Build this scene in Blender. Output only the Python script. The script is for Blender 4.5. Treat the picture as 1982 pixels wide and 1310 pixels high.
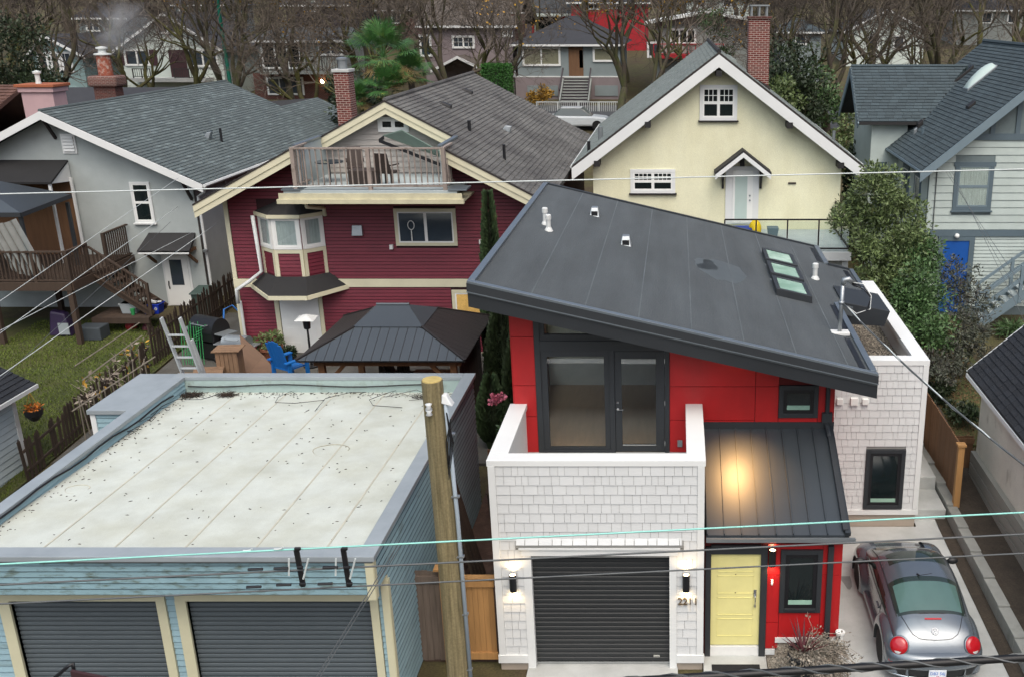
import bpy, bmesh, math, random
from mathutils import Vector, Matrix
R=math.radians; random.seed(7)
for o in list(bpy.data.objects): bpy.data.objects.remove(o)
SC=bpy.context.scene; COL=SC.collection
# ---------------- camera (principal point and vanishing points measured on the photograph)
F=1950.;TH=R(18.1);CX=1312.;CY=655.;CP=(0,-15.75,11.36);IW,IH=1982.,1310.
cam=bpy.data.cameras.new('camera');camo=bpy.data.objects.new('camera',cam);COL.objects.link(camo)
cam.sensor_fit='HORIZONTAL';cam.sensor_width=36;cam.lens=F/IW*36;cam.shift_x=-(CX-IW/2)/IW;cam.shift_y=(CY-IH/2)/IW
cam.clip_start=.1;cam.clip_end=2000;camo.location=CP;camo.rotation_euler=(R(90)-TH,0,0);SC.camera=camo
# ---------------- overcast daylight
wd=bpy.data.worlds.new('World');SC.world=wd;wd.use_nodes=True;nt=wd.node_tree
sky=nt.nodes.new('ShaderNodeTexSky');sky.sky_type='NISHITA';sky.sun_disc=False;sky.sun_elevation=R(58);sky.sun_rotation=R(160)
sky.air_density=.8;sky.dust_density=6;sky.ozone_density=.4
bg=nt.nodes['Background'];bg.inputs['Strength'].default_value=.15;nt.links.new(sky.outputs[0],bg.inputs[0])
sl=bpy.data.lights.new('sun','SUN');sl.energy=1.1;sl.angle=R(70);sl.color=(.9,1,.985)
so=bpy.data.objects.new('sun',sl);COL.objects.link(so);so.rotation_euler=(R(32),0,R(-20))
vs=SC.view_settings;vs.view_transform='Standard';vs.look='None';vs.gamma=1;vs.use_curve_mapping=False;vs.exposure=0.36
SC.cycles.use_denoising=True;SC.cycles.max_bounces=6;SC.cycles.transparent_max_bounces=12;SC.cycles.caustics_reflective=False;SC.cycles.caustics_refractive=False
SC.cycles.sample_clamp_indirect=4
# ---------------- photo pixel -> direction -> point on a known plane
def ray(u,v):
    a=(u-CX)/F;b=(v-CY)/F
    return (a, math.cos(TH)-b*math.sin(TH), -math.sin(TH)-b*math.cos(TH))
def W(u,v,x=None,y=None,z=None):
    d=ray(u,v)
    t=(y-CP[1])/d[1] if y is not None else (z-CP[2])/d[2] if z is not None else (x-CP[0])/d[0]
    return Vector([CP[i]+t*d[i] for i in range(3)])
def lin(pts,t):
    if t<=pts[0][0]: return pts[0][1]
    for (a,b),(c,d) in zip(pts,pts[1:]):
        if t<=c: return b+(d-b)*(t-a)/(c-a)
    return pts[-1][1]
TER=[(-2,-.2),(0,-.16),(5,-.02),(9,.25),(15,.7),(20,1.0),(26,1.6),(40,2.6),(60,4.0),(75,4.8),(95,6.6),(130,9.5),(180,13.5),(260,19)]
def gz(y): return lin(TER,y)
def Wg(u,v):
    d=ray(u,v);t=8
    while t<500:
        if CP[2]+t*d[2]<gz(CP[1]+t*d[1]): break
        t+=.05
    return Vector([CP[i]+t*d[i] for i in range(3)])
# ---------------- materials
MT={}
def srgb(h):
    h=h.lstrip('#');c=[int(h[i:i+2],16)/255 for i in (0,2,4)]
    return tuple(((x+.055)/1.055)**2.4 if x>.04 else x/12.92 for x in c)
def mk(name,c,rough=.6,var=.12,scale=3,bump=0,bscale=60,rnd=0,metal=0,spec=.5,stretch=(1,1,1),c2=None,cov=.5,soft=.12,c2scale=2,c2stretch=(1,1,1),emit=None,es=0,coat=0,fine=.0,fleck=0):
    if isinstance(c,str): c=srgb(c)
    if isinstance(c2,str): c2=srgb(c2)
    m=bpy.data.materials.new(name);m.use_nodes=True;n=m.node_tree;L=n.links.new;P=n.nodes['Principled BSDF']
    P.inputs['Roughness'].default_value=rough;P.inputs['Metallic'].default_value=metal;P.inputs['Specular IOR Level'].default_value=spec
    if coat: P.inputs['Coat Weight'].default_value=coat;P.inputs['Coat Roughness'].default_value=.08
    g=n.nodes.new('ShaderNodeNewGeometry')
    def mapn(st):
        mp=n.nodes.new('ShaderNodeMapping');mp.inputs['Scale'].default_value=st;L(g.outputs['Position'],mp.inputs[0]);return mp.outputs[0]
    def noise(sc,st,det=4):
        t=n.nodes.new('ShaderNodeTexNoise');t.inputs['Scale'].default_value=sc;t.inputs['Detail'].default_value=det;t.inputs['Roughness'].default_value=.6;L(mapn(st),t.inputs['Vector']);return t.outputs['Fac']
    def rng(x,a,b,p,q):
        r=n.nodes.new('ShaderNodeMapRange');r.inputs[1].default_value=a;r.inputs[2].default_value=b;r.inputs[3].default_value=p;r.inputs[4].default_value=q;L(x,r.inputs[0]);return r.outputs[0]
    def mth(op,a,b):
        r=n.nodes.new('ShaderNodeMath');r.operation=op
        for i,x in enumerate((a,b)):
            if hasattr(x,'links'): L(x,r.inputs[i])
            elif x is not None: r.inputs[i].default_value=x
        return r.outputs[0]
    val=rng(noise(scale,stretch),.25,.75,1-var,1+var)
    if fine:
        val=mth('MULTIPLY',val,rng(noise(bscale*1.3,(1,1,1),2),.3,.7,1-fine,1+fine))
    if rnd:
        oi=n.nodes.new('ShaderNodeObjectInfo')
        k=mth('FRACT',mth('ADD',oi.outputs['Random'],g.outputs['Random Per Island']),None)
        val=mth('MULTIPLY',val,rng(k,0,1,1-rnd,1+rnd))
        if fleck: val=mth('MULTIPLY',val,rng(k,.84,.9,1,1+fleck))
    base=n.nodes.new('ShaderNodeRGB');base.outputs[0].default_value=(*c,1);col=base.outputs[0]
    if c2:
        mx=n.nodes.new('ShaderNodeMix');mx.data_type='RGBA';mx.inputs[7].default_value=(*c2,1)
        L(rng(noise(c2scale,c2stretch,6),1-cov-soft,1-cov+soft,0,1),mx.inputs[0]);L(col,mx.inputs[6]);col=mx.outputs[2]
    h=n.nodes.new('ShaderNodeVectorMath');h.operation='SCALE';L(col,h.inputs[0]);L(val,h.inputs['Scale']);L(h.outputs[0],P.inputs['Base Color'])
    if bump:
        b=n.nodes.new('ShaderNodeBump');b.inputs['Strength'].default_value=bump;b.inputs['Distance'].default_value=.02;L(noise(bscale,stretch,3),b.inputs['Height']);L(b.outputs[0],P.inputs['Normal'])
    if emit: P.inputs['Emission Color'].default_value=(*emit,1);P.inputs['Emission Strength'].default_value=es
    MT[name]=m;return m
def glassm(name,tint=(.8,.9,.88),base=.04,rough=.02):
    m=bpy.data.materials.new(name);m.use_nodes=True;n=m.node_tree;L=n.links.new;n.nodes.remove(n.nodes['Principled BSDF'])
    tr=n.nodes.new('ShaderNodeBsdfTransparent');tr.inputs[0].default_value=(*tint,1);gl=n.nodes.new('ShaderNodeBsdfGlossy');gl.inputs['Roughness'].default_value=rough
    lw=n.nodes.new('ShaderNodeLayerWeight');lw.inputs[0].default_value=.5;pw=n.nodes.new('ShaderNodeMath');pw.operation='POWER';pw.inputs[1].default_value=3.5;L(lw.outputs['Facing'],pw.inputs[0])
    ad=n.nodes.new('ShaderNodeMath');ad.operation='MULTIPLY_ADD';ad.inputs[1].default_value=.6;ad.inputs[2].default_value=base+.03;L(pw.outputs[0],ad.inputs[0])
    mx=n.nodes.new('ShaderNodeMixShader');L(ad.outputs[0],mx.inputs[0]);L(tr.outputs[0],mx.inputs[1]);L(gl.outputs[0],mx.inputs[2]);L(mx.outputs[0],n.nodes['Material Output'].inputs[0])
    MT[name]=m;return m
# ---------------- mesh building
HX=((0,3,2,1),(4,5,6,7),(0,1,5,4),(1,2,6,5),(2,3,7,6),(3,0,4,7))
class M:
    def __init__(s): s.v=[];s.f=[]
    def add(s,vs,fs):
        b=len(s.v);s.v+=[tuple(p) for p in vs];s.f+=[tuple(b+i for i in f) for f in fs];return s
    def hexa(s,p): return s.add(p,HX)
    def box(s,x0,x1,y0,y1,z0,z1): return s.hexa([(x0,y0,z0),(x1,y0,z0),(x1,y1,z0),(x0,y1,z0),(x0,y0,z1),(x1,y0,z1),(x1,y1,z1),(x0,y1,z1)])
    def prism(s,poly,vec):
        n=len(poly);vec=Vector(vec);a=[Vector(p) for p in poly];b=[p+vec for p in a]
        return s.add(a+b,[tuple(range(n))[::-1],tuple(range(n,2*n))]+[(i,(i+1)%n,n+(i+1)%n,n+i) for i in range(n)])
    def tube(s,pts,r,n=6,caps=True):
        pts=[Vector(p) for p in pts];k=len(pts);rs=r if isinstance(r,(list,tuple)) else [r]*k;vs=[];up=None
        for i,p in enumerate(pts):
            d=(pts[min(i+1,k-1)]-pts[max(i-1,0)])
            d=d.normalized() if d.length>1e-9 else Vector((0,0,1))
            if up is None: up=Vector((0,0,1)) if abs(d.z)<.9 else Vector((1,0,0))
            a=d.cross(up)
            if a.length<1e-6: a=d.cross(Vector((1,0.3,0)))
            a.normalize();b=a.cross(d);up=b
            for j in range(n):
                t=2*math.pi*j/n;vs.append(p+(a*math.cos(t)+b*math.sin(t))*rs[i])
        fs=[(i*n+j,i*n+(j+1)%n,(i+1)*n+(j+1)%n,(i+1)*n+j) for i in range(k-1) for j in range(n)]
        if caps: fs+=[tuple(range(n))[::-1],tuple(range((k-1)*n,k*n))]
        return s.add(vs,fs)
    def bar(s,a,b,w,h,up=(0,0,1)):
        a,b=Vector(a),Vector(b);d=(b-a).normalized();u=Vector(up);x=d.cross(u).normalized();z=x.cross(d);p=[]
        for q in (a,b):
            p+=[q-x*w/2-z*h/2,q+x*w/2-z*h/2,q+x*w/2+z*h/2,q-x*w/2+z*h/2]
        return s.hexa(p)
    def lathe(s,prof,c=(0,0,0),n=16,axis=(0,0,1)):
        c=Vector(c);q=Vector((0,0,1)).rotation_difference(Vector(axis));vs=[]
        for r,z in prof:
            for j in range(n):
                t=2*math.pi*j/n;vs.append(c+q@Vector((r*math.cos(t),r*math.sin(t),z)))
        k=len(prof);fs=[(i*n+j,i*n+(j+1)%n,(i+1)*n+(j+1)%n,(i+1)*n+j) for i in range(k-1) for j in range(n)]
        if prof[0][0]>1e-4: fs.append(tuple(range(n))[::-1])
        if prof[-1][0]>1e-4: fs.append(tuple(range((k-1)*n,k*n)))
        return s.add(vs,fs)
    def ball(s,c,r,n=12,m=7,sc=(1,1,1)):
        b=len(s.v);prof=[(max(1e-5,r*math.sin(math.pi*i/m)),-r*math.cos(math.pi*i/m)) for i in range(m+1)]
        s.lathe(prof,(0,0,0),n)
        s.v[b:]=[(c[0]+x*sc[0],c[1]+y*sc[1],c[2]+z*sc[2]) for x,y,z in s.v[b:]];return s
    def grid(s,fn,nu,nv):
        vs=[fn(i/nu,j/nv) for j in range(nv+1) for i in range(nu+1)]
        return s.add(vs,[(j*(nu+1)+i,j*(nu+1)+i+1,(j+1)*(nu+1)+i+1,(j+1)*(nu+1)+i) for j in range(nv) for i in range(nu)])
    def mesh(s,name,mat,smooth=False):
        me=bpy.data.meshes.new(name);me.from_pydata(s.v,[],s.f)
        if len(s.f)<6000:
            bm=bmesh.new();bm.from_mesh(me);bmesh.ops.recalc_face_normals(bm,faces=bm.faces);bm.to_mesh(me);bm.free()
        me.materials.append(MT[mat] if isinstance(mat,str) else mat)
        if smooth: me.polygons.foreach_set('use_smooth',[True]*len(me.polygons))
        return me
    def build(s,name,mat,parent=None,smooth=False,bevel=0):
        return link(name,s.mesh(name,mat,smooth),parent,bevel)
def link(name,me,parent=None,bevel=0):
    o=bpy.data.objects.new(name,me);COL.objects.link(o)
    if parent is not None:
        o.parent=parent
        if parent.parent is None and parent.type=='EMPTY': o.matrix_parent_inverse=PINV[parent.name]
    if bevel:
        b=o.modifiers.new('bevel','BEVEL');b.width=bevel;b.segments=2;b.limit_method='ANGLE'
    return o
PINV={}
def tag(o,label=None,cat=None,group=None,kind=None):
    if label:o['label']=label
    if cat:o['category']=cat
    if group:o['group']=group
    if kind:o['kind']=kind
    return o
def thing(name,label,cat,loc=(0,0,0),group=None,local=False):
    o=bpy.data.objects.new(name,None);COL.objects.link(o);o.location=loc;o.empty_display_size=.2
    PINV[o.name]=Matrix.Identity(4) if local else Matrix.Translation(-Vector(loc))
    return tag(o,label,cat,group)
def copy_tree(o,parent=None):
    c=o.copy();COL.objects.link(c)
    if parent is not None:c.parent=parent
    if o.name in PINV: PINV[c.name]=PINV[o.name]
    for ch in [x for x in o.children]: copy_tree(ch,c)
    return c
class Fr:   # a wall's own frame: s along it, z up, d out of it
    def __init__(s,o,ux=(1,0,0),n=(0,-1,0)): s.o=Vector(o);s.u=Vector(ux).normalized();s.n=Vector(n).normalized()
    def p(s,a,z,d=0): return s.o+s.u*a+Vector((0,0,z))+s.n*d
    def box(s,m,a0,a1,z0,z1,d0,d1): return m.hexa([s.p(a0,z0,d1),s.p(a1,z0,d1),s.p(a1,z0,d0),s.p(a0,z0,d0),s.p(a0,z1,d1),s.p(a1,z1,d1),s.p(a1,z1,d0),s.p(a0,z1,d0)])
YF=lambda y:Fr((0,y,0))      # a wall facing the lane at depth y: s=x, z=z
def one(fr,name,mat,parent,a0,a1,z0,z1,d0,d1,bevel=0):
    m=M();fr.box(m,a0,a1,z0,z1,d0,d1);return m.build(name,mat,parent,bevel=bevel)
def spans(l,r,holes,z0,z1):
    segs=[(l,r)]
    for a0,a1,b0,b1 in holes:
        if b1<=z0+.01 or b0>=z1-.01: continue
        segs=[q for (x,y) in segs for q in ((x,min(y,a0)),(max(x,a1),y)) if q[1]-q[0]>.02]
    return segs
def siding(fr,parent,mat,xl,xr,z0,z1,ex,holes=(),name='board',d=.0,lap=.024,th=.004,rx=0,gap=.018):
    """lapped boards, each its own piece; xl,xr are numbers or functions of height"""
    f=lambda q,z:q(z) if callable(q) else q
    n=max(1,round((z1-z0)/ex));e=(z1-z0)/n;out=[]
    for i in range(n):
        a=z0+i*e;b=a+e;l=max(f(xl,a),f(xl,b)) if callable(xl) else xl;r=min(f(xr,a),f(xr,b)) if callable(xr) else xr
        if r-l<.03: continue
        for s0,s1 in spans(l,r,holes,a,b):
            la=max(s0,f(xl,a));ra=min(s1,f(xr,a));j=random.uniform(-.002,.002)
            m=M();a+=gap;m.hexa([fr.p(la,a,d+lap+j),fr.p(ra,a,d+lap+j),fr.p(ra,a,d),fr.p(la,a,d),fr.p(s0,b-.001,d+th),fr.p(s1,b-.001,d+th),fr.p(s1,b-.001,d),fr.p(s0,b-.001,d)])
            out.append(m.build(name,mat,parent));a-=gap
    return out
def wall_poly(fr,parent,mat,pts,th=.2,name='wall'):
    """solid wall from an outline in the wall's frame, thickness behind the face"""
    m=M();m.prism([fr.p(a,z,0) for a,z in pts],-fr.n*th);return m.build(name,mat,parent)
def pane_window(fr,parent,a0,a1,z0,z1,trim=.09,tmat='white_trim',sash='white_vinyl',glass='dark_glass',cols=1,rows=1,sill=None,depth=.05,muntin=0,name='window',split=None,curtain=None,head=0,sw=.045):
    """a window: casing > sash pieces, panes"""
    m=M()
    fr.box(m,a0-trim,a0,z0,z1,0,depth);fr.box(m,a1,a1+trim,z0,z1,0,depth);fr.box(m,a0-trim-head,a1+trim+head,z1,z1+trim,0,depth+.004);fr.box(m,a0-trim,a1+trim,z0-trim,z0,0,depth+.004)
    w=m.build(name,tmat,parent)
    if sill:
        q=M();fr.box(q,a0-trim-.05,a1+trim+.05,z0-trim-.05,z0-trim,0,depth+.06);q.build('sill',sill,w)
    q=M();fr.box(q,a0,a1,z0,z1,.002,.012);q.build('dark_backing','room_dark',w)  # dark sheet standing in for the unlit room behind the pane
    if curtain:
        q=M();n=int((a1-a0)/.05)*2
        q.grid(lambda i,j:fr.p(a0+.03+(a1-a0-.06)*i,z0+.03+(z1-z0-.06)*j,.024+.006*math.sin(i*n*1.6)),n,2);q.build('curtain',curtain,w,smooth=True)
    cw=(a1-a0)/cols;cs=split or [(a0+i*cw,a0+(i+1)*cw) for i in range(cols)]
    rh=(z1-z0)/rows
    for c0,c1 in cs:
        for j in range(rows):
            b0=z0+j*rh;b1=b0+rh;q=M();k=sw
            fr.box(q,c0,c0+k,b0,b1,.012,depth-.008);fr.box(q,c1-k,c1,b0,b1,.012,depth-.008);fr.box(q,c0+k,c1-k,b0,b0+k,.012,depth-.008);fr.box(q,c0+k,c1-k,b1-k,b1,.012,depth-.008)
            q.build('sash',sash,w)
            q=M();fr.box(q,c0+k,c1-k,b0+k,b1-k,.034,.037);q.build('pane',glass,w)
            if muntin and j==rows-1:
                q=M();mc,mr=muntin
                for i in range(1,mc): x=c0+k+(c1-c0-2*k)*i/mc;fr.box(q,x-.012,x+.012,b0+k,b1-k,.037,.05)
                for i in range(1,mr): zz=b0+k+(b1-b0-2*k)*i/mr;fr.box(q,c0+k,c1-k,zz-.012,zz+.012,.037,.049)
                q.build('muntin',sash,w)
    return w
TABN={}
def shingles(parent,mat,p0,ua,va,la,lb,inside=None,ex=.15,tw=.33,ind=0,th=.02,seed=1,name='shingle',far=None,lift=.01,cg=.008):
    """tabs in staggered courses on a roof plane: ua along the eave, va up the slope; the ind tabs nearest the camera are own pieces, the rest one part"""
    ua=Vector(ua).normalized();va=Vector(va).normalized();nn=ua.cross(va)
    if nn.z<0: nn=-nn
    p0=Vector(p0)+nn*lift;rg=random.Random(seed);n=int(lb/ex);tabs=[];C=Vector(CP)
    for j in range(n+1):
        off=rg.random()*tw
        k=-1
        while k*tw-off<la:
            a=max(0,k*tw-off);b=min(la,(k+1)*tw-off);k+=1
            if b-a<.05: continue
            b0=j*ex;b1=min(lb,b0+ex)
            if b1-b0<.03: continue
            if inside:
                cc=p0+ua*(a+b)/2+va*(b0+b1)/2
                if not inside(cc): continue
            tabs.append((a,b,b0,b1,rg.uniform(-.004,.006)))
    cen=lambda t:(p0+ua*(t[0]+t[1])/2+va*t[2]-C).length
    tabs.sort(key=cen)
    full=[t for t in tabs if t[1]-t[0]>tw-.01 and t[3]-t[2]>ex-.01][:ind];fs=set(id(t) for t in full)
    def pts(a,b,b0,b1,j,o=None):
        r=[]
        for z in (0,1):
            for x,y in ((a+.005,b0+cg),(b-.005,b0+cg),(b-.005,b1+.002),(a+.005,b1+.002)):
                h=(th+j if y==b0+cg else .002)*z
                r.append((p0+ua*x+va*y+nn*h) if o is None else (ua*(x-a)+va*(y-b0)+nn*h))
        return r
    if full:
        m=M();m.hexa(pts(0,tw,0,ex,0,1));me=m.mesh(name,mat)
        for t in full:
            o=link(name,me,parent);o.location=p0+ua*t[0]+va*t[2]+nn*t[4]*.5
    m=M()
    for t in tabs:
        if id(t) not in fs: m.hexa(pts(*t))
    if m.v:
        o=m.build(name+'_field',mat,parent);o['kind']='stuff'
def lamp(kind,loc,energy,color,parent=None,size=.03,spot=None,dirv=None,blend=.6):
    l=bpy.data.lights.new('lamp_light',kind);l.energy=energy;l.color=color;l.shadow_soft_size=size
    if spot:l.spot_size=spot;l.spot_blend=blend
    o=bpy.data.objects.new('lamp_light',l);COL.objects.link(o)
    if parent is not None:o.parent=parent
    o.location=loc
    if dirv: o.rotation_euler=Vector(dirv).to_track_quat('-Z','Y').to_euler()
    return o
def text_mesh(txt,name,mat,parent,origin,ux,up,size,depth=.004,align='CENTER',spacing=1):
    c=bpy.data.curves.new('t','FONT');c.body=txt;c.size=size;c.extrude=depth;c.align_x=align;c.align_y='CENTER';c.space_character=spacing;c.resolution_u=3
    t=bpy.data.objects.new('t',c);me=bpy.data.meshes.new_from_object(t);bpy.data.objects.remove(t);bpy.data.curves.remove(c)
    ux=Vector(ux).normalized();up=Vector(up).normalized();n=ux.cross(up);mt=Matrix((( *ux,),( *up,),( *n,))).transposed().to_4x4();mt.translation=Vector(origin)
    me.transform(mt);me.name=name;me.materials.append(MT[mat]);return link(name,me,parent)
# ---------------- palette
mk('white_trim','#d8dbda',.55,.05,1.2);mk('white_vinyl','#e3e5e2',.4,.03)
mk('white_shingle','#cdd0d0',.7,.05,1.5,.25,90,rnd=.035,stretch=(1,1,.25))
mk('white_back','#8b8c89',.8);mk('cap_metal','#dde0df',.45,.04,.8)
mk('charcoal','#2b2f33',.5,.1,1.5);mk('charcoal_metal','#33383d',.38,.1,1,metal=.3)
mk('roof_membrane','#44494b',.8,.16,1.6,.6,45,fine=.13,stretch=(1.5,.12,1),c2='#51575a',cov=.4,soft=.28,c2scale=.8,c2stretch=(1.6,.5,1))
mk('drip_metal','#7c868e',.35,.1,1,metal=.6)
mk('red_panel','#b0181c',.5,.1,2,.08,40,c2='#9d1a1c',cov=.4,soft=.25,c2scale=1.2,c2stretch=(2,2,.4),rnd=.04);mk('joint_dark','#5a0f10',.8)
mk('door_yellow','#e0d995',.4,.07,2.5,.06,30);mk('steel','#b9bcbd',.25,.1,3,metal=.9)
mk('door_slat','#26292b',.5,.08,.8);mk('logo_plate','#b8b8b0',.5)
mk('concrete','#b7bab8',.85,.1,1.2,.2,60,c2='#9a9c99',cov=.42,soft=.2,c2scale=.9,fine=.06)
mk('foundation','#a89d90',.85,.1,1.5,.2,50);mk('gravel_white','#8d877c',.85,.25,30,1,35,rnd=.5)
mk('gravel_dark','#6a655c',.85,.25,30,1,35,rnd=.55)
mk('wood_floor','#9c7d62',.4,.15,1.5,stretch=(8,1,1));mk('room_wall','#b9b8b2',.8);mk('room_dark','#1a1b1c',.7);mk('room_grey','#54565a',.8)
glassm('clear_glass',(.92,.95,.94),.04);glassm('green_glass',(.45,.62,.56),.12);glassm('sky_glass',(.6,.78,.7),.12,.05)
mk('dark_glass','#182122',.06,.1,1,spec=.7);mk('grey_glass','#39424a',.08,.2,.7,spec=.7)
mk('black_plastic','#15161a',.45,.1,4);mk('lens_warm',(1,.8,.5),.4,emit=(1,.72,.38),es=14)
mk('galv','#9aa0a3',.4,.12,6,metal=.7);mk('pipe_white','#c9ccca',.5,.06,6);mk('caulk_white','#d5d6d3',.6,.05,8)
mk('mat_black','#17181a',.95,.1,30,.4,200)
mk('porch_metal','#484f55',.38,.08,.7,metal=.5);mk('cedar','#ab8150',.65,.2,2.2,.15,30,rnd=.12,stretch=(6,6,.5));mk('cedar_dark','#6f5138',.75,.2,2,.2,30,rnd=.12,stretch=(6,6,.5))
mk('weathered','#6b5f55',.85,.25,3,.3,30,rnd=.15,stretch=(6,6,.5));mk('weathered_dark','#3c3229',.85,.25,3,.3,30,rnd=.18,stretch=(6,6,.5))
mk('asphalt','#5d5d5c',.9,.15,2,.3,80,c2='#47423d',cov=.35,soft=.2,c2scale=.6,fine=.15)
mk('soil','#40382f',.95,.25,3,.6,20,c2='#3a332b',cov=.5,c2scale=1.2,fine=.2)
mk('grass_ground','#3a4220',.95,.25,1.6,.6,30,c2='#4b4a25',cov=.45,soft=.2,c2scale=.7,fine=.25)
mk('leaf_litter','#463a2a',.95,.3,2.2,.7,18,c2='#4b4a28',cov=.5,soft=.2,c2scale=.6,fine=.3)
mk('street_asphalt','#4d4f51',.85,.12,.6)
mk('number_bronze','#6f6352',.4,.1,5,metal=.6)
mk('seam_grey','#575e61',.7,.3,3,stretch=(1,.3,1))
mk('shaft','#a9cdbd',.8,.25,2)
mk('green_sill','#8fb3a2',.6)
mk('alley_soil','#4b3a33',.95,.25,4,.5,25,c2='#5d4a40',cov=.4,c2scale=2,fine=.2);mk('patio_grey','#5d5c58',.9,.2,3,.4,30,c2='#47453f',cov=.5,c2scale=1.5,fine=.2)
mk('block_grey','#8e8f8a',.9,.15,2,.3,40,rnd=.08,c2='#6f716b',cov=.35,c2scale=2);mk('grass_blade','#54641f',.8,.25,1.2,rnd=.35)
# left garage, pole
mk('blue_siding','#8aa8b2',.65,.1,1.6,.15,60,rnd=.05,stretch=(.6,.6,2),c2='#5f6b62',cov=.3,soft=.12,c2scale=3.5,c2stretch=(.5,.5,3))
mk('blue_fascia','#76949d',.7,.12,1.6,.2,60,rnd=.06,c2='#4f5b50',cov=.4,soft=.1,c2scale=4,c2stretch=(1,1,3))
mk('cream_trim','#c9c6a8',.6,.07,2);mk('garage_slat','#525b60',.5,.08,.8);mk('garage_slat_dark','#2a2f32',.6)
mk('garage_deck','#bdc3bc',.8,.09,1.6,.15,60,c2='#a6a898',cov=.36,soft=.24,c2scale=1.0,fine=.07);mk('deck_seam','#b3b1a2',.8,.2,4);mk('deck_stain','#a9a798',.85,.3,6)
mk('cap_grey','#9aa3a8',.45,.08,1,metal=.15,c2='#868f94',cov=.4,soft=.2);mk('cap_dark','#4d5254',.6,.15,2);mk('cap_inner','#9fb3b0',.7,.15,3,c2='#6d7468',cov=.35,c2scale=3)
mk('debris','#2c2219',.9,.3,8,rnd=.4);mk('cable_black','#111214',.5);mk('cable_grey','#55595a',.5);mk('cable_white','#c4cccb',.5);mk('cable_teal','#8fcfc4',.5)
mk('pole_wood','#857a5a',.9,.3,3,.6,22,stretch=(7,7,.3),c2='#635a3e',cov=.45,soft=.15,c2scale=4,c2stretch=(5,5,.25),fine=.15);mk('pole_top','#b39f63',.85,.2,9);mk('conduit_grey','#9aa8b2',.5,.06,2);mk('porcelain','#d8dcdc',.3,.05)
mk('stucco_grey','#a9b1b0',.9,.07,1.2,.55,55,fine=.1,c2='#98a09f',cov=.35,soft=.25,c2scale=.9);mk('stucco_yellow','#e1e0c2',.9,.05,1.5,.6,30,fine=.06,c2='#d3d0ae',cov=.35,soft=.25,c2scale=.9,c2stretch=(1.5,1.5,.5));mk('stucco_white','#d6d3c6',.9,.1,1.2,.4,40,fine=.08,c2='#8d897b',cov=.33,soft=.1,c2scale=2.6,c2stretch=(1,1,.4))
mk('burgundy','#6b2131',.55,.14,1.8,.12,60,rnd=.05,stretch=(1,1,3));mk('cream','#cfcbb0',.6,.08,2,c2='#b6b096',cov=.25,c2scale=3)
mk('old_siding','#a9a5a0',.8,.18,3,.3,40,rnd=.08,stretch=(.4,1,4),c2='#6d6058',cov=.3,soft=.15,c2scale=3,c2stretch=(.4,1,4))
mk('pale_siding','#b0bcb8',.6,.1,1.6,.08,60,rnd=.025);mk('slate_trim','#56666f',.55,.07,2);mk('slate_light','#6d7e87',.55,.07,2)
mk('shingle_grey','#566061',.9,.1,.8,.5,120,rnd=.1,fine=.12,fleck=.3);mk('shingle_brown','#4d4c4b',.9,.14,.7,.5,120,rnd=.14,fine=.16,c2='#6e6e6b',cov=.46,soft=.18,c2scale=.5);mk('shingle_green','#727a77',.9,.1,.8,.5,120,rnd=.12,fine=.14)
mk('shingle_blue','#3d494e',.85,.1,.8,.5,120,rnd=.16,fine=.14);mk('shingle_black','#1e2228',.85,.1,.8,.5,120,rnd=.2,fine=.15);mk('shingle_dark','#2a2a2b',.9,.12,1.5,.5,100,fine=.12)
mk('dark_wood','#2b2523',.7,.15,3);mk('bracket_black','#1e1d1e',.6);mk('deck_wood','#8b8078',.85,.2,3,.3,30,rnd=.12,stretch=(5,5,.6),c2='#5d5148',cov=.35,c2scale=4);mk('brown_wood','#3f3228',.85,.2,3,.3,30,rnd=.15,stretch=(5,5,.6))
mk('deck_vinyl','#a3adae',.8,.1,2);mk('lace','#c3cac8',.8,.3,5,fine=.3,stretch=(8,1,.4));mk('curtain_grey','#c0c8ca',.85,.15,5,stretch=(6,1,.5));mk('curtain_cream','#a49b86',.85,.15,5,stretch=(6,1,.5))
mk('frost','#b3c4bf',.3,.05,2);mk('blue_door','#0c4f9e',.5,.05,1);mk('plastic_sheet','#a9b0ae',.25,.15,3,spec=.6);mk('tar_black','#1c1c1d',.9,.2,2,fine=.15)
mk('lit_window',(.55,.33,.12),.6,.5,5,emit=(1,.55,.15),es=.35);mk('gutter_white','#c9cecd',.45,.05,2);mk('tile_brown','#5d4238',.85,.15,2,.3,40,rnd=.15);mk('pink_stucco','#b79a9c',.9,.08,1.5,.3,50);mk('terracotta','#9c5a3c',.85,.12,4,c2='#7d4a35',cov=.4)
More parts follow.
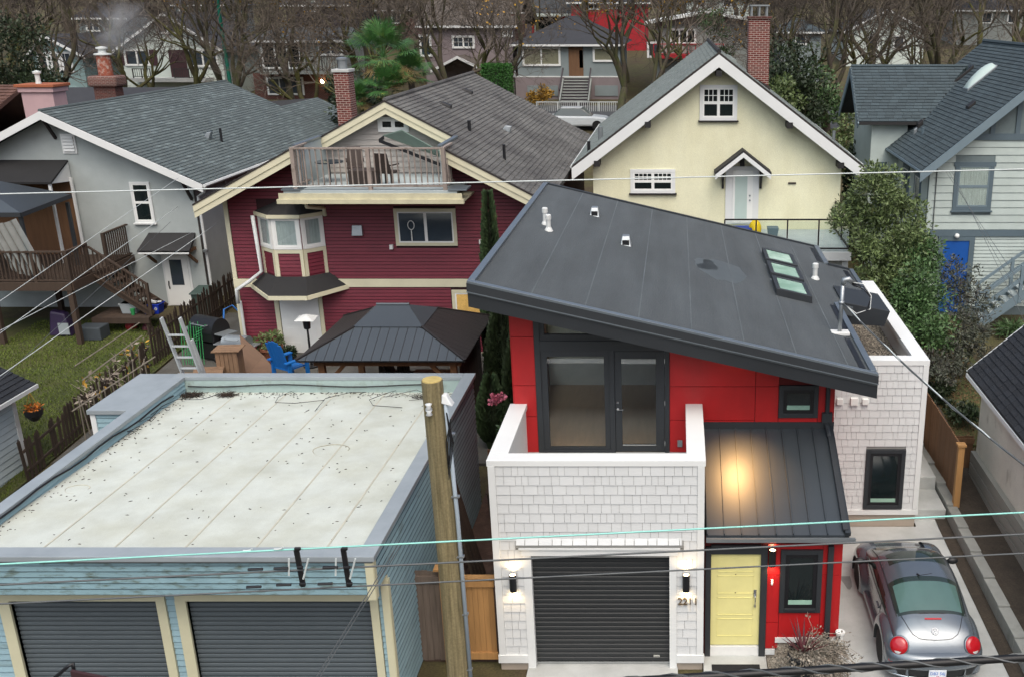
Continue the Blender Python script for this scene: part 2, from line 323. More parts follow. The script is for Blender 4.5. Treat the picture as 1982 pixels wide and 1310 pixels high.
def brickm(name,c1,c2,mort,scale=1):
    m=mk(name,c1,.85,.1,2);n=m.node_tree;P=n.nodes['Principled BSDF'];L=n.links.new
    b=n.nodes.new('ShaderNodeTexBrick');b.inputs['Color1'].default_value=(*srgb(c1),1);b.inputs['Color2'].default_value=(*srgb(c2),1);b.inputs['Mortar'].default_value=(*srgb(mort),1);b.inputs['Scale'].default_value=scale;b.inputs['Brick Width'].default_value=.21;b.inputs['Row Height'].default_value=.075;b.inputs['Mortar Size'].default_value=.009
    g=n.nodes.new('ShaderNodeNewGeometry');s=n.nodes.new('ShaderNodeSeparateXYZ');L(g.outputs['Position'],s.inputs[0]);a=n.nodes.new('ShaderNodeMath');L(s.outputs[0],a.inputs[0]);L(s.outputs[1],a.inputs[1]);c=n.nodes.new('ShaderNodeCombineXYZ');L(a.outputs[0],c.inputs[0]);L(s.outputs[2],c.inputs[1]);L(c.outputs[0],b.inputs['Vector']);L(b.outputs['Color'],P.inputs['Base Color'])
    bp=n.nodes.new('ShaderNodeBump');bp.inputs['Strength'].default_value=.5;bp.inputs['Distance'].default_value=.02;bp.invert=True;L(b.outputs['Fac'],bp.inputs['Height']);L(bp.outputs[0],P.inputs['Normal'])
brickm('brick_red','#6e2f29','#53231f','#a89a90');brickm('brick_brown','#6a4038','#54332d','#8c8078');brickm('brick_dark','#5a2c26','#452420','#6d5f57')
mk('old_cream','#bdb89c',.75,.15,3,.2,30,c2='#5e5747',cov=.3,soft=.06,c2scale=4,c2stretch=(.35,1,4));mk('weathered_pale','#8d8c84',.85,.15,2,.2,30,stretch=(.3,.3,4))
mk('sheet','#b8bfbd',.3,.2,4)
mk('chair_brown','#3a302b',.7,.15,6);mk('bench_green','#7d9186',.6,.1,2)
mk('bin_blue','#12348f',.5);mk('bag_yellow','#d9b80c',.6,.1,5);mk('bin_grey','#5d6f77',.6)
mk('sheet','#b8bfbd',.3,.2,4)
mk('bark','#4d453c',.95,.25,3,.6,18,stretch=(2,2,.5),c2='#4b5228',cov=.42,soft=.15,c2scale=1.2);mk('bark_moss','#55552c',.95,.25,3,.6,18,c2='#3d352c',cov=.45,soft=.15,c2scale=1.4);mk('twig','#5d554c',.95,.25,.5,rnd=.25);mk('twig_dark','#4c453e',.95,.25,.5,rnd=.25)
mk('leaf_yellow','#a07c2e',.8,.25,1,rnd=.4);mk('leaf_dark','#27351e',.6,.25,.8,rnd=.45);mk('leaf_green','#48633a',.55,.25,.8,rnd=.45);mk('leaf_olive','#5d6d42',.55,.25,.9,rnd=.45,c2='#8a6f52',cov=.28,soft=.1,c2scale=1.6);mk('leaf_grey','#53594c',.6,.25,1.2,rnd=.5,c2='#3a3230',cov=.45,soft=.1,c2scale=2)
mk('cedar_leaf','#34492a',.75,.3,1,rnd=.4,c2='#5a5a2c',cov=.3,c2scale=2);mk('hedge_leaf','#2c5a1e',.7,.25,1,rnd=.35);mk('palm_leaf','#3b6530',.5,.25,.8,rnd=.35,c2='#96963f',cov=.3,c2scale=2.5);mk('palm_dead','#7d6b42',.8,.3,2,rnd=.3)
mk('bg_teal','#7d9494',.8,.08,1.5,.2,30,stretch=(1,1,6));mk('bg_white','#c2ccc6',.85,.08,.8,.3,30);mk('bg_grey','#8f9490',.85,.08,1,.3,30);mk('bg_mauve','#82787a',.85,.08,1,.3,30);mk('bg_red','#a3222c',.8,.08,1);mk('bg_dark','#3d383c',.85,.1,1);mk('bg_greyblue','#7f8a8c',.85,.08,1);mk('roof_white','#c9cdcd',.7,.08,1);mk('bg_roof','#44484b',.9,.12,2,.4,40);mk('bg_roof_brown','#57504a',.9,.2,2,.6,14,stretch=(1,4,6));mk('bg_roof_dark','#33353a',.9,.12,2,.4,40)
mk('shutter','#3c2329',.7,.1,2);mk('door_brown','#3a2226',.6);mk('metal_rail','#2d2a2a',.6);mk('white_metal','#cfd4d2',.5,.05);mk('lamp_green','#0f6b58',.45,.05);mk('copper_rust','#8c4a36',.7,.25,8,c2='#b9b3a8',cov=.4,c2scale=6);mk('car_white','#c9cfd2',.3,.04)
mk('burgundy_lap_shade','#2b0d13',.8);mk('pale_lap_shade','#6d7a7c',.8);mk('blue_lap_shade','#46545a',.8)  # darker wall backings seen between boards, painting the shadow under each lap
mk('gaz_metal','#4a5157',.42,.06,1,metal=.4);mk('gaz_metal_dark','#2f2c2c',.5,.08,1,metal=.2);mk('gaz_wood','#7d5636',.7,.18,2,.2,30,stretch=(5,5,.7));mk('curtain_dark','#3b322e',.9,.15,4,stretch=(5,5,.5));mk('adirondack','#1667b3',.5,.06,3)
mk('bbq_black','#1b1c1e',.35,.08,3);mk('bbq_grey','#8f9598',.4,.08,3,metal=.5);mk('crate_wood','#80664f',.75,.18,3,.2,30,rnd=.12,stretch=(3,3,1));mk('plywood','#6d5544',.75,.15,2,stretch=(1,4,1));mk('alu','#b5babb',.4,.08,4,metal=.15);mk('bin_green','#3a4a44',.6,.08,3);mk('tote_grey','#9aa3a6',.4,.06);mk('box_blue','#13309c',.45,.05);mk('paper_white','#c9cccb',.8,.1,8);mk('red_thing','#9c2a2c',.6);mk('green_wire','#2f8a4f',.5);mk('stake','#7a7468',.85,.2,5);mk('pot_terra','#84543e',.85,.12,4);mk('orange_flower','#b56a24',.7,.2,8,rnd=.4);mk('pink_flower','#c06a80',.6,.2,5,rnd=.4);mk('purple_bag','#2f2142',.5);mk('pot_black','#24282b',.5,.1,4);mk('spike_red','#5a2f35',.6,.2,4,rnd=.3);mk('dry_stem','#8d8377',.8,.25,6,rnd=.4);mk('dry_leaf','#767064',.8,.25,6,rnd=.5,c2='#a39c92',cov=.4)
mk('shed_siding','#b4c3c6',.6,.06,2,rnd=.04);mk('spacer_black','#131417',.5);mk('tarp_grey','#3f464b',.6,.1,3)
mk('skylight_pane','#8fb5a3',.1,.2,1.5,spec=.6,c2='#b5cfc2',cov=.4,soft=.2,c2scale=1.5)
mk('gutter_dull','#8b9296',.4,.1,2,metal=.5)
mk('fallen','#5b4a31',.9,.25,2,rnd=.4)
MT['plastic_sheet'].node_tree.nodes['Principled BSDF'].inputs['Alpha'].default_value=.5
mk('stain_dark','#7d7f7e',.5,.2,4)
mk('ponding','#4c5356',.6,.12,2,fine=.1)
# ================= LANE HOUSE =================
LH=thing('lane_house','modern lane house with sloping dark roof, red panels, white shingles and yellow door','house',(0,3,-.1))
f0=YF(0.)
GX0,GX1=-3.25,.45;CAPZ=4.03
# garage volume: front wall with the door opening, side walls, balcony floor
gw=M();gw.box(GX0,-2.72,0,.22,.0,3.93);gw.box(-.04,GX1,0,.22,0,3.93);gw.box(-2.72,-.04,0,.22,2.14,3.93)
gw.box(GX0,GX0+.25,.22,2.6,-.1,3.93);gw.box(GX1-.25,GX1,.22,2.6,-.1,3.93)
GW=gw.build('garage_wall','white_back',LH)
for a,b in ((GX0,-2.72),(-.04,GX1)): m=M();m.box(a,b,.02,.22,-.35,0);m.build('foundation','foundation',LH)
m=M();m.box(GX0+.25,GX1-.25,.22,2.6,2.85,3.0);m.build('balcony_floor','concrete',LH)
m=M();m.box(GX0+.25,GX0+.27,.24,2.58,3.0,3.93);m.box(GX1-.27,GX1-.25,.24,2.58,3.0,3.93);m.box(GX0+.25,GX1-.25,.22,.24,3.0,3.93);m.build('parapet_lining','white_trim',LH)
for nm,b in (('parapet_cap',(GX0-.03,GX1+.03,-.03,.28)),('parapet_cap',(GX0-.03,GX0+.30,.284,2.6)),('parapet_cap',(GX1-.30,GX1+.03,.284,2.6))):
    m=M();m.box(*b,3.92,CAPZ);m.build(nm,'cap_metal',LH,bevel=.006)
# trims
for a0,a1,z0,z1 in ((GX0-.012,GX0+.11,0,3.92),(GX1-.11,GX1+.012,0,3.92)):
    one(f0,'corner_board','white_trim',LH,a0,a1,z0+.14,z1,-.02,.035)
for a0,a1 in ((GX0-.03,-2.74),(-.02,GX1+.03)): one(f0,'base_board','white_trim',LH,a0,a1,-.02,.14,-.02,.05)
for a0,a1 in ((-2.74,-2.6),(-.15,-.02)): one(f0,'door_jamb','white_trim',LH,a0,a1,-.28,2.2,-.14,.032)
one(f0,'door_header','white_trim',LH,-2.76,0,2.2,2.33,-.14,.05)
# little skirt roof above the garage door
SK0,SK1=-2.86,.1
m=M();m.prism([(SK0,0,2.53),(SK0,-.06,2.42),(SK0,-.06,2.36),(SK0,0,2.36)],(SK1-SK0,0,0));sk=m.build('skirt_roof','white_back',LH)
rr=random.Random(3);x=SK0+.02
while x<SK1-.05:
    w=min(rr.choice((.16,.2,.24)),SK1-.02-x);m=M();m.hexa([(x,-.075,2.425),(x+w-.014,-.075,2.425),(x+w-.014,-.05,2.42),(x,-.05,2.42),(x,-.012,2.542),(x+w-.014,-.012,2.542),(x+w-.014,0,2.53),(x,0,2.53)]);m.build('shingle','white_shingle',sk);x+=w
one(f0,'head_moulding','white_trim',LH,-2.8,.04,2.33,2.36,0,.08)
# wall shingles: staggered courses with gaps; about 300 own pieces, the rest one part
RESTSH=M();NSH=[0]
def shingle_wall(fr,parent,x0,x1,z0,z1,holes,ex=.178,seed=1,d=0.0,limit=300):
    rg=random.Random(seed);n=round((z1-z0)/ex);e=(z1-z0)/n
    for j in range(n):
        b0=z0+j*e;b1=b0+e
        for s0,s1 in spans(x0,x1,holes,b0,b1):
            x=s0
            while x<s1-.01:
                w=rg.choice((.11,.14,.17,.2,.24))
                if s1-x-w<.07: w=s1-x
                g=.003;dd=rg.uniform(0,.004);a,b=x+g,x+w-g
                p=[fr.p(a,b0,d+.02+dd),fr.p(b,b0,d+.02+dd),fr.p(b,b0,d),fr.p(a,b0,d),fr.p(a,b1+.0,d+.008),fr.p(b,b1,d+.008),fr.p(b,b1,d),fr.p(a,b1,d)]
                if NSH[0]<limit: mm=M();mm.hexa(p);mm.build('shingle','white_shingle',parent)
                else: RESTSH.hexa(p)
                NSH[0]+=1;x+=w
shingle_wall(f0,GW,GX0+.11,GX1-.11,.14,3.92,[(-2.74,-.02,-1,2.36),(SK0,SK1,2.36,2.46)],seed=5)
# roll-up garage door: each slat its own piece
gd=M();gd.box(-2.6,-.15,.125,.16,-.2,2.2);GD=gd.build('garage_door','black_plastic',LH)
n=24;e=2.26/n
for i in range(n):
    z=-.08+i*e;m=M();y=.1
    m.add([(-2.6,y+.012,z),(-.15,y+.012,z),(-2.6,y-.008,z+.02),(-.15,y-.008,z+.02),(-2.6,y-.008,z+e-.022),(-.15,y-.008,z+e-.022),(-2.6,y+.02,z+e-.002),(-.15,y+.02,z+e-.002)],[(0,1,3,2),(2,3,5,4),(4,5,7,6)]);m.build('slat','door_slat',GD)
m=M();m.box(-2.6,-.15,.08,.12,-.13,-.082);m.build('bottom_seal','steel',GD)
p=W(1271,1269,y=.08);m=M();m.box(p.x-.055,p.x+.055,.078,.09,p.z-.02,p.z+.02);lp=m.build('maker_plate','logo_plate',GD)
m=M();
for i in range(4): m.box(p.x-.04+i*.022,p.x-.026+i*.022,.0765,.078,p.z-.01,p.z+.01)
m.build('plate_mark','black_plastic',lp)
# sconces: black tubes open up and down, lit
def sconce(x,y,z):
    m=M();m.lathe([(.058,-.17),(.064,-.165),(.064,.165),(.058,.17),(.052,.165),(.052,.1),(.001,.1)],(x,y-.1,z),18);m.box(x-.03,x+.03,y-.05,y,z-.06,z+.06);s=m.build('wall_sconce','black_plastic',LH,smooth=False)
    q=M();q.lathe([(.052,.155),(.001,.165)],(x,y-.1,z),16);q.lathe([(.052,-.172),(.001,-.173)],(x,y-.1,z),16);q.build('lens','lens_warm',s)
    lamp('SPOT',(x,y-.1,z+.19),9,(1,.7,.38),s,.03,R(150),(0,.12,1),.9)
    lamp('SPOT',(x,y-.1,z-.2),6,(1,.7,.38),s,.03,R(140),(0,.12,-1),.9)
for u,v,y in ((993,1127,0),(1328,1127,0)):
    p=W(u,v,y=y-.1);sconce(p.x,y,p.z)
p=W(1331,1163,y=-.03)
for i,c in enumerate('2211'): text_mesh(c,'house_number','number_bronze',LH,(p.x-.135+i*.09+(.01 if i==3 else 0),-.045,p.z),(1,0,0),(0,0,1),.2,.012)
# ---- upper volume, red panels (y=2.6)
RY=2.6;fr=YF(RY);UX0,UX1=-3.2,3.05;FARY=11.9
def rz(x): return 6.73-.2365*(x+3.73)          # top of the sloping roof
OX0,OX1,OZ0,OZ1=W(1043,860,y=RY).x,W(1296,860,y=RY).x,3.0,5.95
m=M()
def uw(a0,a1): m.prism([fr.p(a0,2.4),fr.p(a1,2.4),fr.p(a1,rz(a1)-.45),fr.p(a0,rz(a0)-.45)],(0,.18,0))
uw(UX0,OX0);uw(OX1,UX1)
m.prism([(UX0,RY+.18,0),(UX0,FARY,0),(UX0,FARY,3.4),(UX0,RY+.18,3.4)],(.18,0,0));m.prism([(UX0,6.2,3.4),(UX0,FARY,3.4),(UX0,FARY,rz(UX0)-.45),(UX0,6.2,rz(UX0)-.45)],(.18,0,0));m.prism([(UX0,RY+.18,3.4),(UX0,3.2,3.4),(UX0,3.2,rz(UX0)-.45),(UX0,RY+.18,rz(UX0)-.45)],(.18,0,0))
m.prism([(UX1-.18,RY+.18,0),(UX1-.18,FARY,0),(UX1-.18,FARY,rz(UX1)-.45),(UX1-.18,RY+.18,rz(UX1)-.45)],(.18,0,0))
m.prism([(UX0+.18,FARY-.18,0),(UX1-.18,FARY-.18,0),(UX1-.18,FARY-.18,rz(UX1)-.45),(UX0+.18,FARY-.18,rz(UX0)-.45)],(0,.18,0))
UW=m.build('upper_wall','joint_dark',LH)
# red panels, recessed joints, outlines follow the sloping soffit
JZ=[2.6,W(1000,805,y=RY).z,W(1000,745,y=RY).z,W(1000,651,y=RY).z,6.4];JR=[2.6,W(1400,812,y=RY).z,W(1400,747,y=RY).z,6.4]
def panels(xs,zs):
    for a0,a1 in zip(xs,xs[1:]):
        for b0,b1 in zip(zs,zs[1:]):
            t0,t1=rz(a0)-.46,rz(a1)-.46
            if b0>=min(t0,t1)-.05: continue
            q=M();g=.006;q.prism([fr.p(a0+g,b0+g),fr.p(a1-g,b0+g),fr.p(a1-g,min(b1-g,t1)),fr.p(a0+g,min(b1-g,t0))],(0,-.018,0));q.build('wall_panel','red_panel',UW)
panels([UX0,OX0],JZ)
WX0,WX1=W(1506,805,y=RY).x,W(1582,805,y=RY).x;WZ0,WZ1=W(1545,806,y=RY).z,4.42
xj=W(1462,760,y=RY).x
panels([OX1,xj],JR);panels([xj,WX0],[2.6,JR[2],6.4]);panels([WX0,WX1],[2.6,WZ0]);panels([WX1,UX1],[2.6,6.4])
# side walls of the upper volume clad in red too
for xx,sg in ((UX0,-1),(UX1,1)):
    for y0,y1,zz0,zz1 in ((RY,3.2,.3,9),(3.2,6.2,.3,3.4 if sg<0 else 9),(6.2,9,.3,9),(9,FARY,.3,9)):
        q=M();q.box(xx if sg>0 else xx-.018,xx+.018 if sg>0 else xx,y0+.008,y1-.008,zz0,min(zz1,rz(xx)-.47));q.build('wall_panel','red_panel',UW)
# glazed door unit
du=M();D0,D1=0.0,.035
def fb(mm,u0,u1,v0,v1,d0=-.02,d1=.04): a=W(u0,v1,y=RY);b=W(u1,v0,y=RY);fr.box(mm,a.x,b.x,a.z,b.z,d0,d1)
zf=3.0;zh=W(1100,678,y=RY).z;zt0=W(1100,660,y=RY).z
xa=OX0;xb=W(1186,800,y=RY).x;xd=OX1
fr.box(du,xa,xa+.11,zf,6.0,-.1,.045)                       # left post
du.prism([fr.p(xd-.09,zf,-.1),fr.p(xd,zf,-.1),fr.p(xd,rz(xd)-.46,-.1),fr.p(xd-.09,rz(xd-.09)-.46,-.1)],(0,-.145,0))
fr.box(du,xb-.05,xb+.05,zf,zh,-.1,.045);fr.box(du,xa+.11,xd-.09,zh,zh+.2,-.1,.045);fr.box(du,xa+.11,xb-.05,zf,zf+.05,-.1,.045)
DU=du.build('glazed_door_unit','charcoal',LH,bevel=.004)
q=M();fr.box(q,xa+.11,xa+.23,zf+.05,zh,-.06,.02);fr.box(q,xb-.15,xb-.05,zf+.05,zh,-.06,.02);fr.box(q,xa+.23,xb-.15,zf+.05,zf+.1,-.06,.02);fr.box(q,xa+.23,xb-.15,zh-.12,zh,-.06,.02);q.build('fixed_sash','charcoal',DU)
q=M();fr.box(q,xa+.23,xb-.15,zf+.1,zh-.12,-.02,-.014);q.build('pane','clear_glass',DU)
q=M();q.prism([fr.p(xa+.2,zh+.32,-.02),fr.p(xd-.1,zh+.32,-.02),fr.p(xd-.1,rz(xd)-.47,-.02),fr.p(xa+.2,rz(xa)-.5,-.02)],(0,.006,0));q.build('transom_pane','clear_glass',DU)
q=M();fr.box(q,xa+.11,xd-.09,zh+.2,zh+.32,-.06,.025);fr.box(q,xa+.11,xa+.2,zh+.32,6.0,-.06,.025);q.build('transom_sash','charcoal',DU)
dl=M();x0,x1=xb+.055,xd-.095
for b in ((x0,x0+.13,zf+.02,zh-.01),(x1-.17,x1,zf+.02,zh-.01),(x0+.13,x1-.17,zf+.02,zf+.16),(x0+.13,x1-.17,zh-.16,zh-.01)): fr.box(dl,*b,-.03,.03)
DL=dl.build('balcony_door','charcoal',LH,bevel=.004)
q=M();fr.box(q,x0+.13,x1-.17,zf+.16,zh-.16,0,.006);q.build('pane','clear_glass',DL)
q=M();fr.box(q,x0+.13,x1-.17,zf+.15,zf+.175,.03,.045);q.build('glazing_bead','steel',DL)
h=W(1200,790,y=RY);q=M();q.lathe([(.028,0),(.028,.02),(.012,.025),(.012,.05)],(x0+.05,RY-.03,h.z),12,(0,-1,0));q.bar((x0+.05,RY-.075,h.z),(x0+.16,RY-.075,h.z),.018,.02);q.lathe([(.027,0),(.024,.025),(.001,.026)],(x0+.05,RY-.03,h.z+.14),12,(0,-1,0));q.build('handle','steel',DL)
for zz in (zf+.2,zf+1.05,zh-.2):
    q=M();q.tube([(x1+.005,RY-.045,zz-.05),(x1+.005,RY-.045,zz+.05)],.009,6);q.build('hinge','steel',DL)
# room behind the glass
rm=M();rm.box(UX0+.2,UX1-.2,RY+.2,8,2.9,2.98);rm.build('interior_floor','wood_floor',LH)
rm=M();rm.prism([(-3,6.4,2.98),(2.8,6.4,2.98),(2.8,6.4,rz(2.8)-.5),(-3,6.4,rz(-3)-.5)],(0,.1,0));rm.prism([(1.4,RY+.3,2.98),(1.4,6.39,2.98),(1.4,6.39,rz(1.4)-.55),(1.4,RY+.3,rz(1.4)-.55)],(.1,0,0));rm.build('interior_wall','room_wall',LH)
q=M();q.box(UX0+.06,UX0+.07,3.2,6.2,3.4,rz(UX0)-.46);q.build('added_side_pane','clear_glass',LH)  # unseen side opening, added so daylight reaches the room
# outlet and small window on the red wall
o=W(1316,856,y=RY);one(fr,'wall_outlet','galv',LH,o.x-.05,o.x+.05,o.z-.07,o.z+.07,.018,.06,bevel=.008)
def dark_window(frm,a0,a1,z0,z1,parent,blind=False):
    q=M();k=.09
    for b in ((a0,a0+k,z0,z1),(a1-k,a1,z0,z1),(a0+k,a1-k,z0,z0+k),(a0+k,a1-k,z1-k,z1)): frm.box(q,*b,0,.06)
    w=q.build('window','charcoal',parent,bevel=.004)
    q=M();s=.07;c0,c1,b0,b1=a0+k,a1-k,z0+k,z1-k
    for b in ((c0,c0+s,b0,b1),(c1-s,c1,b0,b1),(c0+s,c1-s,b0,b0+s),(c0+s,c1-s,b1-s,b1)): frm.box(q,*b,.004,.042)
    q.build('sash','black_plastic',w)
    q=M();frm.box(q,c0+s,c1-s,b0+s,b1-s,.02,.024);q.build('pane','dark_glass',w)
    if blind:
        q=M();frm.box(q,c0+s,c1-s,b0+s,b0+s+.09,.0245,.03);q.build('inner_sill','green_sill',w)
    return w
dark_window(fr,WX0,WX1,WZ0,WZ1,LH,True)
# ---- the big sloping roof
NY,RX0,RX1=1.57,-3.74,3.66;BX=4.0;SX=4.64;RF=12.35
def rp(x,y,d=0): return (x,y,rz(x)-d)
m=M()
m.add([rp(RX0,NY),rp(RX1,NY),rp(RX1,6.2),rp(BX-.02,6.2),rp(BX-.02,RF),rp(RX0,RF)]+[rp(RX0,NY,.2),rp(RX1,NY,.2),rp(RX1,6.2,.2),rp(BX-.02,6.2,.2),rp(BX-.02,RF,.2),rp(RX0,RF,.2)],[(0,1,2,3,4,5),(11,10,9,8,7,6)]+[(i,i+6,(i+1)%6+6,(i+1)%6) for i in range(6)])
m.prism([rp(BX-.02,7.9),rp(SX,7.9),rp(SX,10.25),rp(BX-.02,10.25)],(0,0,-.2))
ROOF=m.build('main_roof','roof_membrane',LH)
# seams of the membrane run up and down the roof in strips across x; raised laps
for k in range(1,8):
    x=RX0+.12+k*.965
    if x>RX1-.1: break
    q=M();q.prism([rp(x,NY+.1,-.002),rp(x+.022,NY+.1,-.002),rp(x+.022,RF-.1,-.002),rp(x,RF-.1,-.002)],(0,0,.004));q.build('membrane_seam','seam_grey',ROOF)
# drip flashing and fascias
def edge(a,b,w,h,mat,name,dz=0):
    q=M();q.bar(Vector(a)+Vector((0,0,dz)),Vector(b)+Vector((0,0,dz)),w,h);return q.build(name,mat,ROOF,bevel=.004)
edge(rp(RX0-.01,NY+.05,-.02),rp(RX1+.01,NY+.05,-.02),.13,.045,'drip_metal','drip_edge')
edge(rp(RX0+.05,NY+.12,-.022),rp(RX0+.05,RF-.05,-.022),.13,.045,'drip_metal','drip_edge')
edge(rp(RX0,RF-.04,-.02),rp(BX-.05,RF-.04,-.02),.09,.05,'charcoal_metal','drip_edge')
edge(rp(RX1-.06,NY+.12,-.03),rp(RX1-.06,6.2,-.03),.12,.05,'drip_metal','drip_edge')
edge(rp(BX-.07,10.26,-.03),rp(BX-.07,RF-.08,-.03),.12,.05,'drip_metal','drip_edge')
edge(rp(SX-.05,7.9,-.03),rp(SX-.05,10.2,-.03),.1,.05,'drip_metal','drip_edge')
edge(rp(BX-.02,10.22,-.028),rp(SX-.1,10.22,-.028),.06,.05,'charcoal_metal','drip_edge')
q=M();q.prism([(RX0-.02,NY-.01,rz(RX0)+.0),(RX1+.02,NY-.01,rz(RX1)),(RX1+.02,NY-.01,rz(RX1)-.15),(RX0-.02,NY-.01,rz(RX0)-.15)],(0,.03,0));q.build('fascia','charcoal',ROOF)
q=M();q.prism([(RX0-.024,NY-.02,rz(RX0)-.15),(RX1+.024,NY-.02,rz(RX1)-.15),(RX1+.024,NY-.02,rz(RX1)-.17),(RX0-.024,NY-.02,rz(RX0)-.17)],(0,.03,0));q.build('fascia_line','drip_metal',ROOF)
q=M();q.prism([(RX0-.005,NY+.015,rz(RX0)-.17),(RX1,NY+.015,rz(RX1)-.17),(RX1,NY+.05,rz(RX1)-.46),(RX0-.005,NY+.05,rz(RX0)-.46)],(0,.03,0));q.build('lower_fascia','charcoal',ROOF)
q=M();q.prism([rp(RX0+.02,NY+.06,.42),rp(RX1-.02,NY+.06,.42),rp(RX1-.02,RF-.1,.42),rp(RX0+.02,RF-.1,.42)],(0,0,-.03));q.build('soffit','charcoal',ROOF)
for xx in (RX0,RX1-.0):
    q=M();q.prism([(xx,NY+.05,rz(xx)-.001),(xx,6.2 if xx>0 else RF,rz(xx)-.001),(xx,6.2 if xx>0 else RF,rz(xx)-.46),(xx,NY+.05,rz(xx)-.46)],(.02 if xx>0 else -.02,0,0));q.build('fascia','charcoal',ROOF)
# upturned dark troughs by the low edge
for y0,y1,x in ((NY+.25,3.6,3.36),(4.0,6.0,3.42),(10.4,12.0,3.72),(8.4,10.0,4.35)):
    q=M();q.prism([rp(x,y0,-.004),rp(x+.12,y0,-.004),rp(x+.12,y1,-.004),rp(x,y1,-.004)],(0,0,.008));q.build('gutter_slot','black_plastic',ROOF)
# skylights
sx0,sx1=2.18,2.98
for y0,y1 in ((5.75,6.95),(7.2,8.4),(8.6,9.8)):
    q=M();k=.1
    def sb(a0,a1,b0,b1,t0,t1):
        q.hexa([rp(a0,b0,-t0),rp(a1,b0,-t0),rp(a1,b1,-t0),rp(a0,b1,-t0),rp(a0,b0,-t1),rp(a1,b0,-t1),rp(a1,b1,-t1),rp(a0,b1,-t1)])
    sb(sx0,sx1,y0,y0+k,0,.16);sb(sx0,sx1,y1-k,y1,0,.16);sb(sx0,sx0+k,y0+k,y1-k,0,.158);sb(sx1-k,sx1,y0+k,y1-k,0,.158)
    s=q.build('skylight','charcoal',ROOF,bevel=.008)
    q=M();sb(sx0+k,sx1-k,y0+k,y1-k,.13,.14);q.build('pane','skylight_pane',s)
    q=M();sb(sx0+k,sx1-k,y0+k,y1-k,.02,.03);q.build('light_shaft','shaft',s)
# roof vents and pipes
def pipe(x,y,h,r,mat='pipe_white',name='vent_pipe',cap=True):
    z=rz(x);q=M();q.lathe([(r*1.9,-.01),(r*1.5,.04),(r*1.05,.08),(r,.09),(r,h)]+([(r*1.25,h),(r*1.25,h+.1),(r*.8,h+.12),(.001,h+.12)] if cap else [(.001,h)]),(x,y,z),14);return q.build(name,mat,ROOF,smooth=False)
pipe(-3.09,7.42,.28,.055);pipe(-2.95,6.88,.26,.055);pipe(3.37,8.25,.28,.06)
for x,y in ((-2.12,9.7),(-1.21,7.3)):
    z=rz(x);q=M();q.hexa([(x-.13,y-.16,z-.02),(x+.13,y-.16,z-.05),(x+.13,y+.16,z-.05),(x-.13,y+.16,z),(x-.09,y-.05,z+.2),(x+.09,y-.05,z+.2),(x+.08,y+.1,z+.22),(x-.08,y+.1,z+.22)]);v=q.build('roof_vent','galv',ROOF,bevel=.02)
    q=M();q.box(x-.08,x+.08,y-.14,y-.1,z,z+.12);q.build('vent_mouth','black_plastic',v)
# power mast
x,y=3.3,3.84;z=rz(x)
q=M();q.box(x-.18,x+.2,y-.12,y+.12,z-.03,z+.05);MB=q.build('mast_base','caulk_white',LH,bevel=.02)
hm=1.02;q=M();q.tube([(x,y,z),(x+.02,y,z+hm)],.042,10);q.tube([(x+.02,y,z+hm),(x+.04,y,z+hm+.1),(x+.13,y,z+hm+.12),(x+.2,y,z+hm+.05)],[.05,.06,.06,.05],10);q.lathe([(.06,0),(.06,.06)],(x+.01,y,z+.62),10);q.build('power_mast','galv',LH,smooth=True)
MASTP=Vector((x+.06,y-.05,z+.62));MASTH=Vector((x+.2,y,z+hm+.05))
for k in range(3):
    q=M();a=MASTH+Vector((0,0,-.02*k));b=MASTP;q.tube([a,a+Vector((.22,-.05,-.02-.03*k)),a+Vector((.38,-.12,-.25)),a+Vector((.36-.04*k,-.2,-.5)),a+Vector((.1,-.12,-.62)),b],.012,5);q.build('mast_cable','black_plastic' if k else 'pipe_white',LH,smooth=True)
# scupper box on the side of the roof
q=M();zz=rz(4.1);q.hexa([(3.9,6.35,zz-.4),(4.75,6.35,zz-.45),(4.75,7.75,zz-.45),(3.9,7.75,zz-.4),(3.75,6.3,zz+.14),(4.85,6.3,zz-.08),(4.85,7.8,zz-.08),(3.75,7.8,zz+.14)]);q.build('side_canopy','charcoal',LH,bevel=.01)
# soffit downlight that lights the porch roof
q=M();q.lathe([(.07,0),(.07,-.03),(.001,-.03)],(1.2,2.1,rz(1.2)-.45),14);sl_=q.build('soffit_light','lens_warm',LH)
lamp('SPOT',(1.2,2.1,rz(1.2)-.52),300,(1,.5,.17),sl_,.05,R(66),(0,-.3,-1),1)
# ---- porch: red wall, yellow door, standing seam roof
PY=.3;fp=YF(PY);PX0,PX1=.48,2.95
m=M();m.box(PX0,.56,PY,PY+.2,-.1,2.3);m.box(1.55,PX1,PY,PY+.2,.3,2.5);m.box(.56,1.55,PY,PY+.2,2.06,2.5);m.box(PX1-.2,PX1,PY+.2,5,.1,2.6);PW=m.build('porch_wall','joint_dark',LH)
m=M();m.box(1.55,PX1,PY+.02,PY+.2,-.3,.3);m.build('foundation','foundation',LH);m=M();m.box(PX1-.2,PX1-.02,PY+.21,5,-.3,.1);m.build('foundation','foundation',LH)
wu0,wu1=W(1508,1160,y=PY).x,W(1588,1160,y=PY).x;wz0=W(1545,1182,y=PY).z;wz1=2.14
def rpan(a0,a1,b0,b1): 
    q=M();fp.box(q,a0+.005,a1-.005,b0+.005,b1-.005,0,.018);q.build('wall_panel','red_panel',PW)
zj1=W(1490,1111,y=PY).z;zj2=W(1490,1203,y=PY).z
for a,b in ((.06,zj2),(zj2,zj1),(zj1,2.25)): rpan(1.62,wu0,a,b)
rpan(wu0,wu1,.3,wz0);rpan(wu1,PX1,.3,zj1);rpan(wu1,PX1,zj1,2.25);rpan(wu0,wu1,wz1,2.25)
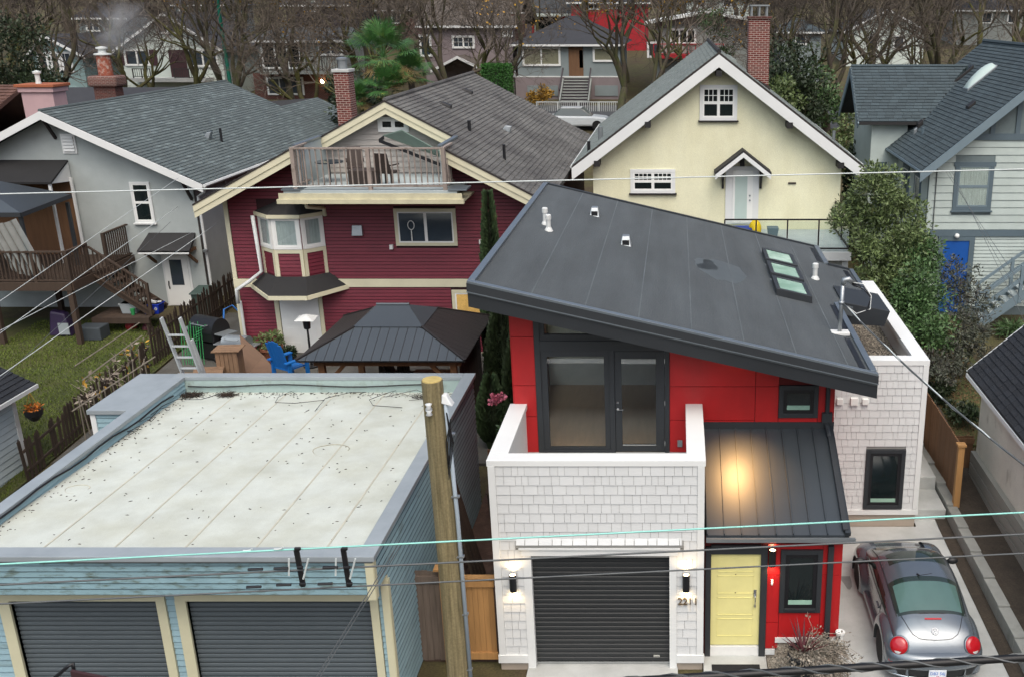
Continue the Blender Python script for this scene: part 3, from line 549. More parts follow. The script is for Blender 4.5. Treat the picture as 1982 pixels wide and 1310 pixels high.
q=M();q.box(PX1,PX1+.018,PY,4.98,.3,2.6);q.build('wall_panel','red_panel',PW)
one(fp,'base_board','white_trim',LH,1.8,PX1+.03,.2,.3,-.02,.04);one(fp,'base_board','white_trim',LH,1.6,1.8,-.06,.05,-.02,.04)
dark_window(fp,wu0,wu1,wz0,wz1,LH,True)
q=M();fp.box(q,wu0+.1,wu1-.1,wz0+.05,wz0+.09,.06,.09);q.build('window_sill','charcoal_metal',LH)
# door
m=M();fp.box(m,.5,.6,-.1,2.2,-.05,.06);fp.box(m,1.5,1.62,-.1,2.2,-.05,.06);fp.box(m,.6,1.5,2.06,2.24,-.05,.06);m.build('door_frame','charcoal',LH,bevel=.004)
m=M();m.box(.6,1.5,PY+.0,PY+.05,.13,2.06);YD=m.build('front_door','door_yellow',LH,bevel=.003)
for k in range(4):
    zz=.32+k*.45
    m=M()
    for b in ((.72,1.38,zz,zz+.012),(.72,1.38,zz+.36,zz+.372),(.72,.732,zz,zz+.372),(1.368,1.38,zz,zz+.372)): fp.box(m,*b,0,.007)
    m.build('door_moulding','door_yellow',YD)
h=W(1460,1155,y=PY).z;q=M();fp.box(q,1.385,1.435,h+.02,h+.16,0,.014);fp.box(q,1.395,1.43,h-.2,h-.15,0,.014);q.tube([fp.p(1.41,h+.03,.012),fp.p(1.41,h+.03,.06),fp.p(1.41,h-.06,.075),fp.p(1.41,h-.17,.06),fp.p(1.41,h-.18,.012)],.011,6);q.build('handle','steel',YD)
for zz in (1.62,1.24):
    q=M();q.lathe([(.012,0),(.009,.008),(.001,.008)],fp.p(1.05,zz,0),10,(0,-1,0));q.build('peephole','number_bronze',YD)
m=M();m.hexa([(.6,PY-.04,-.08),(1.5,PY-.04,-.08),(1.5,PY+.1,-.08),(.6,PY+.1,-.08),(.6,PY-.02,.1),(1.5,PY-.02,.1),(1.5,PY+.1,.128),(.6,PY+.1,.128)]);m.build('threshold','caulk_white',LH)
p=W(1495,1079,y=PY-.1);sconce(p.x,PY,p.z)
p=W(1494,1124,y=PY);m=M();fp.box(m,p.x-.018,p.x+.018,p.z-.06,p.z+.06,.018,.04);db=m.build('doorbell','white_vinyl',LH,bevel=.006)
q=M();fp.box(q,p.x-.01,p.x+.01,p.z-.01,p.z+.045,.04,.043);q.build('lit_button','lens_warm',db)
# standing seam roof
LY,LZ,TY,TZ=.08,2.56,2.58,3.52;SXA,SXB=.5,3.03
def pr(x,y,d=0): return Vector((x,y,LZ+(TZ-LZ)*(y-LY)/(TY-LY)+d))
m=M();m.prism([pr(SXA,LY,-.04),pr(SXB,LY,-.04),pr(SXB,TY,-.04),pr(SXA,TY,-.04)],(0,0,-.08));PR=m.build('porch_roof','charcoal',LH)
n=8;e=(SXB-SXA-.1)/n
for k in range(n):
    a=SXA+.02+k*e;q=M();q.prism([pr(a+.004,LY-.02,-.038),pr(a+e-.004,LY-.02,-.038),pr(a+e-.004,TY-.02,-.038),pr(a+.004,TY-.02,-.038)],(0,0,.036));q.build('roof_panel','porch_metal',PR)
    q=M();q.bar(pr(a,LY-.02,.015),pr(a,TY-.04,.015),.016,.045);q.build('standing_seam','porch_metal',PR)
q=M();q.bar(pr(SXB-.03,LY-.03,.02),pr(SXB-.03,TY,.02),.1,.09);q.build('rake_trim','charcoal_metal',PR)
q=M();q.box(SXA-.02,UX1+.02,RY-.045,RY-.02,TZ-.02,TZ+.13);q.build('head_flashing','charcoal',PR)
q=M();q.prism([(SXA-.0,LY-.03,LZ-.05),(SXA,LY-.03,LZ-.12),(SXA,LY-.09,LZ-.12),(SXA,LY-.1,LZ-.04),(SXA,LY-.08,LZ-.04),(SXA,LY-.08,LZ-.1),(SXA,LY-.04,LZ-.1),(SXA,LY-.04,LZ-.05)],(SXB-SXA+.1,0,0));q.build('gutter','gutter_dull',PR)
q=M();q.box(SXA,SXB,LY-.005,PY,LZ-.16,LZ-.12);q.build('porch_soffit','charcoal',PR)
# downspouts
x=W(1600,800,y=RY).x
q=M();q.tube([(x,RY-.06,rz(x)-.5),(x,RY-.06,3.62),(x+.02,RY-.25,3.5),(x+.02,RY-.3,3.45)],.045,8);q.build('downspout','charcoal',LH)
q=M();q.box(x-.1,x+.1,RY-.11,RY-.02,3.66,3.86);q.build('downspout_head','charcoal',LH)
q=M();q.bar(pr(x+.04,TY-.3,.05),pr(x+.04,LY+.02,.05),.09,.07);q.build('downspout','charcoal',LH)
x=W(1603,1150,y=PY).x;q=M();fp.box(q,x-.05,x+.05,.0,2.24,.02,.1);q.build('downspout','charcoal',LH)
# ---- low side volume with gravel roof
AX0,AX1,AY=3.05,5.47,5.0;fa=YF(AY);AF=W(1690,545,z=4.08).y
m=M();m.box(AX0,AX1,AY,AY+.2,.35,3.98);m.box(AX1-.2,AX1,AY+.2,AF,.35,3.98);m.box(AX0,AX1-.2,AF-.2,AF,.35,3.98);AW=m.build('annex_wall','white_back',LH)
m=M();m.box(AX0,AX1-.02,AY+.02,AF-.02,-.4,.35);m.build('foundation','foundation',LH)
for b in ((AX0-.2,AX1+.03,AY-.03,AY+.3),(AX1-.3,AX1+.03,AY+.304,AF+.03),(AX0+.2,AX1-.304,AF-.27,AF+.03)):
    m=M();m.box(*b,3.97,4.09);m.build('parapet_cap','cap_metal',LH,bevel=.006)
m=M();m.box(AX0,AX1-.2,AY+.2,AF-.2,3.3,3.5);GR=m.build('gravel_roof','gravel_dark',LH)
gm=M();rg=random.Random(11)
for i in range(7000):
    a,b=rg.uniform(AX0+.3,AX1-.22),rg.uniform(AY+.22,AF-.3);s=rg.uniform(.014,.034);t=rg.uniform(0,6.3);c,d_=math.cos(t)*s,math.sin(t)*s
    gm.add([(a+c,b+d_,3.5),(a-d_,b+c,3.5),(a-c,b-d_,3.5),(a+d_,b-c,3.5),(a,b,3.5+s*1.1)],[(0,1,4),(1,2,4),(2,3,4),(3,0,4)])
tag(gm.build('roof_gravel','gravel_white',LH),kind='stuff')
m=M();m.box(AX1-.22,AX1-.2,AY+.2,AF-.2,3.5,3.97);m.box(AX0,AX1-.2,AF-.22,AF-.2,3.5,3.97);m.build('parapet_lining','white_trim',LH)
one(fa,'corner_board','white_trim',LH,AX1-.1,AX1+.014,.48,3.97,-.02,.035);one(fa,'base_board','white_trim',LH,2.96,AX1+.03,.35,.47,-.02,.05)
a0,a1=W(1670,975,y=AY).x,W(1745,975,y=AY).x;b0,b1=W(1700,982,y=AY).z,W(1710,868,y=AY).z
vx=[W(1625,775,y=AY),W(1653,775,y=AY),W(1674,775,y=AY)]
shingle_wall(fa,AW,AX0-.1,AX1-.1,.47,3.97,[(a0,a1,b0,b1)],seed=9)
if RESTSH.v: tag(RESTSH.build('shingle_field','white_shingle',AW),kind='stuff')
w=dark_window(fa,a0,a1,b0,b1,LH,True)
for k,p in enumerate(vx):
    m=M();s=.07 if k!=1 else .085;fa.box(m,p.x-s,p.x+s,p.z-s,p.z+s,0,.09);v=m.build('vent_hood','white_vinyl',LH,bevel=.01)
one(Fr((AX1,0,0),(0,1,0),(1,0,0)),'corner_board','white_trim',LH,AY-.03,AY+.09,.48,3.97,0,.02)
sf=Fr((AX1,0,0),(0,1,0),(1,0,0));siding(sf,AW,'white_shingle',AY+.1,AF,.47,3.97,.178)
# lane house ground

rg=random.Random(41)
for u,v,rx_,ry_ in ((1400,525,.62,.34),(1365,520,.3,.2)):
    p=W(u,v,z=5.6);x0=p.x;y0=p.y;q=M();q.prism([rp(x0+rx_*rg.uniform(.75,1.1)*math.cos(t*.39),y0+ry_*3*rg.uniform(.75,1.1)*math.sin(t*.39),-.0015) for t in range(16)],(0,0,.0015));q.build('water_mark','ponding',ROOF)
# ================= GROUND =================
def terrain():
    m=M();ys=sorted(set([-60,-30,-8]+[t[0] for t in TER]+[400]+list(range(-2,60,2))));xs=[-300,-120,-60,-30,-20,-10,0,10,20,30,60,120,300]
    m.add([(x,y,gz(y)-.05) for y in ys for x in xs],[(j*len(xs)+i,j*len(xs)+i+1,(j+1)*len(xs)+i+1,(j+1)*len(xs)+i) for j in range(len(ys)-1) for i in range(len(xs)-1)])
    tag(m.build('ground','leaf_litter'),'damp brown earth and leaf litter between the houses','ground',kind='structure')
terrain()
def slab(name,mat,x0,x1,y0,y1,label,cat,dz=.0,th=.3,n=None):
    m=M();k=n or max(1,int((y1-y0)/2))
    for i in range(k):
        a=y0+(y1-y0)*i/k;b=y0+(y1-y0)*(i+1)/k
        m.add([(x0,a,gz(a)+dz),(x1,a,gz(a)+dz),(x1,b,gz(b)+dz),(x0,b,gz(b)+dz)],[(0,1,2,3)])
    m.add([(x0,y0,gz(y0)+dz-th),(x1,y0,gz(y0)+dz-th),(x1,y0,gz(y0)+dz),(x0,y0,gz(y0)+dz)],[(0,1,2,3)])
    return tag(m.build(name,mat),label,cat,kind='structure')
slab('lane','asphalt',-60,60,-9,-.75,'grey asphalt back lane in front of the garages','lane',-.01)
slab('apron','concrete',-2.75,0.0,-.75,.1,'pale concrete apron under the dark garage door','pavement',.02)
slab('driveway','concrete',2.97,6.0,-1.2,5,'pale concrete driveway under the parked car','driveway',.04)
slab('driveway','concrete',5.5,6.35,5.0,5.35,'short concrete strip leading from the driveway to the side steps','driveway',.038)
slab('gravel_bed','gravel_white',1.66,2.96,-1.0,.32,'pale gravel bed under the red porch wall','gravel',.0)
m=M();rg=random.Random(4)
for i in range(5200):
    a,b=rg.uniform(1.68,2.95),rg.uniform(-.98,.3);s=rg.uniform(.010,.024);t=rg.uniform(0,6.3);c,d=math.cos(t)*s,math.sin(t)*s;z=gz(b)
    m.add([(a+c,b+d,z),(a-d,b+c,z),(a-c,b-d,z),(a+d,b-c,z),(a,b,z+s)],[(0,1,4),(1,2,4),(2,3,4),(3,0,4)])
tag(m.build('pebbles','gravel_white'),'loose pale pebbles in front of the red porch wall','gravel',kind='stuff')
m=M();m.box(.47,1.64,-.9,.34,-.4,-.085);tag(m.build('stoop','concrete',bevel=.01),'concrete stoop in front of the yellow door','stoop',kind='structure')
m=M();m.box(.62,1.5,-.52,-.02,-.083,-.066);dm=m.build('doormat','mat_black',bevel=.004);tag(dm,'black rectangular doormat on the stoop before the yellow door','doormat')
slab('alley_floor','alley_soil',-4.72,-3.27,.25,9,'dark reddish earth passage between the blue garage and the lane house','path',.01)
slab('lawn','grass_ground',-26,-16.3,5.0,18.5,'mossy green lawn behind the grey stucco house','lawn',.02,n=6)
slab('patio','patio_grey',-16.2,-4.4,8,19,'grey paved patio behind the burgundy house','patio',.03,n=4)
slab('side_path','soil',6.0,6.28,-3,9,'strip of dark soil beside the driveway','soil',.06)
slab('gravel_path','soil',6.52,7.4,-3,14,'dark gravelly strip beside the stucco garage wall','path',.3,.5)
slab('yard','grass_ground',5.55,9.5,9,18.4,'damp mossy ground under the shrubs','yard',.03,n=5)
slab('street','street_asphalt',-200,200,54,64,'wide asphalt street beyond the houses','street',.03,n=3)
# retaining wall of concrete blocks
rt=thing('retaining_wall','low grey concrete block retaining wall along the driveway','wall',(6.4,3,0))
y=-2.6;k=0
while y<9:
    m=M();h=gz(y)+.38;m.box(6.28,6.52,y,y+.98,-.5,h);m.build('block','block_grey',rt,bevel=.012);y+=1.0;k+=1
st=thing('side_steps','two broad concrete steps beside the white shingled wall','steps',(5.9,6,0))
for a,b,z in ((5.3,6.35,.3),(6.35,7.8,.62),(7.8,9.6,.68)):
    m=M();m.box(5.48,6.24,a,b,-.3,z);m.build('step' if z<.65 else 'landing','concrete',st,bevel=.012)
# grass tufts on the lawn
rg=random.Random(21);m=M()
for i in range(42000):
    x,y=rg.uniform(-22.5,-16.35),rg.uniform(5.1,18.2);h=rg.uniform(.03,.09);t=rg.uniform(0,6.3);w=.012;z=gz(y)+.015;c,s=math.cos(t)*w,math.sin(t)*w
    m.add([(x-c,y-s,z),(x+c,y+s,z),(x+rg.uniform(-.05,.05),y+rg.uniform(-.05,.05),z+h)],[(0,1,2)])
tag(m.build('grass','grass_blade'),'short uneven green grass blades of the lawn','grass',kind='stuff')

dw=bpy.data.objects['driveway'];rg=random.Random(33);p=W(1637,1118,z=-.03)
m=M();m.prism([(p.x+.11*rg.uniform(.6,1.2)*math.cos(t*.45),p.y+.42*rg.uniform(.75,1.1)*math.sin(t*.45),gz(p.y)+.0405) for t in range(14)],(0,0,.002));m.build('wet_stain','stain_dark',dw)
# ================= BLUE DOUBLE GARAGE =================
LG=thing('double_garage','flat-roofed blue clapboard double garage with grey roller doors and white roof','garage',(-8.1,2,-.2))
gx0,gx1,gy0,gy1,gt=-11.57,-4.72,-2.0,6.2,3.34;wy=-1.4
D1=(W(15,1165,y=wy).x,W(300,1165,y=wy).x);D2=(W(358,1165,y=wy).x,W(715,1165,y=wy).x);dz=2.14
m=M()
for a,b in ((gx0+.04,D1[0]),(D1[1],D2[0]),(D2[1],gx1-.04)): m.box(a,b,wy+.06,wy+.2,-.3,dz)
m.box(gx0+.04,gx1-.04,wy+.06,wy+.2,dz,2.68);m.box(gx0+.04,gx0+.2,wy+.2,gy1-.04,-.3,3.22);m.box(gx1-.2,gx1-.04,wy+.2,gy1-.04,-.3,3.22);m.box(gx0+.2,gx1-.2,gy1-.2,gy1-.04,-.3,3.22);m.box(gx0+.04,gx1-.04,gy0+.04,wy+.06,2.62,2.72);m.box(gx0+.04,gx1-.04,gy0+.04,gy0+.2,2.72,3.22);GWL=m.build('wall','blue_lap_shade',LG)
# clapboards: front fascia (weathered), right side, bits around the doors
siding(YF(gy0+.04),GWL,'blue_fascia',gx0,gx1-.12,2.62,3.24,.105,name='clapboard',lap=.022,gap=.022)
fs=Fr((gx1-.04,0,0),(0,1,0),(1,0,0));siding(fs,GWL,'blue_siding',lambda z:gy0+.1 if z>2.55 else wy+.1,gy1-.02,-.2,3.22,.125,name='clapboard',lap=.018,gap=.05,th=.008)
ff=YF(wy+.06)
siding(ff,GWL,'blue_siding',gx0,gx1-.1,-.2,2.62,.12,holes=[(D1[0]-.18,D1[1]+.16,-1,3),(D2[0]-.18,D2[1]+.14,-1,3)],name='clapboard')
one(ff,'frieze_board','cream_trim',LG,D1[0]-.17,D1[1]+.15,dz,dz+.16,0,.05);one(ff,'frieze_board','cream_trim',LG,D2[0]-.17,D2[1]+.13,dz,dz+.16,0,.05)
for a,b in ((D1[0]-.18,D1[0]),(D1[1],D1[1]+.15),(D2[0]-.18,D2[0]),(D2[1],D2[1]+.13)): one(ff,'door_jamb','cream_trim',LG,a,b,-.2,dz,-.1,.046)
one(ff,'corner_board','cream_trim',LG,gx1-.13,gx1-.02,-.2,2.6,-.02,.05);one(fs,'corner_board','cream_trim',LG,wy+.02,wy+.13,-.2,2.52,0,.035)
one(YF(gy0+.04),'corner_board','cream_trim',LG,gx1-.13,gx1-.005,2.56,3.23,-.02,.05);one(fs,'corner_board','cream_trim',LG,gy0+.01,gy0+.12,2.56,3.23,0,.045)
for d0,d1 in (D1,D2):
    m=M();m.box(d0,d1,wy+.14,wy+.16,-.2,dz);DD=m.build('roller_door','garage_slat_dark',LG)
    n=26;e=(dz+.2)/n
    for i in range(n):
        z=-.2+i*e;y=wy+.12;m=M();m.add([(d0,y+.016,z),(d1,y+.016,z),(d0,y,z+.012),(d1,y,z+.012),(d0,y-.004,z+e*.45),(d1,y-.004,z+e*.45),(d0,y,z+e-.022),(d1,y,z+e-.022),(d0,y+.016,z+e-.012),(d1,y+.016,z+e-.012)],[(0,1,3,2),(2,3,5,4),(4,5,7,6),(6,7,9,8)]);m.build('slat','garage_slat',DD)
# roof deck falls a little to the front, seams, parapets
def dk(y): return 3.2-.03*(y-gy0)
m=M();m.prism([(gx0+.2,gy0+.2,dk(gy0)),(gx1-.2,gy0+.2,dk(gy0)),(gx1-.2,gy1-.2,dk(gy1)),(gx0+.2,gy1-.2,dk(gy1))],(0,0,-.12));GD_=m.build('roof_deck','garage_deck',LG)
for k in range(1,6):
    x=gx0+.3+k*1.13;q=M();q.prism([(x,gy0+.25,dk(gy0)+.002),(x+.03,gy0+.25,dk(gy0)+.002),(x+.03,gy1-.25,dk(gy1)+.002),(x,gy1-.25,dk(gy1)+.002)],(0,0,.004));q.build('deck_seam','deck_seam',GD_)
for x0,x1,y0,y1,nm in ((gx0-.03,gx1+.03,gy0-.03,gy0+.27,'parapet_cap'),(gx0-.03,gx0+.24,gy0+.274,gy1-.23,'parapet_cap'),(gx1-.24,gx1+.03,gy0+.274,gy1+.03,'parapet_cap'),(gx0-.03,gx1-.244,gy1-.226,gy1+.03,'parapet_cap')):
    m=M();m.box(x0,x1,y0,y1,3.25,gt);m.build(nm,'cap_grey',LG,bevel=.008)
for b in ((gx0+.2,gx0+.215,gy0+.2,gy1-.2,dk(gy1)-.05,3.25),(gx0+.2,gx1-.2,gy1-.215,gy1-.2,dk(gy1)-.05,3.25)):
    m=M();m.box(*b);m.build('parapet_lining','cap_inner',LG)
one(YF(gy0+.0),'drip_line','cap_dark',LG,gx0,gx1,3.235,3.255,-.02,.035)
siding(Fr((gx0+.217,0,0),(0,1,0),(1,0,0)),LG,'blue_siding',gy0+.3,gy1-.25,2.95,3.25,.1,name='clapboard')
# wires tucked along the parapet, patches of dirt and twigs
q=M();pts=[(gx0+.27,y,dk(y)+.16+.03*math.sin(y*3)) for y in [gy0+.3+i*.5 for i in range(15)]];q.tube(pts,.018,6);q.build('roof_cable','cable_black',LG)
q=M();pts=[(x,gy1-.26,dk(gy1)+.18+.03*math.sin(x*1.9)) for x in [gx0+.3+i*.45 for i in range(14)]];q.tube(pts,.016,6);q.build('roof_cable','cable_black',LG)
rg=random.Random(5)
for k in range(9):
    x0=rg.uniform(gx0+.4,gx1-1.2) if k>3 else gx0+.3+.05*k;y0=gy1-.45 if k>3 else 3.5+.6*k;q=M();z=dk(y0)+.02;a=rg.uniform(0,6)
    q.tube([(x0+.1*t*math.cos(a+t*.9)*(1.6 if k>3 else .5),y0-.1*t+.12*t*math.sin(a+t),z+.1*abs(math.sin(t*1.3))) for t in range(6)],.007,4);q.build('roof_wire','cable_black',LG)
m=M()
for i in range(620):
    x,y=rg.uniform(gx0+.3,gx1-.35),rg.uniform(gy0+.3,gy1-.3)
    if rg.random()<.55: y=gy1-.26-abs(rg.gauss(0,.16))
    if rg.random()<.35: x=gx0+.26+abs(rg.gauss(0,.16))
    l=rg.uniform(.008,.035);t=rg.uniform(0,6.3);z=dk(y)+.004;c,s=math.cos(t),math.sin(t);w=rg.uniform(.004,.012)
    m.add([(x-c*l-s*w,y-s*l+c*w,z),(x+c*l-s*w,y+s*l+c*w,z),(x+c*l+s*w,y+s*l-c*w,z),(x-c*l+s*w,y-s*l-c*w,z),(x,y,z+.012)],[(0,1,4),(1,2,4),(2,3,4),(3,0,4)])
tag(m.build('roof_debris','debris'),'scattered leaves and twig bits lying on the white garage roof','debris',kind='stuff')
for x,y,s in ((-11.1,5.7,.22),(-5.6,5.6,.3),(-10.3,5.75,.15)):
    q=M()
    for i in range(60):
        a,b=rg.gauss(0,s*.6),rg.gauss(0,s*.22);t=rg.uniform(0,3.2);l=rg.uniform(.05,.2);z=dk(y)+rg.uniform(.005,.04);q.tube([(x+a-l*math.cos(t),y+b-l*math.sin(t),z),(x+a+l*math.cos(t),y+b+l*math.sin(t),z+.02)],.006,3,False)
    tag(q.build('twig_pile','debris'),'small dark heap of twigs against the parapet of the white garage roof','twigs','twig heaps on the garage roof','stuff')
for u,v,r in ((640,872,.34),(150,952,.2)):
    p=W(u,v,z=3.06);q=M()
    for rr_ in ((r,.009),):
        q.tube([(p.x+rr_[0]*math.cos(t*.35)*(1+.1*math.sin(t)),p.y+rr_[0]*.9*math.sin(t*.35),dk(p.y)+.001) for t in range(15)],rr_[1],4,False)
    q.build('water_mark','deck_stain',GD_)
# lean-to box beside the roof
bx=thing('roof_box','low blue clapboard lean-to with flat grey metal top beside the garage roof','shed',(-12.2,5.6,.3))
m=M();m.box(-12.75,-11.64,4.6,6.75,-.1,3.0);BW=m.build('wall','blue_lap_shade',bx);m=M();m.box(-12.83,-11.61,4.52,6.84,3.0,3.1);m.build('top','cap_grey',bx,bevel=.008)
siding(YF(4.6),BW,'blue_siding',-12.75,-11.64,.2,3.0,.11,name='clapboard');one(YF(4.6),'corner_board','white_trim',bx,-12.79,-12.68,.2,2.99,0,.04)
# ================= UTILITY POLE =================
PX,PYY=-3.8,-.95;pt=W(836,735,y=PYY)
up=thing('utility_pole','thick weathered wooden utility pole stub with grey conduit between the garages','pole',(PX,PYY,-.2))
m=M();m.tube([(PX,PYY,-.4),(PX,PYY,2),(pt.x,PYY,pt.z)],[.2,.19,.165],18);m.build('pole','pole_wood',up,smooth=False)
m=M();m.lathe([(.155,0),(.15,.02),(.001,.03)],(pt.x,PYY,pt.z-.004),18);m.build('pole_top','pole_top',up)
m=M();m.tube([(PX+.22,PYY-.06,-.3),(PX+.2,PYY-.06,3.5),(pt.x+.2,PYY-.06,pt.z-.35)],.035,8);m.build('conduit','conduit_grey',up,smooth=True)
m=M();m.hexa([(pt.x+.14,PYY-.1,pt.z-.36),(pt.x+.32,PYY-.12,pt.z-.4),(pt.x+.32,PYY+.06,pt.z-.4),(pt.x+.14,PYY+.06,pt.z-.36),(pt.x+.15,PYY-.08,pt.z-.22),(pt.x+.22,PYY-.08,pt.z-.22),(pt.x+.22,PYY+.04,pt.z-.22),(pt.x+.15,PYY+.04,pt.z-.22)]);m.build('conduit_cap','porcelain',up,bevel=.015)
for dz_ in (0,-.1):
    m=M();m.lathe([(.02,-.05),(.055,-.04),(.03,0),(.055,.04),(.02,.05)],(pt.x-.03,PYY-.21,pt.z-.36+dz_),12);m.build('insulator','porcelain',up,smooth=True)
for k in range(5):
    z=pt.z-.9-k*1.1;m=M();m.box(PX+.13,PX+.26,PYY-.1,PYY-.02,z,z+.025);m.build('conduit_strap','galv',up)
for k in range(3):
    m=M();x=pt.x+.2;z=pt.z-.5;m.tube([(x+.02,PYY-.12,z),(x+.06+.02*k,PYY-.15,z-.5),(x-.02,PYY-.14,z-.95-.1*k),(x-.02+.03*k,PYY-.13,z-.5),(x+.08,PYY-.13,z-.1)],.01,5);m.build('cable_loop','cable_black',up)
# fences and leaning boards in the gap
def board_fence(name,label,fr,a0,a1,z0,z1,bw,mat,post=None,rails=(),cap=None,group=None,bd=.02,gap=.004,zf=None,seed=1):
    t=thing(name,label,'gate' if 'gate' in name else 'fence',fr.p((a0+a1)/2,z0),group);rg=random.Random(seed);n=max(1,round((a1-a0)/bw));w=(a1-a0)/n
    for i in range(n):
        zt=(zf(a0+(i+.5)*w) if zf else 0);m=M();fr.box(m,a0+i*w+gap/2,a0+(i+1)*w-gap/2,z0+zt+rg.uniform(-.01,.01),z1+zt+rg.uniform(-.015,.015),rg.uniform(-.004,.004),bd);m.build('plank',mat,t)
    for z,hh in rails:
        m=M();za=z+(zf(a0) if zf else 0);zb=z+(zf(a1) if zf else 0);m.hexa([fr.p(a0-.02,za,bd+.04),fr.p(a1+.02,zb,bd+.04),fr.p(a1+.02,zb,bd+.002),fr.p(a0-.02,za,bd+.002),fr.p(a0-.02,za+hh,bd+.04),fr.p(a1+.02,zb+hh,bd+.04),fr.p(a1+.02,zb+hh,bd+.002),fr.p(a0-.02,za+hh,bd+.002)]);m.build('rail',mat,t)
    for a in (post or []):
        zt=(zf(a) if zf else 0);m=M();fr.box(m,a-.05,a+.05,z0-.2+zt,z1+.08+zt,-.09,-.002);m.build('post',mat,t)
    if cap:
        m=M();fr.box(m,a0-.05,a1+.05,z1+.02,z1+.06,-.06,.07);m.build('cap_rail',mat,t)
    return t
board_fence('cedar_gate','fresh orange cedar board gate beside the white garage corner','gate' and YF(.2),-4.12,-3.34,-.1,1.58,.098,'cedar',rails=((-.08,.14),(1.45,.12)),cap=True,seed=2)
board_fence('weathered_fence','grey weathered board fence panel beside the blue garage','fence' and YF(.25),-4.98,-4.3,-.15,1.72,.12,'weathered',post=[-5.0,-4.28],rails=((1.5,.14),),seed=3)
m=M();m.box(-4.3,-4.16,.14,.28,-.2,1.8);cp=thing('cedar_post','orange cedar gate post with a flat cap behind the utility pole','post',(-4.23,.2,-.2));m.build('post','cedar',cp);m=M();m.box(-4.38,-4.08,.08,.34,1.8,1.84);m.build('cap','cedar',cp)
for k in range(4):
    a=-4.62+k*.03;m=M();y=2.4+k*.17;m.hexa([(-4.2+k*.02,y,0),(-4.14+k*.02,y,0),(-4.14+k*.02,y+.16,0),(-4.2+k*.02,y+.16,0),(-4.66,y,2.6-.1*k),(-4.6,y,2.6-.1*k),(-4.6,y+.16,2.6-.1*k),(-4.66,y+.16,2.6-.1*k)])
    tag(m.build('leaning_board','weathered_dark'),'long dark weathered plank leaning against the blue garage wall','plank','planks leaning in the passage')
for k,(x,y,s) in enumerate(((-4.1,5.2,.3),(-3.75,4.4,.18))):
    m=M();m.lathe([(s*.8,0),(s,.75 if k==0 else .35),(s*1.08,.76 if k==0 else .36),(s*1.08,.8 if k==0 else .4),(s*.9,.8 if k==0 else .4),(s*.85,.6 if k==0 else .3),(.001,.6 if k==0 else .3)],(x,y,.05),18)
    tag(m.build('barrel' if k==0 else 'bucket','weathered_dark',smooth=False),'dark round barrel standing in the passage beside the blue garage' if k==0 else 'small dark bucket on the passage floor beside the white wall','barrel' if k==0 else 'bucket')
m=M();m.box(-4.55,-3.5,6.3,6.36,0,1.35);tag(m.build('passage_board','cedar_dark'),'brown plywood board closing the passage behind the barrel','board')
for k in range(7):
    m=M();x,y=rg.uniform(-4.1,-3.5),rg.uniform(2.2,4.2);t=rg.uniform(-.6,.6);m.bar((x,y,.05+.03*k),(x+.5*math.sin(t),y+.6*math.cos(t),.08+.03*k),.09,.03);tag(m.build('scrap_wood','weathered_dark'),'dark scrap of wood lying in the passage','scrap','scrap wood in the passage')
# ================= CAR =================
mk('car_paint','#626c75',.24,.03,1,metal=.45,coat=1);mk('car_dark','#16181b',.5,.05);mk('tyre','#131416',.85,.1,20);mk('rim','#7f8489',.35,.08,4,metal=.8)
mk('tail_red','#a90f1c',.18,.06,8,coat=.5);mk('tail_white','#cfd2d2',.2);mk('plate_white','#dfe4ea',.5);mk('plate_blue','#5a7fc4',.5);mk('plate_red','#b02a2a',.5)
mk('car_glass','#26322f',.05,.1,1,spec=.8);mk('car_rearglass','#4f6a66',.04,.12,1.2,spec=.8,c2='#4c6863',cov=.4,c2scale=2);mk('chrome','#c8ccd0',.15,.03,metal=1);mk('badge_white','#d5d8da',.3)
CAR=thing('parked_car','slate grey round-backed two-door car parked on the concrete driveway','car',(0,0,0),local=True)
def sm(pts,t):
    for i,((a,b),(c,d)) in enumerate(zip(pts,pts[1:])):
        if t<=c or i==len(pts)-2:
            k=max(0,min(1,(t-a)/(c-a)));p0=pts[max(0,i-1)];p3=pts[min(len(pts)-1,i+2)]
            m0=(d-p0[1])/(c-p0[0])*(c-a);m1=(p3[1]-b)/(p3[0]-a)*(c-a)
            return (2*k**3-3*k**2+1)*b+(k**3-2*k**2+k)*m0+(-2*k**3+3*k**2)*d+(k**3-k**2)*m1
ZT=[(0,.5),(.05,.66),(.15,.82),(.35,1.0),(.62,1.155),(.95,1.3),(1.3,1.42),(1.7,1.495),(2.1,1.5),(2.4,1.44),(2.75,1.26),(3.1,1.06),(3.3,.96),(3.6,.88),(3.85,.76),(4.0,.62),(4.08,.45)]
WB=[(0,.5),(.06,.6),(.2,.68),(.5,.74),(1,.775),(2,.79),(3,.75),(3.5,.68),(3.85,.55),(4.08,.3)]
def sec(y,t):   # t 0..1 sill->crown (left half, x>=0)
    zt=sm(ZT,y);w=sm(WB,y);bz=min(.9,zt-.1-.22*max(0,.6-y)*0)
    bz=max(.3,bz)
    if t<.3:
        k=t/.3;return (w*(.93+.07*math.sin(k*math.pi*.6)/.95),.2+(bz-.2)*k)
    a=(t-.3)/.7*math.pi/2;return (w*.985*max(0,math.cos(a))**.72,bz+(zt-bz)*max(0,math.sin(a))**.85)
SN,TN=68,24;YS=[4.08*i/SN for i in range(SN+1)]
def cp_(i,j):   # j -TN..TN
    y=YS[i];x,z=sec(y,1-abs(j)/TN);return (x*(1 if j>=0 else -1),y,z)
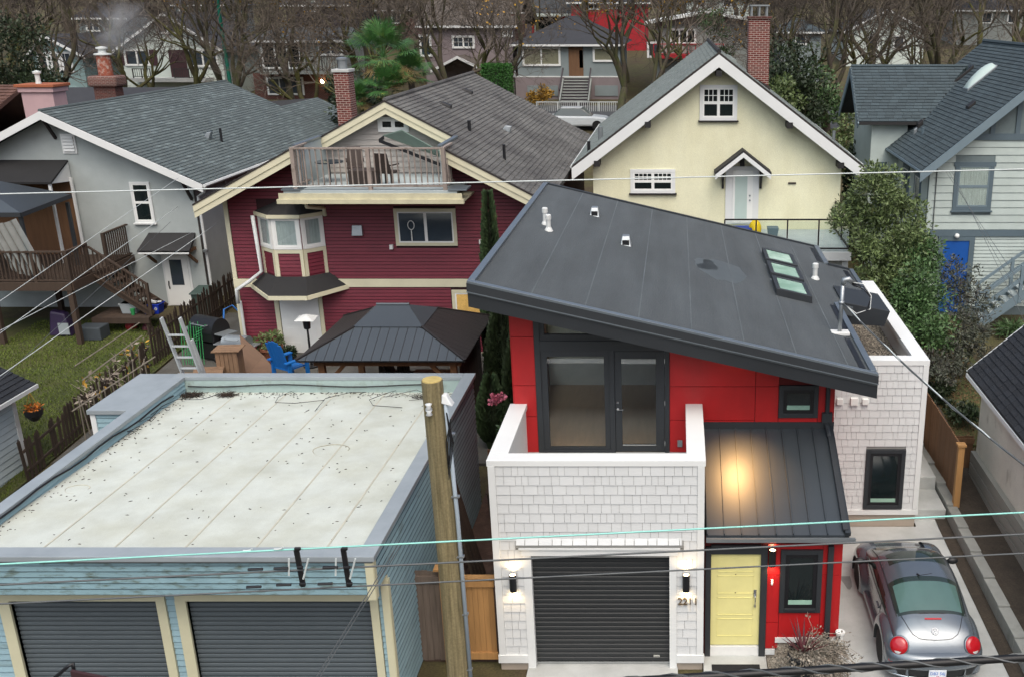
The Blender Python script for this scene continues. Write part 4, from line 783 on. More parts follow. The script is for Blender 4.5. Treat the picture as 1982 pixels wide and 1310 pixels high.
def region(i,j):
    y=(YS[i]+YS[i+1])/2;t=1-abs(j+.5)/TN;a=(t-.3)/.7*90
    zt=sm(ZT,y)
    if t<.3: return 'body'
    if .6<y<1.36:
        lim=36+max(0,(.75-y))*30
        if a>lim: return 'rear_window' if (a>lim+9 and .68<y<1.29) else 'rear_border'
    if 1.8<y<2.22 and a>50: return 'sunroof'
    if 2.42<y<3.1 and a>30: return 'windshield'
    if .8<y<2.95 and 5<a<27 and a<4+(y-.75)*40 and a<4+(3.0-y)*42: return 'side_window_l' if j>=0 else 'side_window_r'
    return 'body'
parts={}
for i in range(SN):
    for j in range(-TN,TN):
        parts.setdefault(region(i,j),[]).append((cp_(i,j),cp_(i+1,j),cp_(i+1,j+1),cp_(i,j+1)))
bodyp=None
for k in ('body','rear_window','rear_border','sunroof','windshield','side_window_l','side_window_r'):
    idx={};m=M()
    for q in parts.get(k,[]):
        f=[]
        for p in q:
            key=tuple(round(c,4) for c in p)
            if key not in idx: idx[key]=len(m.v);m.v.append(p)
            f.append(idx[key])
        f=[a for n_,a in enumerate(f) if a not in f[:n_]]
        if len(f)>2:m.f.append(tuple(f))
    o=m.build(k[:11] if k.startswith('side') else 'window_border' if k=='rear_border' else k,{'body':'car_paint','rear_window':'car_rearglass','rear_border':'car_glass'}.get(k,'car_glass'),CAR,smooth=True)
    if k=='body': bodyp=o
def onbody(y,t,out=.004):
    x,z=sec(y,t);return Vector((x,y,z))
def strip(pts,r,mat,name,par=None): m=M();m.tube(pts,r,5);return m.build(name,mat,par or CAR,smooth=True)
# window surrounds, hatch seam
tw=lambda a:.3+.7*a/90
for sg in (1,-1):
    P=[Vector((sec(y,tw(38))[0]*sg,y,sec(y,tw(38))[1])) for y in [.62+.1*i for i in range(25)]];strip(P,.010,'car_dark','roof_channel')
    P=[Vector((sec(y,tw(a))[0]*sg,y,sec(y,tw(a))[1])) for y,a in ((.8,6),(1.2,5),(1.7,5),(2.3,5),(2.8,5),(2.95,6))];strip(P,.010,'car_dark','window_seal')
    P=[Vector((sec(y,tw(a))[0]*sg,y,sec(y,tw(a))[1])) for y,a in ((.6,48),(.5,52),(.38,56),(.27,62),(.21,72),(.195,82),(.19,90))];strip(P,.007,'car_dark','hatch_seam')
P=[Vector((x,*( .605,sec(.605,tw(90))[1]-.28*x*x+.003))) for x in (-.42,-.2,0,.2,.42)];strip(P,.014,'car_dark','window_seal')
# fenders
for yc,sl in ((.8,1.12),(3.27,1.08)):
    for sg in (1,-1):
        def fn(u,v,yc=yc,sg=sg,sl=sl):
            ph=R(-18+216*u);q=v*math.pi/2
            x=.5+.385*math.sin(q)**.8;r=.385+.27*math.cos(q)**.9
            return (x*sg,yc+r*math.cos(ph)*sl,max(.2,.32+r*math.sin(ph)))
        m=M();m.grid(fn,36,12);m.build('fender','car_paint',CAR,smooth=True)
        def fl(u,v,yc=yc,sg=sg):
            ph=R(-15+210*u);r=.385-.05*v;return (sg*(.885-.18*v),yc+r*math.cos(ph)*sl,max(.18,.32+r*math.sin(ph)))
        m=M();m.grid(fl,30,2);m.build('wheel_arch','car_dark',CAR,smooth=True)
for sg in (1,-1):
    m=M();m.box(sg*.7 if sg>0 else -.83,.83 if sg>0 else -.7,1.1,2.95,.2,.33);m.build('sill','car_paint',CAR,bevel=.04)
    for yc in (.8,3.27):
        m=M();m.lathe([(.2,-.1),(.3,-.1),(.325,-.06),(.33,0),(.325,.06),(.3,.1),(.2,.1)],(sg*.76,yc,.32),28,(1,0,0));wh=m.build('wheel','tyre',CAR,smooth=True)
        m=M();m.lathe([(.001,.03),(.06,.045),(.19,.02),(.205,.06),(.205,-.02),(.001,-.02)],(sg*.76,yc,.32),20,(sg,0,0));m.build('rim','rim',wh)
        for k in range(5):
            m=M();a=k*1.2566;m.bar((sg*.815,yc+.05*math.cos(a),.32+.05*math.sin(a)),(sg*.82,yc+.19*math.cos(a),.32+.19*math.sin(a)),.05,.02,(1,0,0));m.build('spoke','rim',wh)
# bumpers: body coloured top, dark lower half, thin bright line
def bump(y0,sgn,zs,grow,mat,name,dep=.5):
    def fn(u,v):
        a=-math.pi/2+math.pi*u;x=.87*math.sin(a);c=max(0,math.cos(a))**.62;k=int(round(v*(len(zs)-1)));z,g=zs[k]
        return (x*(1+g*.1),y0-sgn*(dep*c+g-.0)+0,z)
    m=M();m.grid(fn,40,len(zs)-1);return m.build(name,mat,CAR,smooth=True)
bump(.46,1,[(.40,.02),(.46,.05),(.54,.06),(.62,.04),(.67,-.03),(.7,-.14)],0,'car_paint','rear_bumper')
bump(.46,1,[(.2,-.08),(.24,-.01),(.3,.0),(.40,.015)],0,'car_dark','bumper_skirt')
bump(.46,1,[(.205,.0),(.22,.015),(.235,.0)],0,'chrome','bumper_trim')
bump(3.62,-1,[(.2,-.04),(.3,.0),(.45,.02),(.55,.0),(.6,-.06)],0,'car_paint','front_bumper',.46)
# tail lamps
for sg in (1,-1):
    c=Vector((sg*.655,.175,.765));n=Vector((sg*.36,-.8,.48)).normalized()
    m=M();m.lathe([(.165,-.2),(.165,.0),(.148,.03),(.09,.05),(.001,.058)],c,26,n);tl=m.build('tail_lamp','tail_red',CAR,smooth=True)
    m=M();m.lathe([(.172,-.2),(.178,.002),(.164,.01)],c,26,n);m.build('lamp_rim','car_paint',tl,smooth=True)
    dn=(Vector((0,0,-1))-n*(-n.z)).normalized();c2=c+dn*.078+n*.026;m=M();m.lathe([(.068,0),(.062,.016),(.001,.024)],c2,18,n);m.build('reverse_lens','tail_white',tl,smooth=True)
    m=M();P=[Vector((sg*(.62+.05*i),.46-.5*max(0,math.cos(math.asin((.62+.05*i)/.87)))**.62-.045,.5)) for i in range(5)];
    for a,b in zip(P,P[1:]): m.bar(a,b,.02,.05)
    m.build('reflector','tail_red',CAR)
# brake light, badge, plate
y=.5;z=sec(y,1)[1];s=Vector((0,1,(sec(.55,1)[1]-sec(.45,1)[1])/.1)).normalized();nn=Vector((0,-s.z,s.y))
m=M();m.bar(Vector((-.15,y,z))+nn*.004,Vector((.15,y,z))+nn*.004,.03,.014,nn);m.build('brake_light','tail_red',CAR)
y=.3;z=sec(y,1)[1];s=Vector((0,1,(sec(.35,1)[1]-sec(.25,1)[1])/.1)).normalized();nn=Vector((0,-s.z,s.y));o=Vector((0,y,z))+nn*.008
m=M();m.tube([o+Vector((math.cos(t*.2618)*.058,0,0))+s*math.sin(t*.2618)*.058 for t in range(25)],.0085,5,False);bd=m.build('badge','badge_white',CAR,smooth=True)
def lt(pts):
    m=M()
    for a,b in zip(pts,pts[1:]): m.bar(o+Vector((a[0],0,0))+s*a[1],o+Vector((b[0],0,0))+s*b[1],.011,.01,nn)
    m.build('badge_letter','badge_white',bd)
lt([(-.02,.05),(0,.008),(.02,.05)]);lt([(-.046,.03),(-.018,-.048),(0,-.005),(.018,-.048),(.046,.03)])
m=M();m.box(-.155,.155,-.085,-.07,.28,.43);pl=m.build('number_plate','plate_white',CAR,bevel=.004)
text_mesh('DB2 56J','plate_text','plate_blue',pl,(0,-.087,.362),(1,0,0),(0,0,1),.082,.002)
m=M();m.box(-.02,.03,-.0875,-.085,.292,.307);m.build('plate_sticker','plate_red',pl)
m=M();m.tube([(-.1,1.42,1.45),(-.08,1.35,1.47)],[.02,.012],8);m.tube([(-.08,1.36,1.46),(.05,1.0,1.72)],.005,5);m.build('antenna','black_plastic',CAR)
# mirrors, door seam and handle
for sg in (1,-1):
    m=M();m.ball((sg*.93,2.7,.98),.1,14,8,(1.15,.6,.72));mi=m.build('mirror','car_dark',CAR,smooth=True);m=M();m.bar((sg*.76,2.75,.93),(sg*.9,2.72,.95),.06,.05);m.build('mirror_arm','car_dark',mi)
    m=M();m.bar((sg*.8,1.35,.78),(sg*.8,1.55,.78),.03,.03);m.build('door_handle','car_paint',CAR)
    strip([Vector((sec(1.25,t)[0]*sg+.003*sg,1.25+.25*max(0,.3-t),sec(1.25,t)[1])) for t in (.05,.12,.2,.28,.33)],.006,'car_dark','door_seam')
    strip([Vector((sec(2.9,t)[0]*sg+.003*sg,2.85,sec(2.85,t)[1])) for t in (.05,.12,.2,.28,.33)],.006,'car_dark','door_seam')
m=M();c=Vector((.74,.68,.9));m.lathe([(.075,-.005),(.075,.003),(.001,.006)],Vector((.70,.62,.93)),20,Vector((.55,-.35,.75)));m.build('fuel_cap','car_paint',CAR)
# seats seen dimly behind the glass are hidden by the tint; cabin floor closes the body
m=M();m.box(-.7,.7,.3,3.8,.19,.25);m.build('underbody','car_dark',CAR)
CAR.location=(4.58,-.62,-.13)
# ================= THE FOUR NEIGHBOURING HOUSES =================
def slab_roof(parent,mat,pts,th=.14,name='roof'):
    m=M();m.prism(pts,(0,0,-th));return m.build(name,mat,parent)
def plane_roof(parent,mat,eave,ridge,y0,y1,th=.14,sh=None,ind=0,ex=.15,tw=.33,seed=1,inside=None,name='roof'):
    """one slope: eave=(x,z), ridge=(x,z), running from y0 to y1; shingled when sh is given"""
    (ex_,ez),(rx,rz_)=eave,ridge
    o=slab_roof(parent,mat,[(ex_,y0,ez),(rx,y0,rz_),(rx,y1,rz_),(ex_,y1,ez)],th,name)
    if sh:
        va=Vector((rx-ex_,0,rz_-ez));shingles(o,sh,(ex_,y0,ez),(0,1,0),va,y1-y0,va.length,inside,ex,tw,ind,seed=seed)
    return o
def rake(parent,mat,a,b,y,w=.24,th=.05,name='rake_board',off=.0):
    """sloped board on a gable edge between (x,z) a and b, hanging w below the line"""
    (ax,az),(bx,bz)=a,b;m=M();m.prism([(ax,y,az-off),(bx,y,bz-off),(bx,y,bz-off-w),(ax,y,az-off-w)],(0,th,0));return m.build(name,mat,parent)
def balusters(fr,parent,mat,a0,a1,z0,z1,step=.12,w=.035,posts=(),pw=.09,d=0,top=(.09,.05),name='baluster',zf=lambda a:0):
    n=int((a1-a0)/step)
    for i in range(1,n):
        a=a0+i*(a1-a0)/n;m=M();fr.box(m,a-w/2,a+w/2,z0+.08+zf(a),z1-.03+zf(a),d-w/2,d+w/2);m.build(name,mat,parent)
    for z,h in ((z1,top[1]),(z0+.05,.05)):
        q=M();q.bar(fr.p(a0,z+zf(a0),d),fr.p(a1,z+zf(a1),d),top[0],h);q.build('rail',mat,parent)
    for a in posts:
        m=M();fr.box(m,a-pw/2,a+pw/2,z0-.12+zf(a),z1+.03+zf(a),d-pw/2-.003,d+pw/2+.003);m.build('post',mat,parent)
def chimney(parent,x,y,w,d,z0,z1,mat,cap='concrete',pot=None,name='chimney'):
    m=M();m.box(x-w/2,x+w/2,y-d/2,y+d/2,z0,z1);c=m.build(name,mat,parent);m=M();m.box(x-w/2-.05,x+w/2+.05,y-d/2-.05,y+d/2+.05,z1,z1+.1);m.build('chimney_cap',cap,c,bevel=.015);return c
def low_vent(parent,p,ua,va,mat='bracket_black',s=(.16,.22,.11),name='roof_vent'):
    ua,va=Vector(ua).normalized(),Vector(va).normalized();n=ua.cross(va);n=n if n.z>0 else -n;p=Vector(p);q=M();a,b,h=s
    q.hexa([p-ua*a-va*b,p+ua*a-va*b,p+ua*a+va*b,p-ua*a+va*b,p-ua*a*.8-va*b*.8+n*h,p+ua*a*.8-va*b*.8+n*h,p+ua*a*.8+va*b*.7+n*h*.7,p-ua*a*.8+va*b*.7+n*h*.7]);return q.build(name,mat,parent,bevel=.015)
def stub(parent,p,h,r,mat,name='vent_pipe'): q=M();p=Vector(p);q.tube([p-Vector((0,0,.1)),p+Vector((0,0,h))],r,8);return q.build(name,mat,parent)
# ---------- grey stucco house
GH=thing('stucco_house','grey stucco house with slate shingle roof and white rake boards','house',(-21.8,27,1))
gr=(-21.8,8.04);gs=.483;gyf=19.35
zr=lambda x:8.04-gs*abs(x+21.8)
fg=YF(20.)
wall_poly(fg,GH,'stucco_grey',[(-26.4,.6),(-17.2,.6),(-17.2,zr(-17.2)-.2),(-21.8,7.84),(-26.4,zr(-26.4)-.2)],.25)
m=M();m.box(-17.45,-17.2,20.25,36,.6,5.55);m.build('wall','stucco_grey',GH);m=M();m.box(-26.4,-26.15,20.25,36,.6,5.55);m.build('wall','stucco_grey',GH);m=M();m.box(-26.15,-17.45,35.75,36,.6,5.8);m.build('wall','stucco_grey',GH)
m=M();m.box(-26.45,-17.15,19.95,20.25,.4,.95);m.build('foundation','foundation',GH)
gR=plane_roof(GH,'shingle_dark',(-16.6,zr(-16.6)),gr,gyf,34.3,sh='shingle_grey',ind=300,ex=.16,tw=.36,seed=2)
plane_roof(GH,'shingle_dark',(-27,zr(-27)),gr,gyf,34.3)
plane_roof(GH,'shingle_dark',(-16.6,zr(-16.6)+.01),(-19.3,zr(-19.3)+.01),34.3,39.5,sh='shingle_grey',ex=.16,tw=.36,seed=3);plane_roof(GH,'shingle_dark',(-22,zr(-22)-1.3),(-19.3,zr(-19.3)),34.3,39.5)
m=M();m.tube([(-21.8,gyf,8.06),(-21.8,34.3,8.06)],.06,6);m.build('ridge_cap','shingle_grey',GH)
rake(GH,'white_trim',(-21.8,8.03),(-16.6,zr(-16.6)),gyf-.05,.27);rake(GH,'white_trim',(-27,zr(-27)),(-21.8,8.03),gyf-.05,.27)
m=M();m.tube([(-16.55,gyf,zr(-16.6)-.05),(-16.55,34.3,zr(-16.6)-.05)],.065,6);m.build('gutter','gutter_white',GH)
m=M();m.tube([(-16.6,19.6,5.45),(-16.75,19.7,5.2),(-17.1,19.95,5.0),(-17.1,19.95,1.1)],.05,8);m.build('downspout','gutter_white',GH)
for x in (-21.8,-17.35):
    q=M();z=zr(x)-.25
    q.bar((x,19.4,z),(x,20,z),.09,.1);q.bar((x,19.45,z-.02),(x,19.98,z-.75),.08,.09);q.build('knee_brace','dark_wood',GH)
q=M();q.bar((-17.22,19.97,.95),(-17.22,19.97,5.3),.06,.02,(0,1,0));q.build('corner_trim','dark_wood',GH)
pane_window(fg,GH,-19.42,-18.85,4.12,5.45,.07,rows=2,glass='dark_glass',curtain=None,sill='white_trim')
# louvred vent
LV=one(fg,'attic_vent','white_trim',GH,-21.62,-21.12,6.52,7.2,0,.05)
for i in range(5):
    m=M();z=6.6+i*.11;m.hexa([fg.p(-21.56,z,.1),fg.p(-21.18,z,.1),fg.p(-21.18,z+.01,.055),fg.p(-21.56,z+.01,.055),fg.p(-21.56,z+.015,.1),fg.p(-21.18,z+.015,.1),fg.p(-21.18,z+.1,.055),fg.p(-21.56,z+.1,.055)]);m.build('louvre','white_trim',LV)
# back door with canopy
one(fg,'door_frame','white_trim',GH,-18.78,-17.78,.95,2.95,0,.04)
dr=one(fg,'back_door','white_vinyl',GH,-18.7,-17.86,.98,2.88,.04,.07);one(fg,'pane','grey_glass',dr,-18.5,-18.06,1.75,2.7,.07,.08)
q=M();q.tube([fg.p(-18.62,1.9,.08),fg.p(-18.62,1.75,.12),fg.p(-18.62,1.6,.08)],.02,6);q.build('handle','black_plastic',dr)
cy0,cy1=19.1,20.0
cn=slab_roof(GH,'shingle_dark',[(-19.15,cy0,3.22),(-17.3,cy0,3.22),(-17.42,cy1,3.68),(-19.1,cy1,3.68)],.06,'door_canopy')
for x in (-19.0,-17.5):
    q=M();q.bar((x,19.2,3.12),(x,20,3.12),.08,.1);q.bar((x,19.3,3.1),(x,19.98,2.6),.07,.09);q.build('canopy_bracket','cedar_dark',GH)
one(YF(19.1),'canopy_fascia','white_trim',GH,-19.12,-17.32,3.1,3.2,-.02,.0)
q=M();q.lathe([(.001,0),(.09,.02),(.1,.1),(.03,.12)],(-17.05,19.8,3.0),10);q.build('wall_light','galv',GH)
low_vent(gR,(-18.6,24.6,zr(-18.6)+.02),(0,1,0),(-1,0,gs),'galv',(.14,.1,.3));stub(gR,(-18.2,24.9,zr(-18.2)),.55,.05,'black_plastic')
q=M();q.box(-17.0,-16.86,22.2,22.5,2.2,2.6);q.tube([(-16.95,22.3,2.6),(-17.1,22.3,5.2)],.03,6);q.box(-17.2,-17.0,22.25,22.45,2.3,2.5);q.build('electric_meter','galv',GH)
pane_window(Fr((-17.2,0,0),(0,1,0),(1,0,0)),GH,24,24.9,3.4,4.6,.08)
# lower porch roof and timber deck at the back
DK=thing('timber_deck','dark stained timber deck with stairs behind the grey stucco house','deck',(-21,17.5,.8))
dx0,dx1,dy0,dy1,dzf=-25.5,-19.75,16.0,19.9,2.9
for i in range(int((dx1-dx0)/.15)):
    m=M();a=dx0+i*.15;m.box(a,a+.143,dy0,dy1,dzf-.04,dzf);m.build('deck_board','brown_wood',DK)
for b in ((dx0,dx1,dy0-.05,dy0,dzf-.28,dzf-.005),(dx1-.0,dx1+.05,dy0,dy1,dzf-.28,dzf-.005)):
    m=M();m.box(*b);m.build('joist','brown_wood',DK)
for x,y in ((-19.85,14.9+1.15),(-22.4,16.05),(-25,16.05),(-19.85,19.4),(-22.4,19.4)):
    m=M();m.box(x-.08,x+.08,y-.08,y+.08,.3,dzf-.05);m.build('post','brown_wood',DK)
balusters(YF(dy0+.05),DK,'brown_wood',dx0,dx1,dzf,dzf+1.0,.13,.04,posts=(dx0,-22.4,-20.9,dx1-.04));fsd=Fr((dx1-.05,0,0),(0,1,0),(1,0,0));balusters(fsd,DK,'brown_wood',dy0+.05,dy0+1.2,dzf,dzf+1.0,.13,.04,posts=(dy0+1.2,))
balusters(fsd,DK,'brown_wood',dy0+2.3,dy1,dzf,dzf+1.1,.13,.04,posts=(dy0+2.3,))
# stairs down to the right
for k in range(7):
    m=M();x=dx1+.05+k*.25;z=dzf-.19*(k+1);m.box(x,x+.27,dy0+1.3,dy0+2.2,z-.04,z);m.build('tread','brown_wood',DK)
sf_=YF(dy0+1.25);balusters(sf_,DK,'brown_wood',dx1,dx1+1.75,dzf-.1,dzf+.9,.12,.035,posts=(dx1+1.75,),zf=lambda a:-.74*(a-dx1))
q=M();q.bar((dx1,dy0+1.28,dzf-.15),(dx1+1.8,dy0+1.28,dzf-1.48),.05,.24);q.build('stringer','brown_wood',DK);q=M();q.bar((dx1,dy0+2.22,dzf-.15),(dx1+1.8,dy0+2.22,dzf-1.48),.05,.24);q.build('stringer','brown_wood',DK)
for i in range(6):
    m=M();m.box(-17.98-.32*i-.31,-17.98-.32*i,17.0,18.3,1.36,1.4);m.build('deck_board','brown_wood',DK)
m=M();m.box(-19.9,-17.95,16.95,17.0,1.2,1.4);m.build('joist','brown_wood',DK)
for x in (-19.6,-18.05):
    m=M();m.box(x-.06,x+.06,17.02,17.14,.4,1.36);m.build('post','brown_wood',DK)
PRF=thing('porch_cover','black shed roof with white gable end over the timber deck','canopy',(-23,19,5.5))
slab_roof(PRF,'tar_black',[(-26.6,18.5,5.75),(-21.35,18.5,5.75),(-21.5,19.95,6.3),(-26.6,19.95,6.3)],.07,'roof')
m=M();m.prism([(-21.45,18.55,5.68),(-21.5,19.95,6.22),(-21.5,19.95,5.55)],(-.04,0,0));m.build('gable_end','white_trim',PRF)
for y in (18.6,19.85):
    m=M();m.box(-21.5,-21.42,y-.04,y+.04,dzf,5.7);m.build('post','white_trim',PRF)
m=M();m.box(-26.5,-21.5,19.9,19.96,dzf,5.6);m.build('back_panel','cedar_dark',PRF)
PG=thing('deck_gazebo','dark metal hardtop gazebo with clear plastic curtains standing on the timber deck','gazebo',(-23.5,17,2.9))
m=M();m.add([(-25.6,16.1,5.15),(-21.0,16.1,5.15),(-20.7,18.4,5.35),(-25.6,18.4,5.35),(-23.5,17.4,6.2),(-24.5,17.4,6.2)],[(0,1,4,5),(1,2,4),(2,3,5,4),(3,0,5)]);m.build('roof','porch_metal',PG)
m=M();m.bar((-25.6,16.1,5.1),(-21.0,16.1,5.1),.08,.14);m.bar((-21.0,16.1,5.1),(-20.7,18.4,5.3),.08,.14);m.build('roof_beam','charcoal',PG)
for x,y in ((-21.1,16.2),(-23.4,16.2),(-20.8,18.3)):
    m=M();m.box(x-.05,x+.05,y-.05,y+.05,dzf,5.1);m.build('post','charcoal',PG)

for a0,a1,tw_ in ((-23.3,-22.3,.35),(-22.2,-21.15,.0)):
    def cf(i,j,a0=a0,a1=a1,tw_=tw_): 
        z=dzf+.35+1.75*j;x=a0+(a1-a0)*(i if j>.3 or tw_==0 else .5+(i-.5)*(.45+.55*j/.3))+(.55*(1-j) if tw_==0 else 0);return (x,16.0+.05*math.sin(i*26)+.1*(1-j),z-.15*math.sin(i*3.14))
    m=M();m.grid(cf,36,12);m.build('plastic_curtain','plastic_sheet',PG,smooth=True)
# ---------- burgundy house
RH=thing('clapboard_house','burgundy clapboard house with cream trim, bay window and roof balcony','house',(-9.2,22,.7))
RXr,RZr,RS=-9.2,8.62,.53;zq=lambda x:RZr-RS*abs(x-RXr)
f1=YF(15.3);wl,wr=-14.1,-4.3;c0,c1=-11.35,-7.04
wall_poly(f1,RH,'burgundy_lap_shade',[(wl,.5),(wr,.5),(wr,zq(wr)-.2),(c1,zq(c1)-.2),(c1,6.2),(c0,6.2),(c0,zq(c0)-.2),(wl,zq(wl)-.2)],.25)
m=M();m.box(wl,wl+.2,15.55,30.5,.5,5.8);m.build('wall','burgundy',RH);m=M();m.box(wr-.2,wr,15.55,30.5,.5,5.8);m.build('wall','burgundy',RH);m=M();m.box(wl+.2,wr-.2,30.3,30.5,.5,5.8);m.build('wall','burgundy',RH)
bayh=(-13.1,-11.08,3.35,5.75);dorh=(-12.85,-11.4,.5,2.75)
xl=lambda z:wl+.12 if z<zq(wl)-.25 else max(wl+.12,RXr-(RZr-.25-z)/RS);xr=lambda z:wr-.12 if z<zq(wr)-.25 else min(wr-.12,RXr+(RZr-.25-z)/RS)
RWALL=[o for o in RH.children if o.name.startswith('wall')][0]
siding(f1,RWALL,'burgundy',xl,xr,.75,2.94,.112,holes=[dorh,(-7.25,-5.9,1.75,2.85)],lap=.02)
siding(f1,RWALL,'burgundy',xl,xr,3.2,7.3,.112,holes=[bayh,(-8.85,-6.92,4.28,5.46),(c0,c1,6.1,8)],lap=.02)
siding(Fr((wl,0,0),(0,-1,0),(-1,0,0)),RWALL,'burgundy',-30,-15.4,.75,5.7,.112)
one(f1,'belt_board','cream',RH,wl-.03,wr+.03,2.94,3.2,0,.05);one(f1,'base_board','cream',RH,wl-.02,-12.9,.5,.75,0,.04);one(f1,'base_board','cream',RH,-11.35,wr,.5,.75,0,.04)
for a in (wl-.03,wr-.1): one(f1,'corner_board','cream',RH,a,a+.13,.75,5.75,0,.04)
# roof with a balcony cut out of the back gable
yb=14.35
RRo=plane_roof(RH,'shingle_dark',(-3.9,zq(-3.9)),(c1,zq(c1)),yb,16.6,sh='shingle_brown',ind=120,ex=.16,tw=.34,seed=4)
RR2=plane_roof(RH,'shingle_dark',(-3.9,zq(-3.9)),(RXr,RZr),16.6,31,sh='shingle_brown',ind=180,ex=.16,tw=.34,seed=5)
plane_roof(RH,'shingle_dark',(-14.55,zq(-14.55)),(c0,zq(c0)),yb,16.6,sh='shingle_brown',ex=.16,tw=.34,seed=6);plane_roof(RH,'shingle_dark',(-14.55,zq(-14.55)),(RXr,RZr),16.6,31,sh='shingle_brown',ex=.2,tw=.34,seed=7)
for a,b,y in (((-14.6,zq(-14.6)),(c0,zq(c0)),yb-.05),((c1,zq(c1)),(-3.85,zq(-3.85)),yb-.05),((c0-.1,zq(c0-.1)),(RXr,RZr),16.55),((RXr,RZr),(c1+.05,zq(c1+.05)),16.55)):
    rake(RH,'cream',a,b,y,.2,.05,off=.02);rake(RH,'cream',a,b,y+.03,.36,.05,'rake_trim',.05);rake(RH,'dark_wood',a,b,y-.02,.05,.06,'drip_strip',-.02)
for x in (c1,c0):
    m=M();m.bar((x,yb,zq(x)+.03),(x,16.6,zq(x)+.03),.14,.06);m.build('step_flashing','drip_metal',RH);m=M();m.box(x-.04,x+.04,yb+.05,17,6.2,zq(x)-.02);m.build('cheek_wall','deck_vinyl',RH)
m=M();m.tube([(RXr,16.6,RZr+.03),(RXr,31,RZr+.03)],.07,6);m.build('ridge_cap','shingle_brown',RH)
f2=YF(17.);wall_poly(f2,RH,'old_siding',[(c0,6.2),(c1,6.2),(c1,zq(c1)-.1),(RXr,RZr-.2),(c0,zq(c0)-.1)],.2,'gable_wall')
GWR=[o for o in RH.children if o.name.startswith('gable_wall')][0]
siding(f2,GWR,'old_siding',lambda z:max(c0,RXr-(RZr-.2-z)/RS),lambda z:min(c1,RXr+(RZr-.2-z)/RS),6.3,8.4,.17,holes=[(-9.6,-8.6,7.62,8.08)],lap=.03)
pane_window(f2,RH,-9.5,-8.7,7.7,8.0,.09,cols=2,sw=.06)
low_vent(RR2,(-8.2,20.6,zq(-8.2)+.02),(0,1,0),(-1,0,RS));low_vent(RR2,(-8.4,25.5,zq(-8.4)+.02),(0,1,0),(-1,0,RS));low_vent(RR2,(-6.3,21.8,zq(-6.3)+.02),(0,1,0),(-1,0,RS),'galv',(.12,.14,.24))
stub(RR2,(-7.0,18.6,zq(-7)),.35,.06,'black_plastic');stub(RR2,(-5.6,17.0,zq(-5.6)),.5,.05,'black_plastic')
ch=chimney(RH,-11.5,20,.5,.6,7.0,9.3,'brick_red');m=M();m.lathe([(.16,0),(.16,.3),(.2,.3),(.2,.36),(.001,.4)],(-11.5,20,9.4),10);m.build('chimney_pot','galv',ch)
# balcony
BD=thing('roof_balcony','weathered grey timber balcony railing on the burgundy house','balcony',(-9,14.5,6.2))
m=M();m.box(-11.6,-6.5,13.75,16.95,6.2,6.28);m.build('deck_floor','deck_vinyl',BD)
one(YF(13.75),'deck_fascia','old_cream',BD,-11.75,-6.35,6.02,6.2,-.02,.03);one(YF(13.72),'deck_gutter','old_cream',BD,-11.8,-6.3,5.9,6.03,-.1,.06)
m=M();m.box(-11.8,-6.3,13.9,15.3,5.95,6.0);m.build('deck_soffit','old_cream',BD)
for a in (-11.65,-6.75):
    m=M();m.box(a,a+.55,13.7,14.4,6.285,6.33);m.build('corner_flashing','drip_metal',BD)
balusters(YF(13.85),BD,'deck_wood',-11.25,-6.85,6.35,7.5,.165,.034,posts=(-11.25,-9.05,-6.85),pw=.11)
for xx in (-11.25,-6.85): balusters(Fr((xx,0,0),(0,1,0),(1,0,0)),BD,'deck_wood',13.9,15.0,6.35,7.5,.2,.034)
def patio_chair(x,y,z,rot,mat='chair_brown',label='',lst=[0]):
    t=thing('patio_chair',label,'chair',(0,0,0),'chairs on the balcony',local=True)
    m=M();m.box(-.25,.25,-.25,.25,.38,.44);m.build('seat',mat,t);m=M();m.hexa([(-.25,.22,.44),(.25,.22,.44),(.25,.27,.44),(-.25,.27,.44),(-.2,.34,1.0),(.2,.34,1.0),(.2,.38,1.0),(-.2,.38,1.0)]);m.build('backrest',mat,t)
    for a in (-.22,.22):
        for b in (-.22,.22): m=M();m.box(a-.02,a+.02,b-.02,b+.02,0,.38);m.build('leg',mat,t)
        m=M();m.bar((a*1.15,-.24,.62),(a*1.15,.28,.64),.04,.04);m.build('armrest',mat,t)
    t.location=(x,y,z);t.rotation_euler=(0,0,rot)

patio_chair(-10.0,15.6,6.28,.3,label='brown patio chair with its back to the gable wall on the balcony');patio_chair(-8.75,14.7,6.28,2.9,label='brown patio chair turned away from the balcony railing')
m=M();m.box(-9.9,-9.1,14.5,15.1,6.28,6.75);tag(m.build('wicker_table','chair_brown',bevel=.02),'low dark wicker table between the chairs on the balcony','table')
m=M();m.lathe([(.03,0),(.02,0),(.02,.6),(.42,.6),(.42,.64),(.001,.64)],(-10.7,15.3,6.28),16);tag(m.build('bistro_table','grey_glass'),'round glass-topped bistro table on the balcony','table')
pr_=thing('roof_prism','green canvas folding shelter leaning on the gable wall of the balcony','shelter',(-8,16.2,6.3))
m=M();m.add([(-9.4,16.8,7.5),(-8.6,16.1,7.75),(-7.2,16.1,6.95),(-7.3,16.8,6.7)],[(0,1,2,3)]);m.prism([(-9.4,16.8,7.5),(-8.6,16.1,7.75),(-7.2,16.1,6.95),(-7.3,16.8,6.7)],(0,0,.03));m.build('canvas','bench_green',pr_)
m=M();m.bar((-9.3,16.0,7.45),(-7.2,16.0,6.6),.04,.1);m.bar((-9.3,16.0,7.45),(-9.3,16.5,7.5),.04,.1);m.build('frame','black_plastic',pr_)
for k in range(6):
    m=M();m.bar((-8.9+k*.35,16.05,7.2-k*.14),(-8.9+k*.35,16.05,6.3),.03,.03);m.build('slat','dark_wood',pr_)
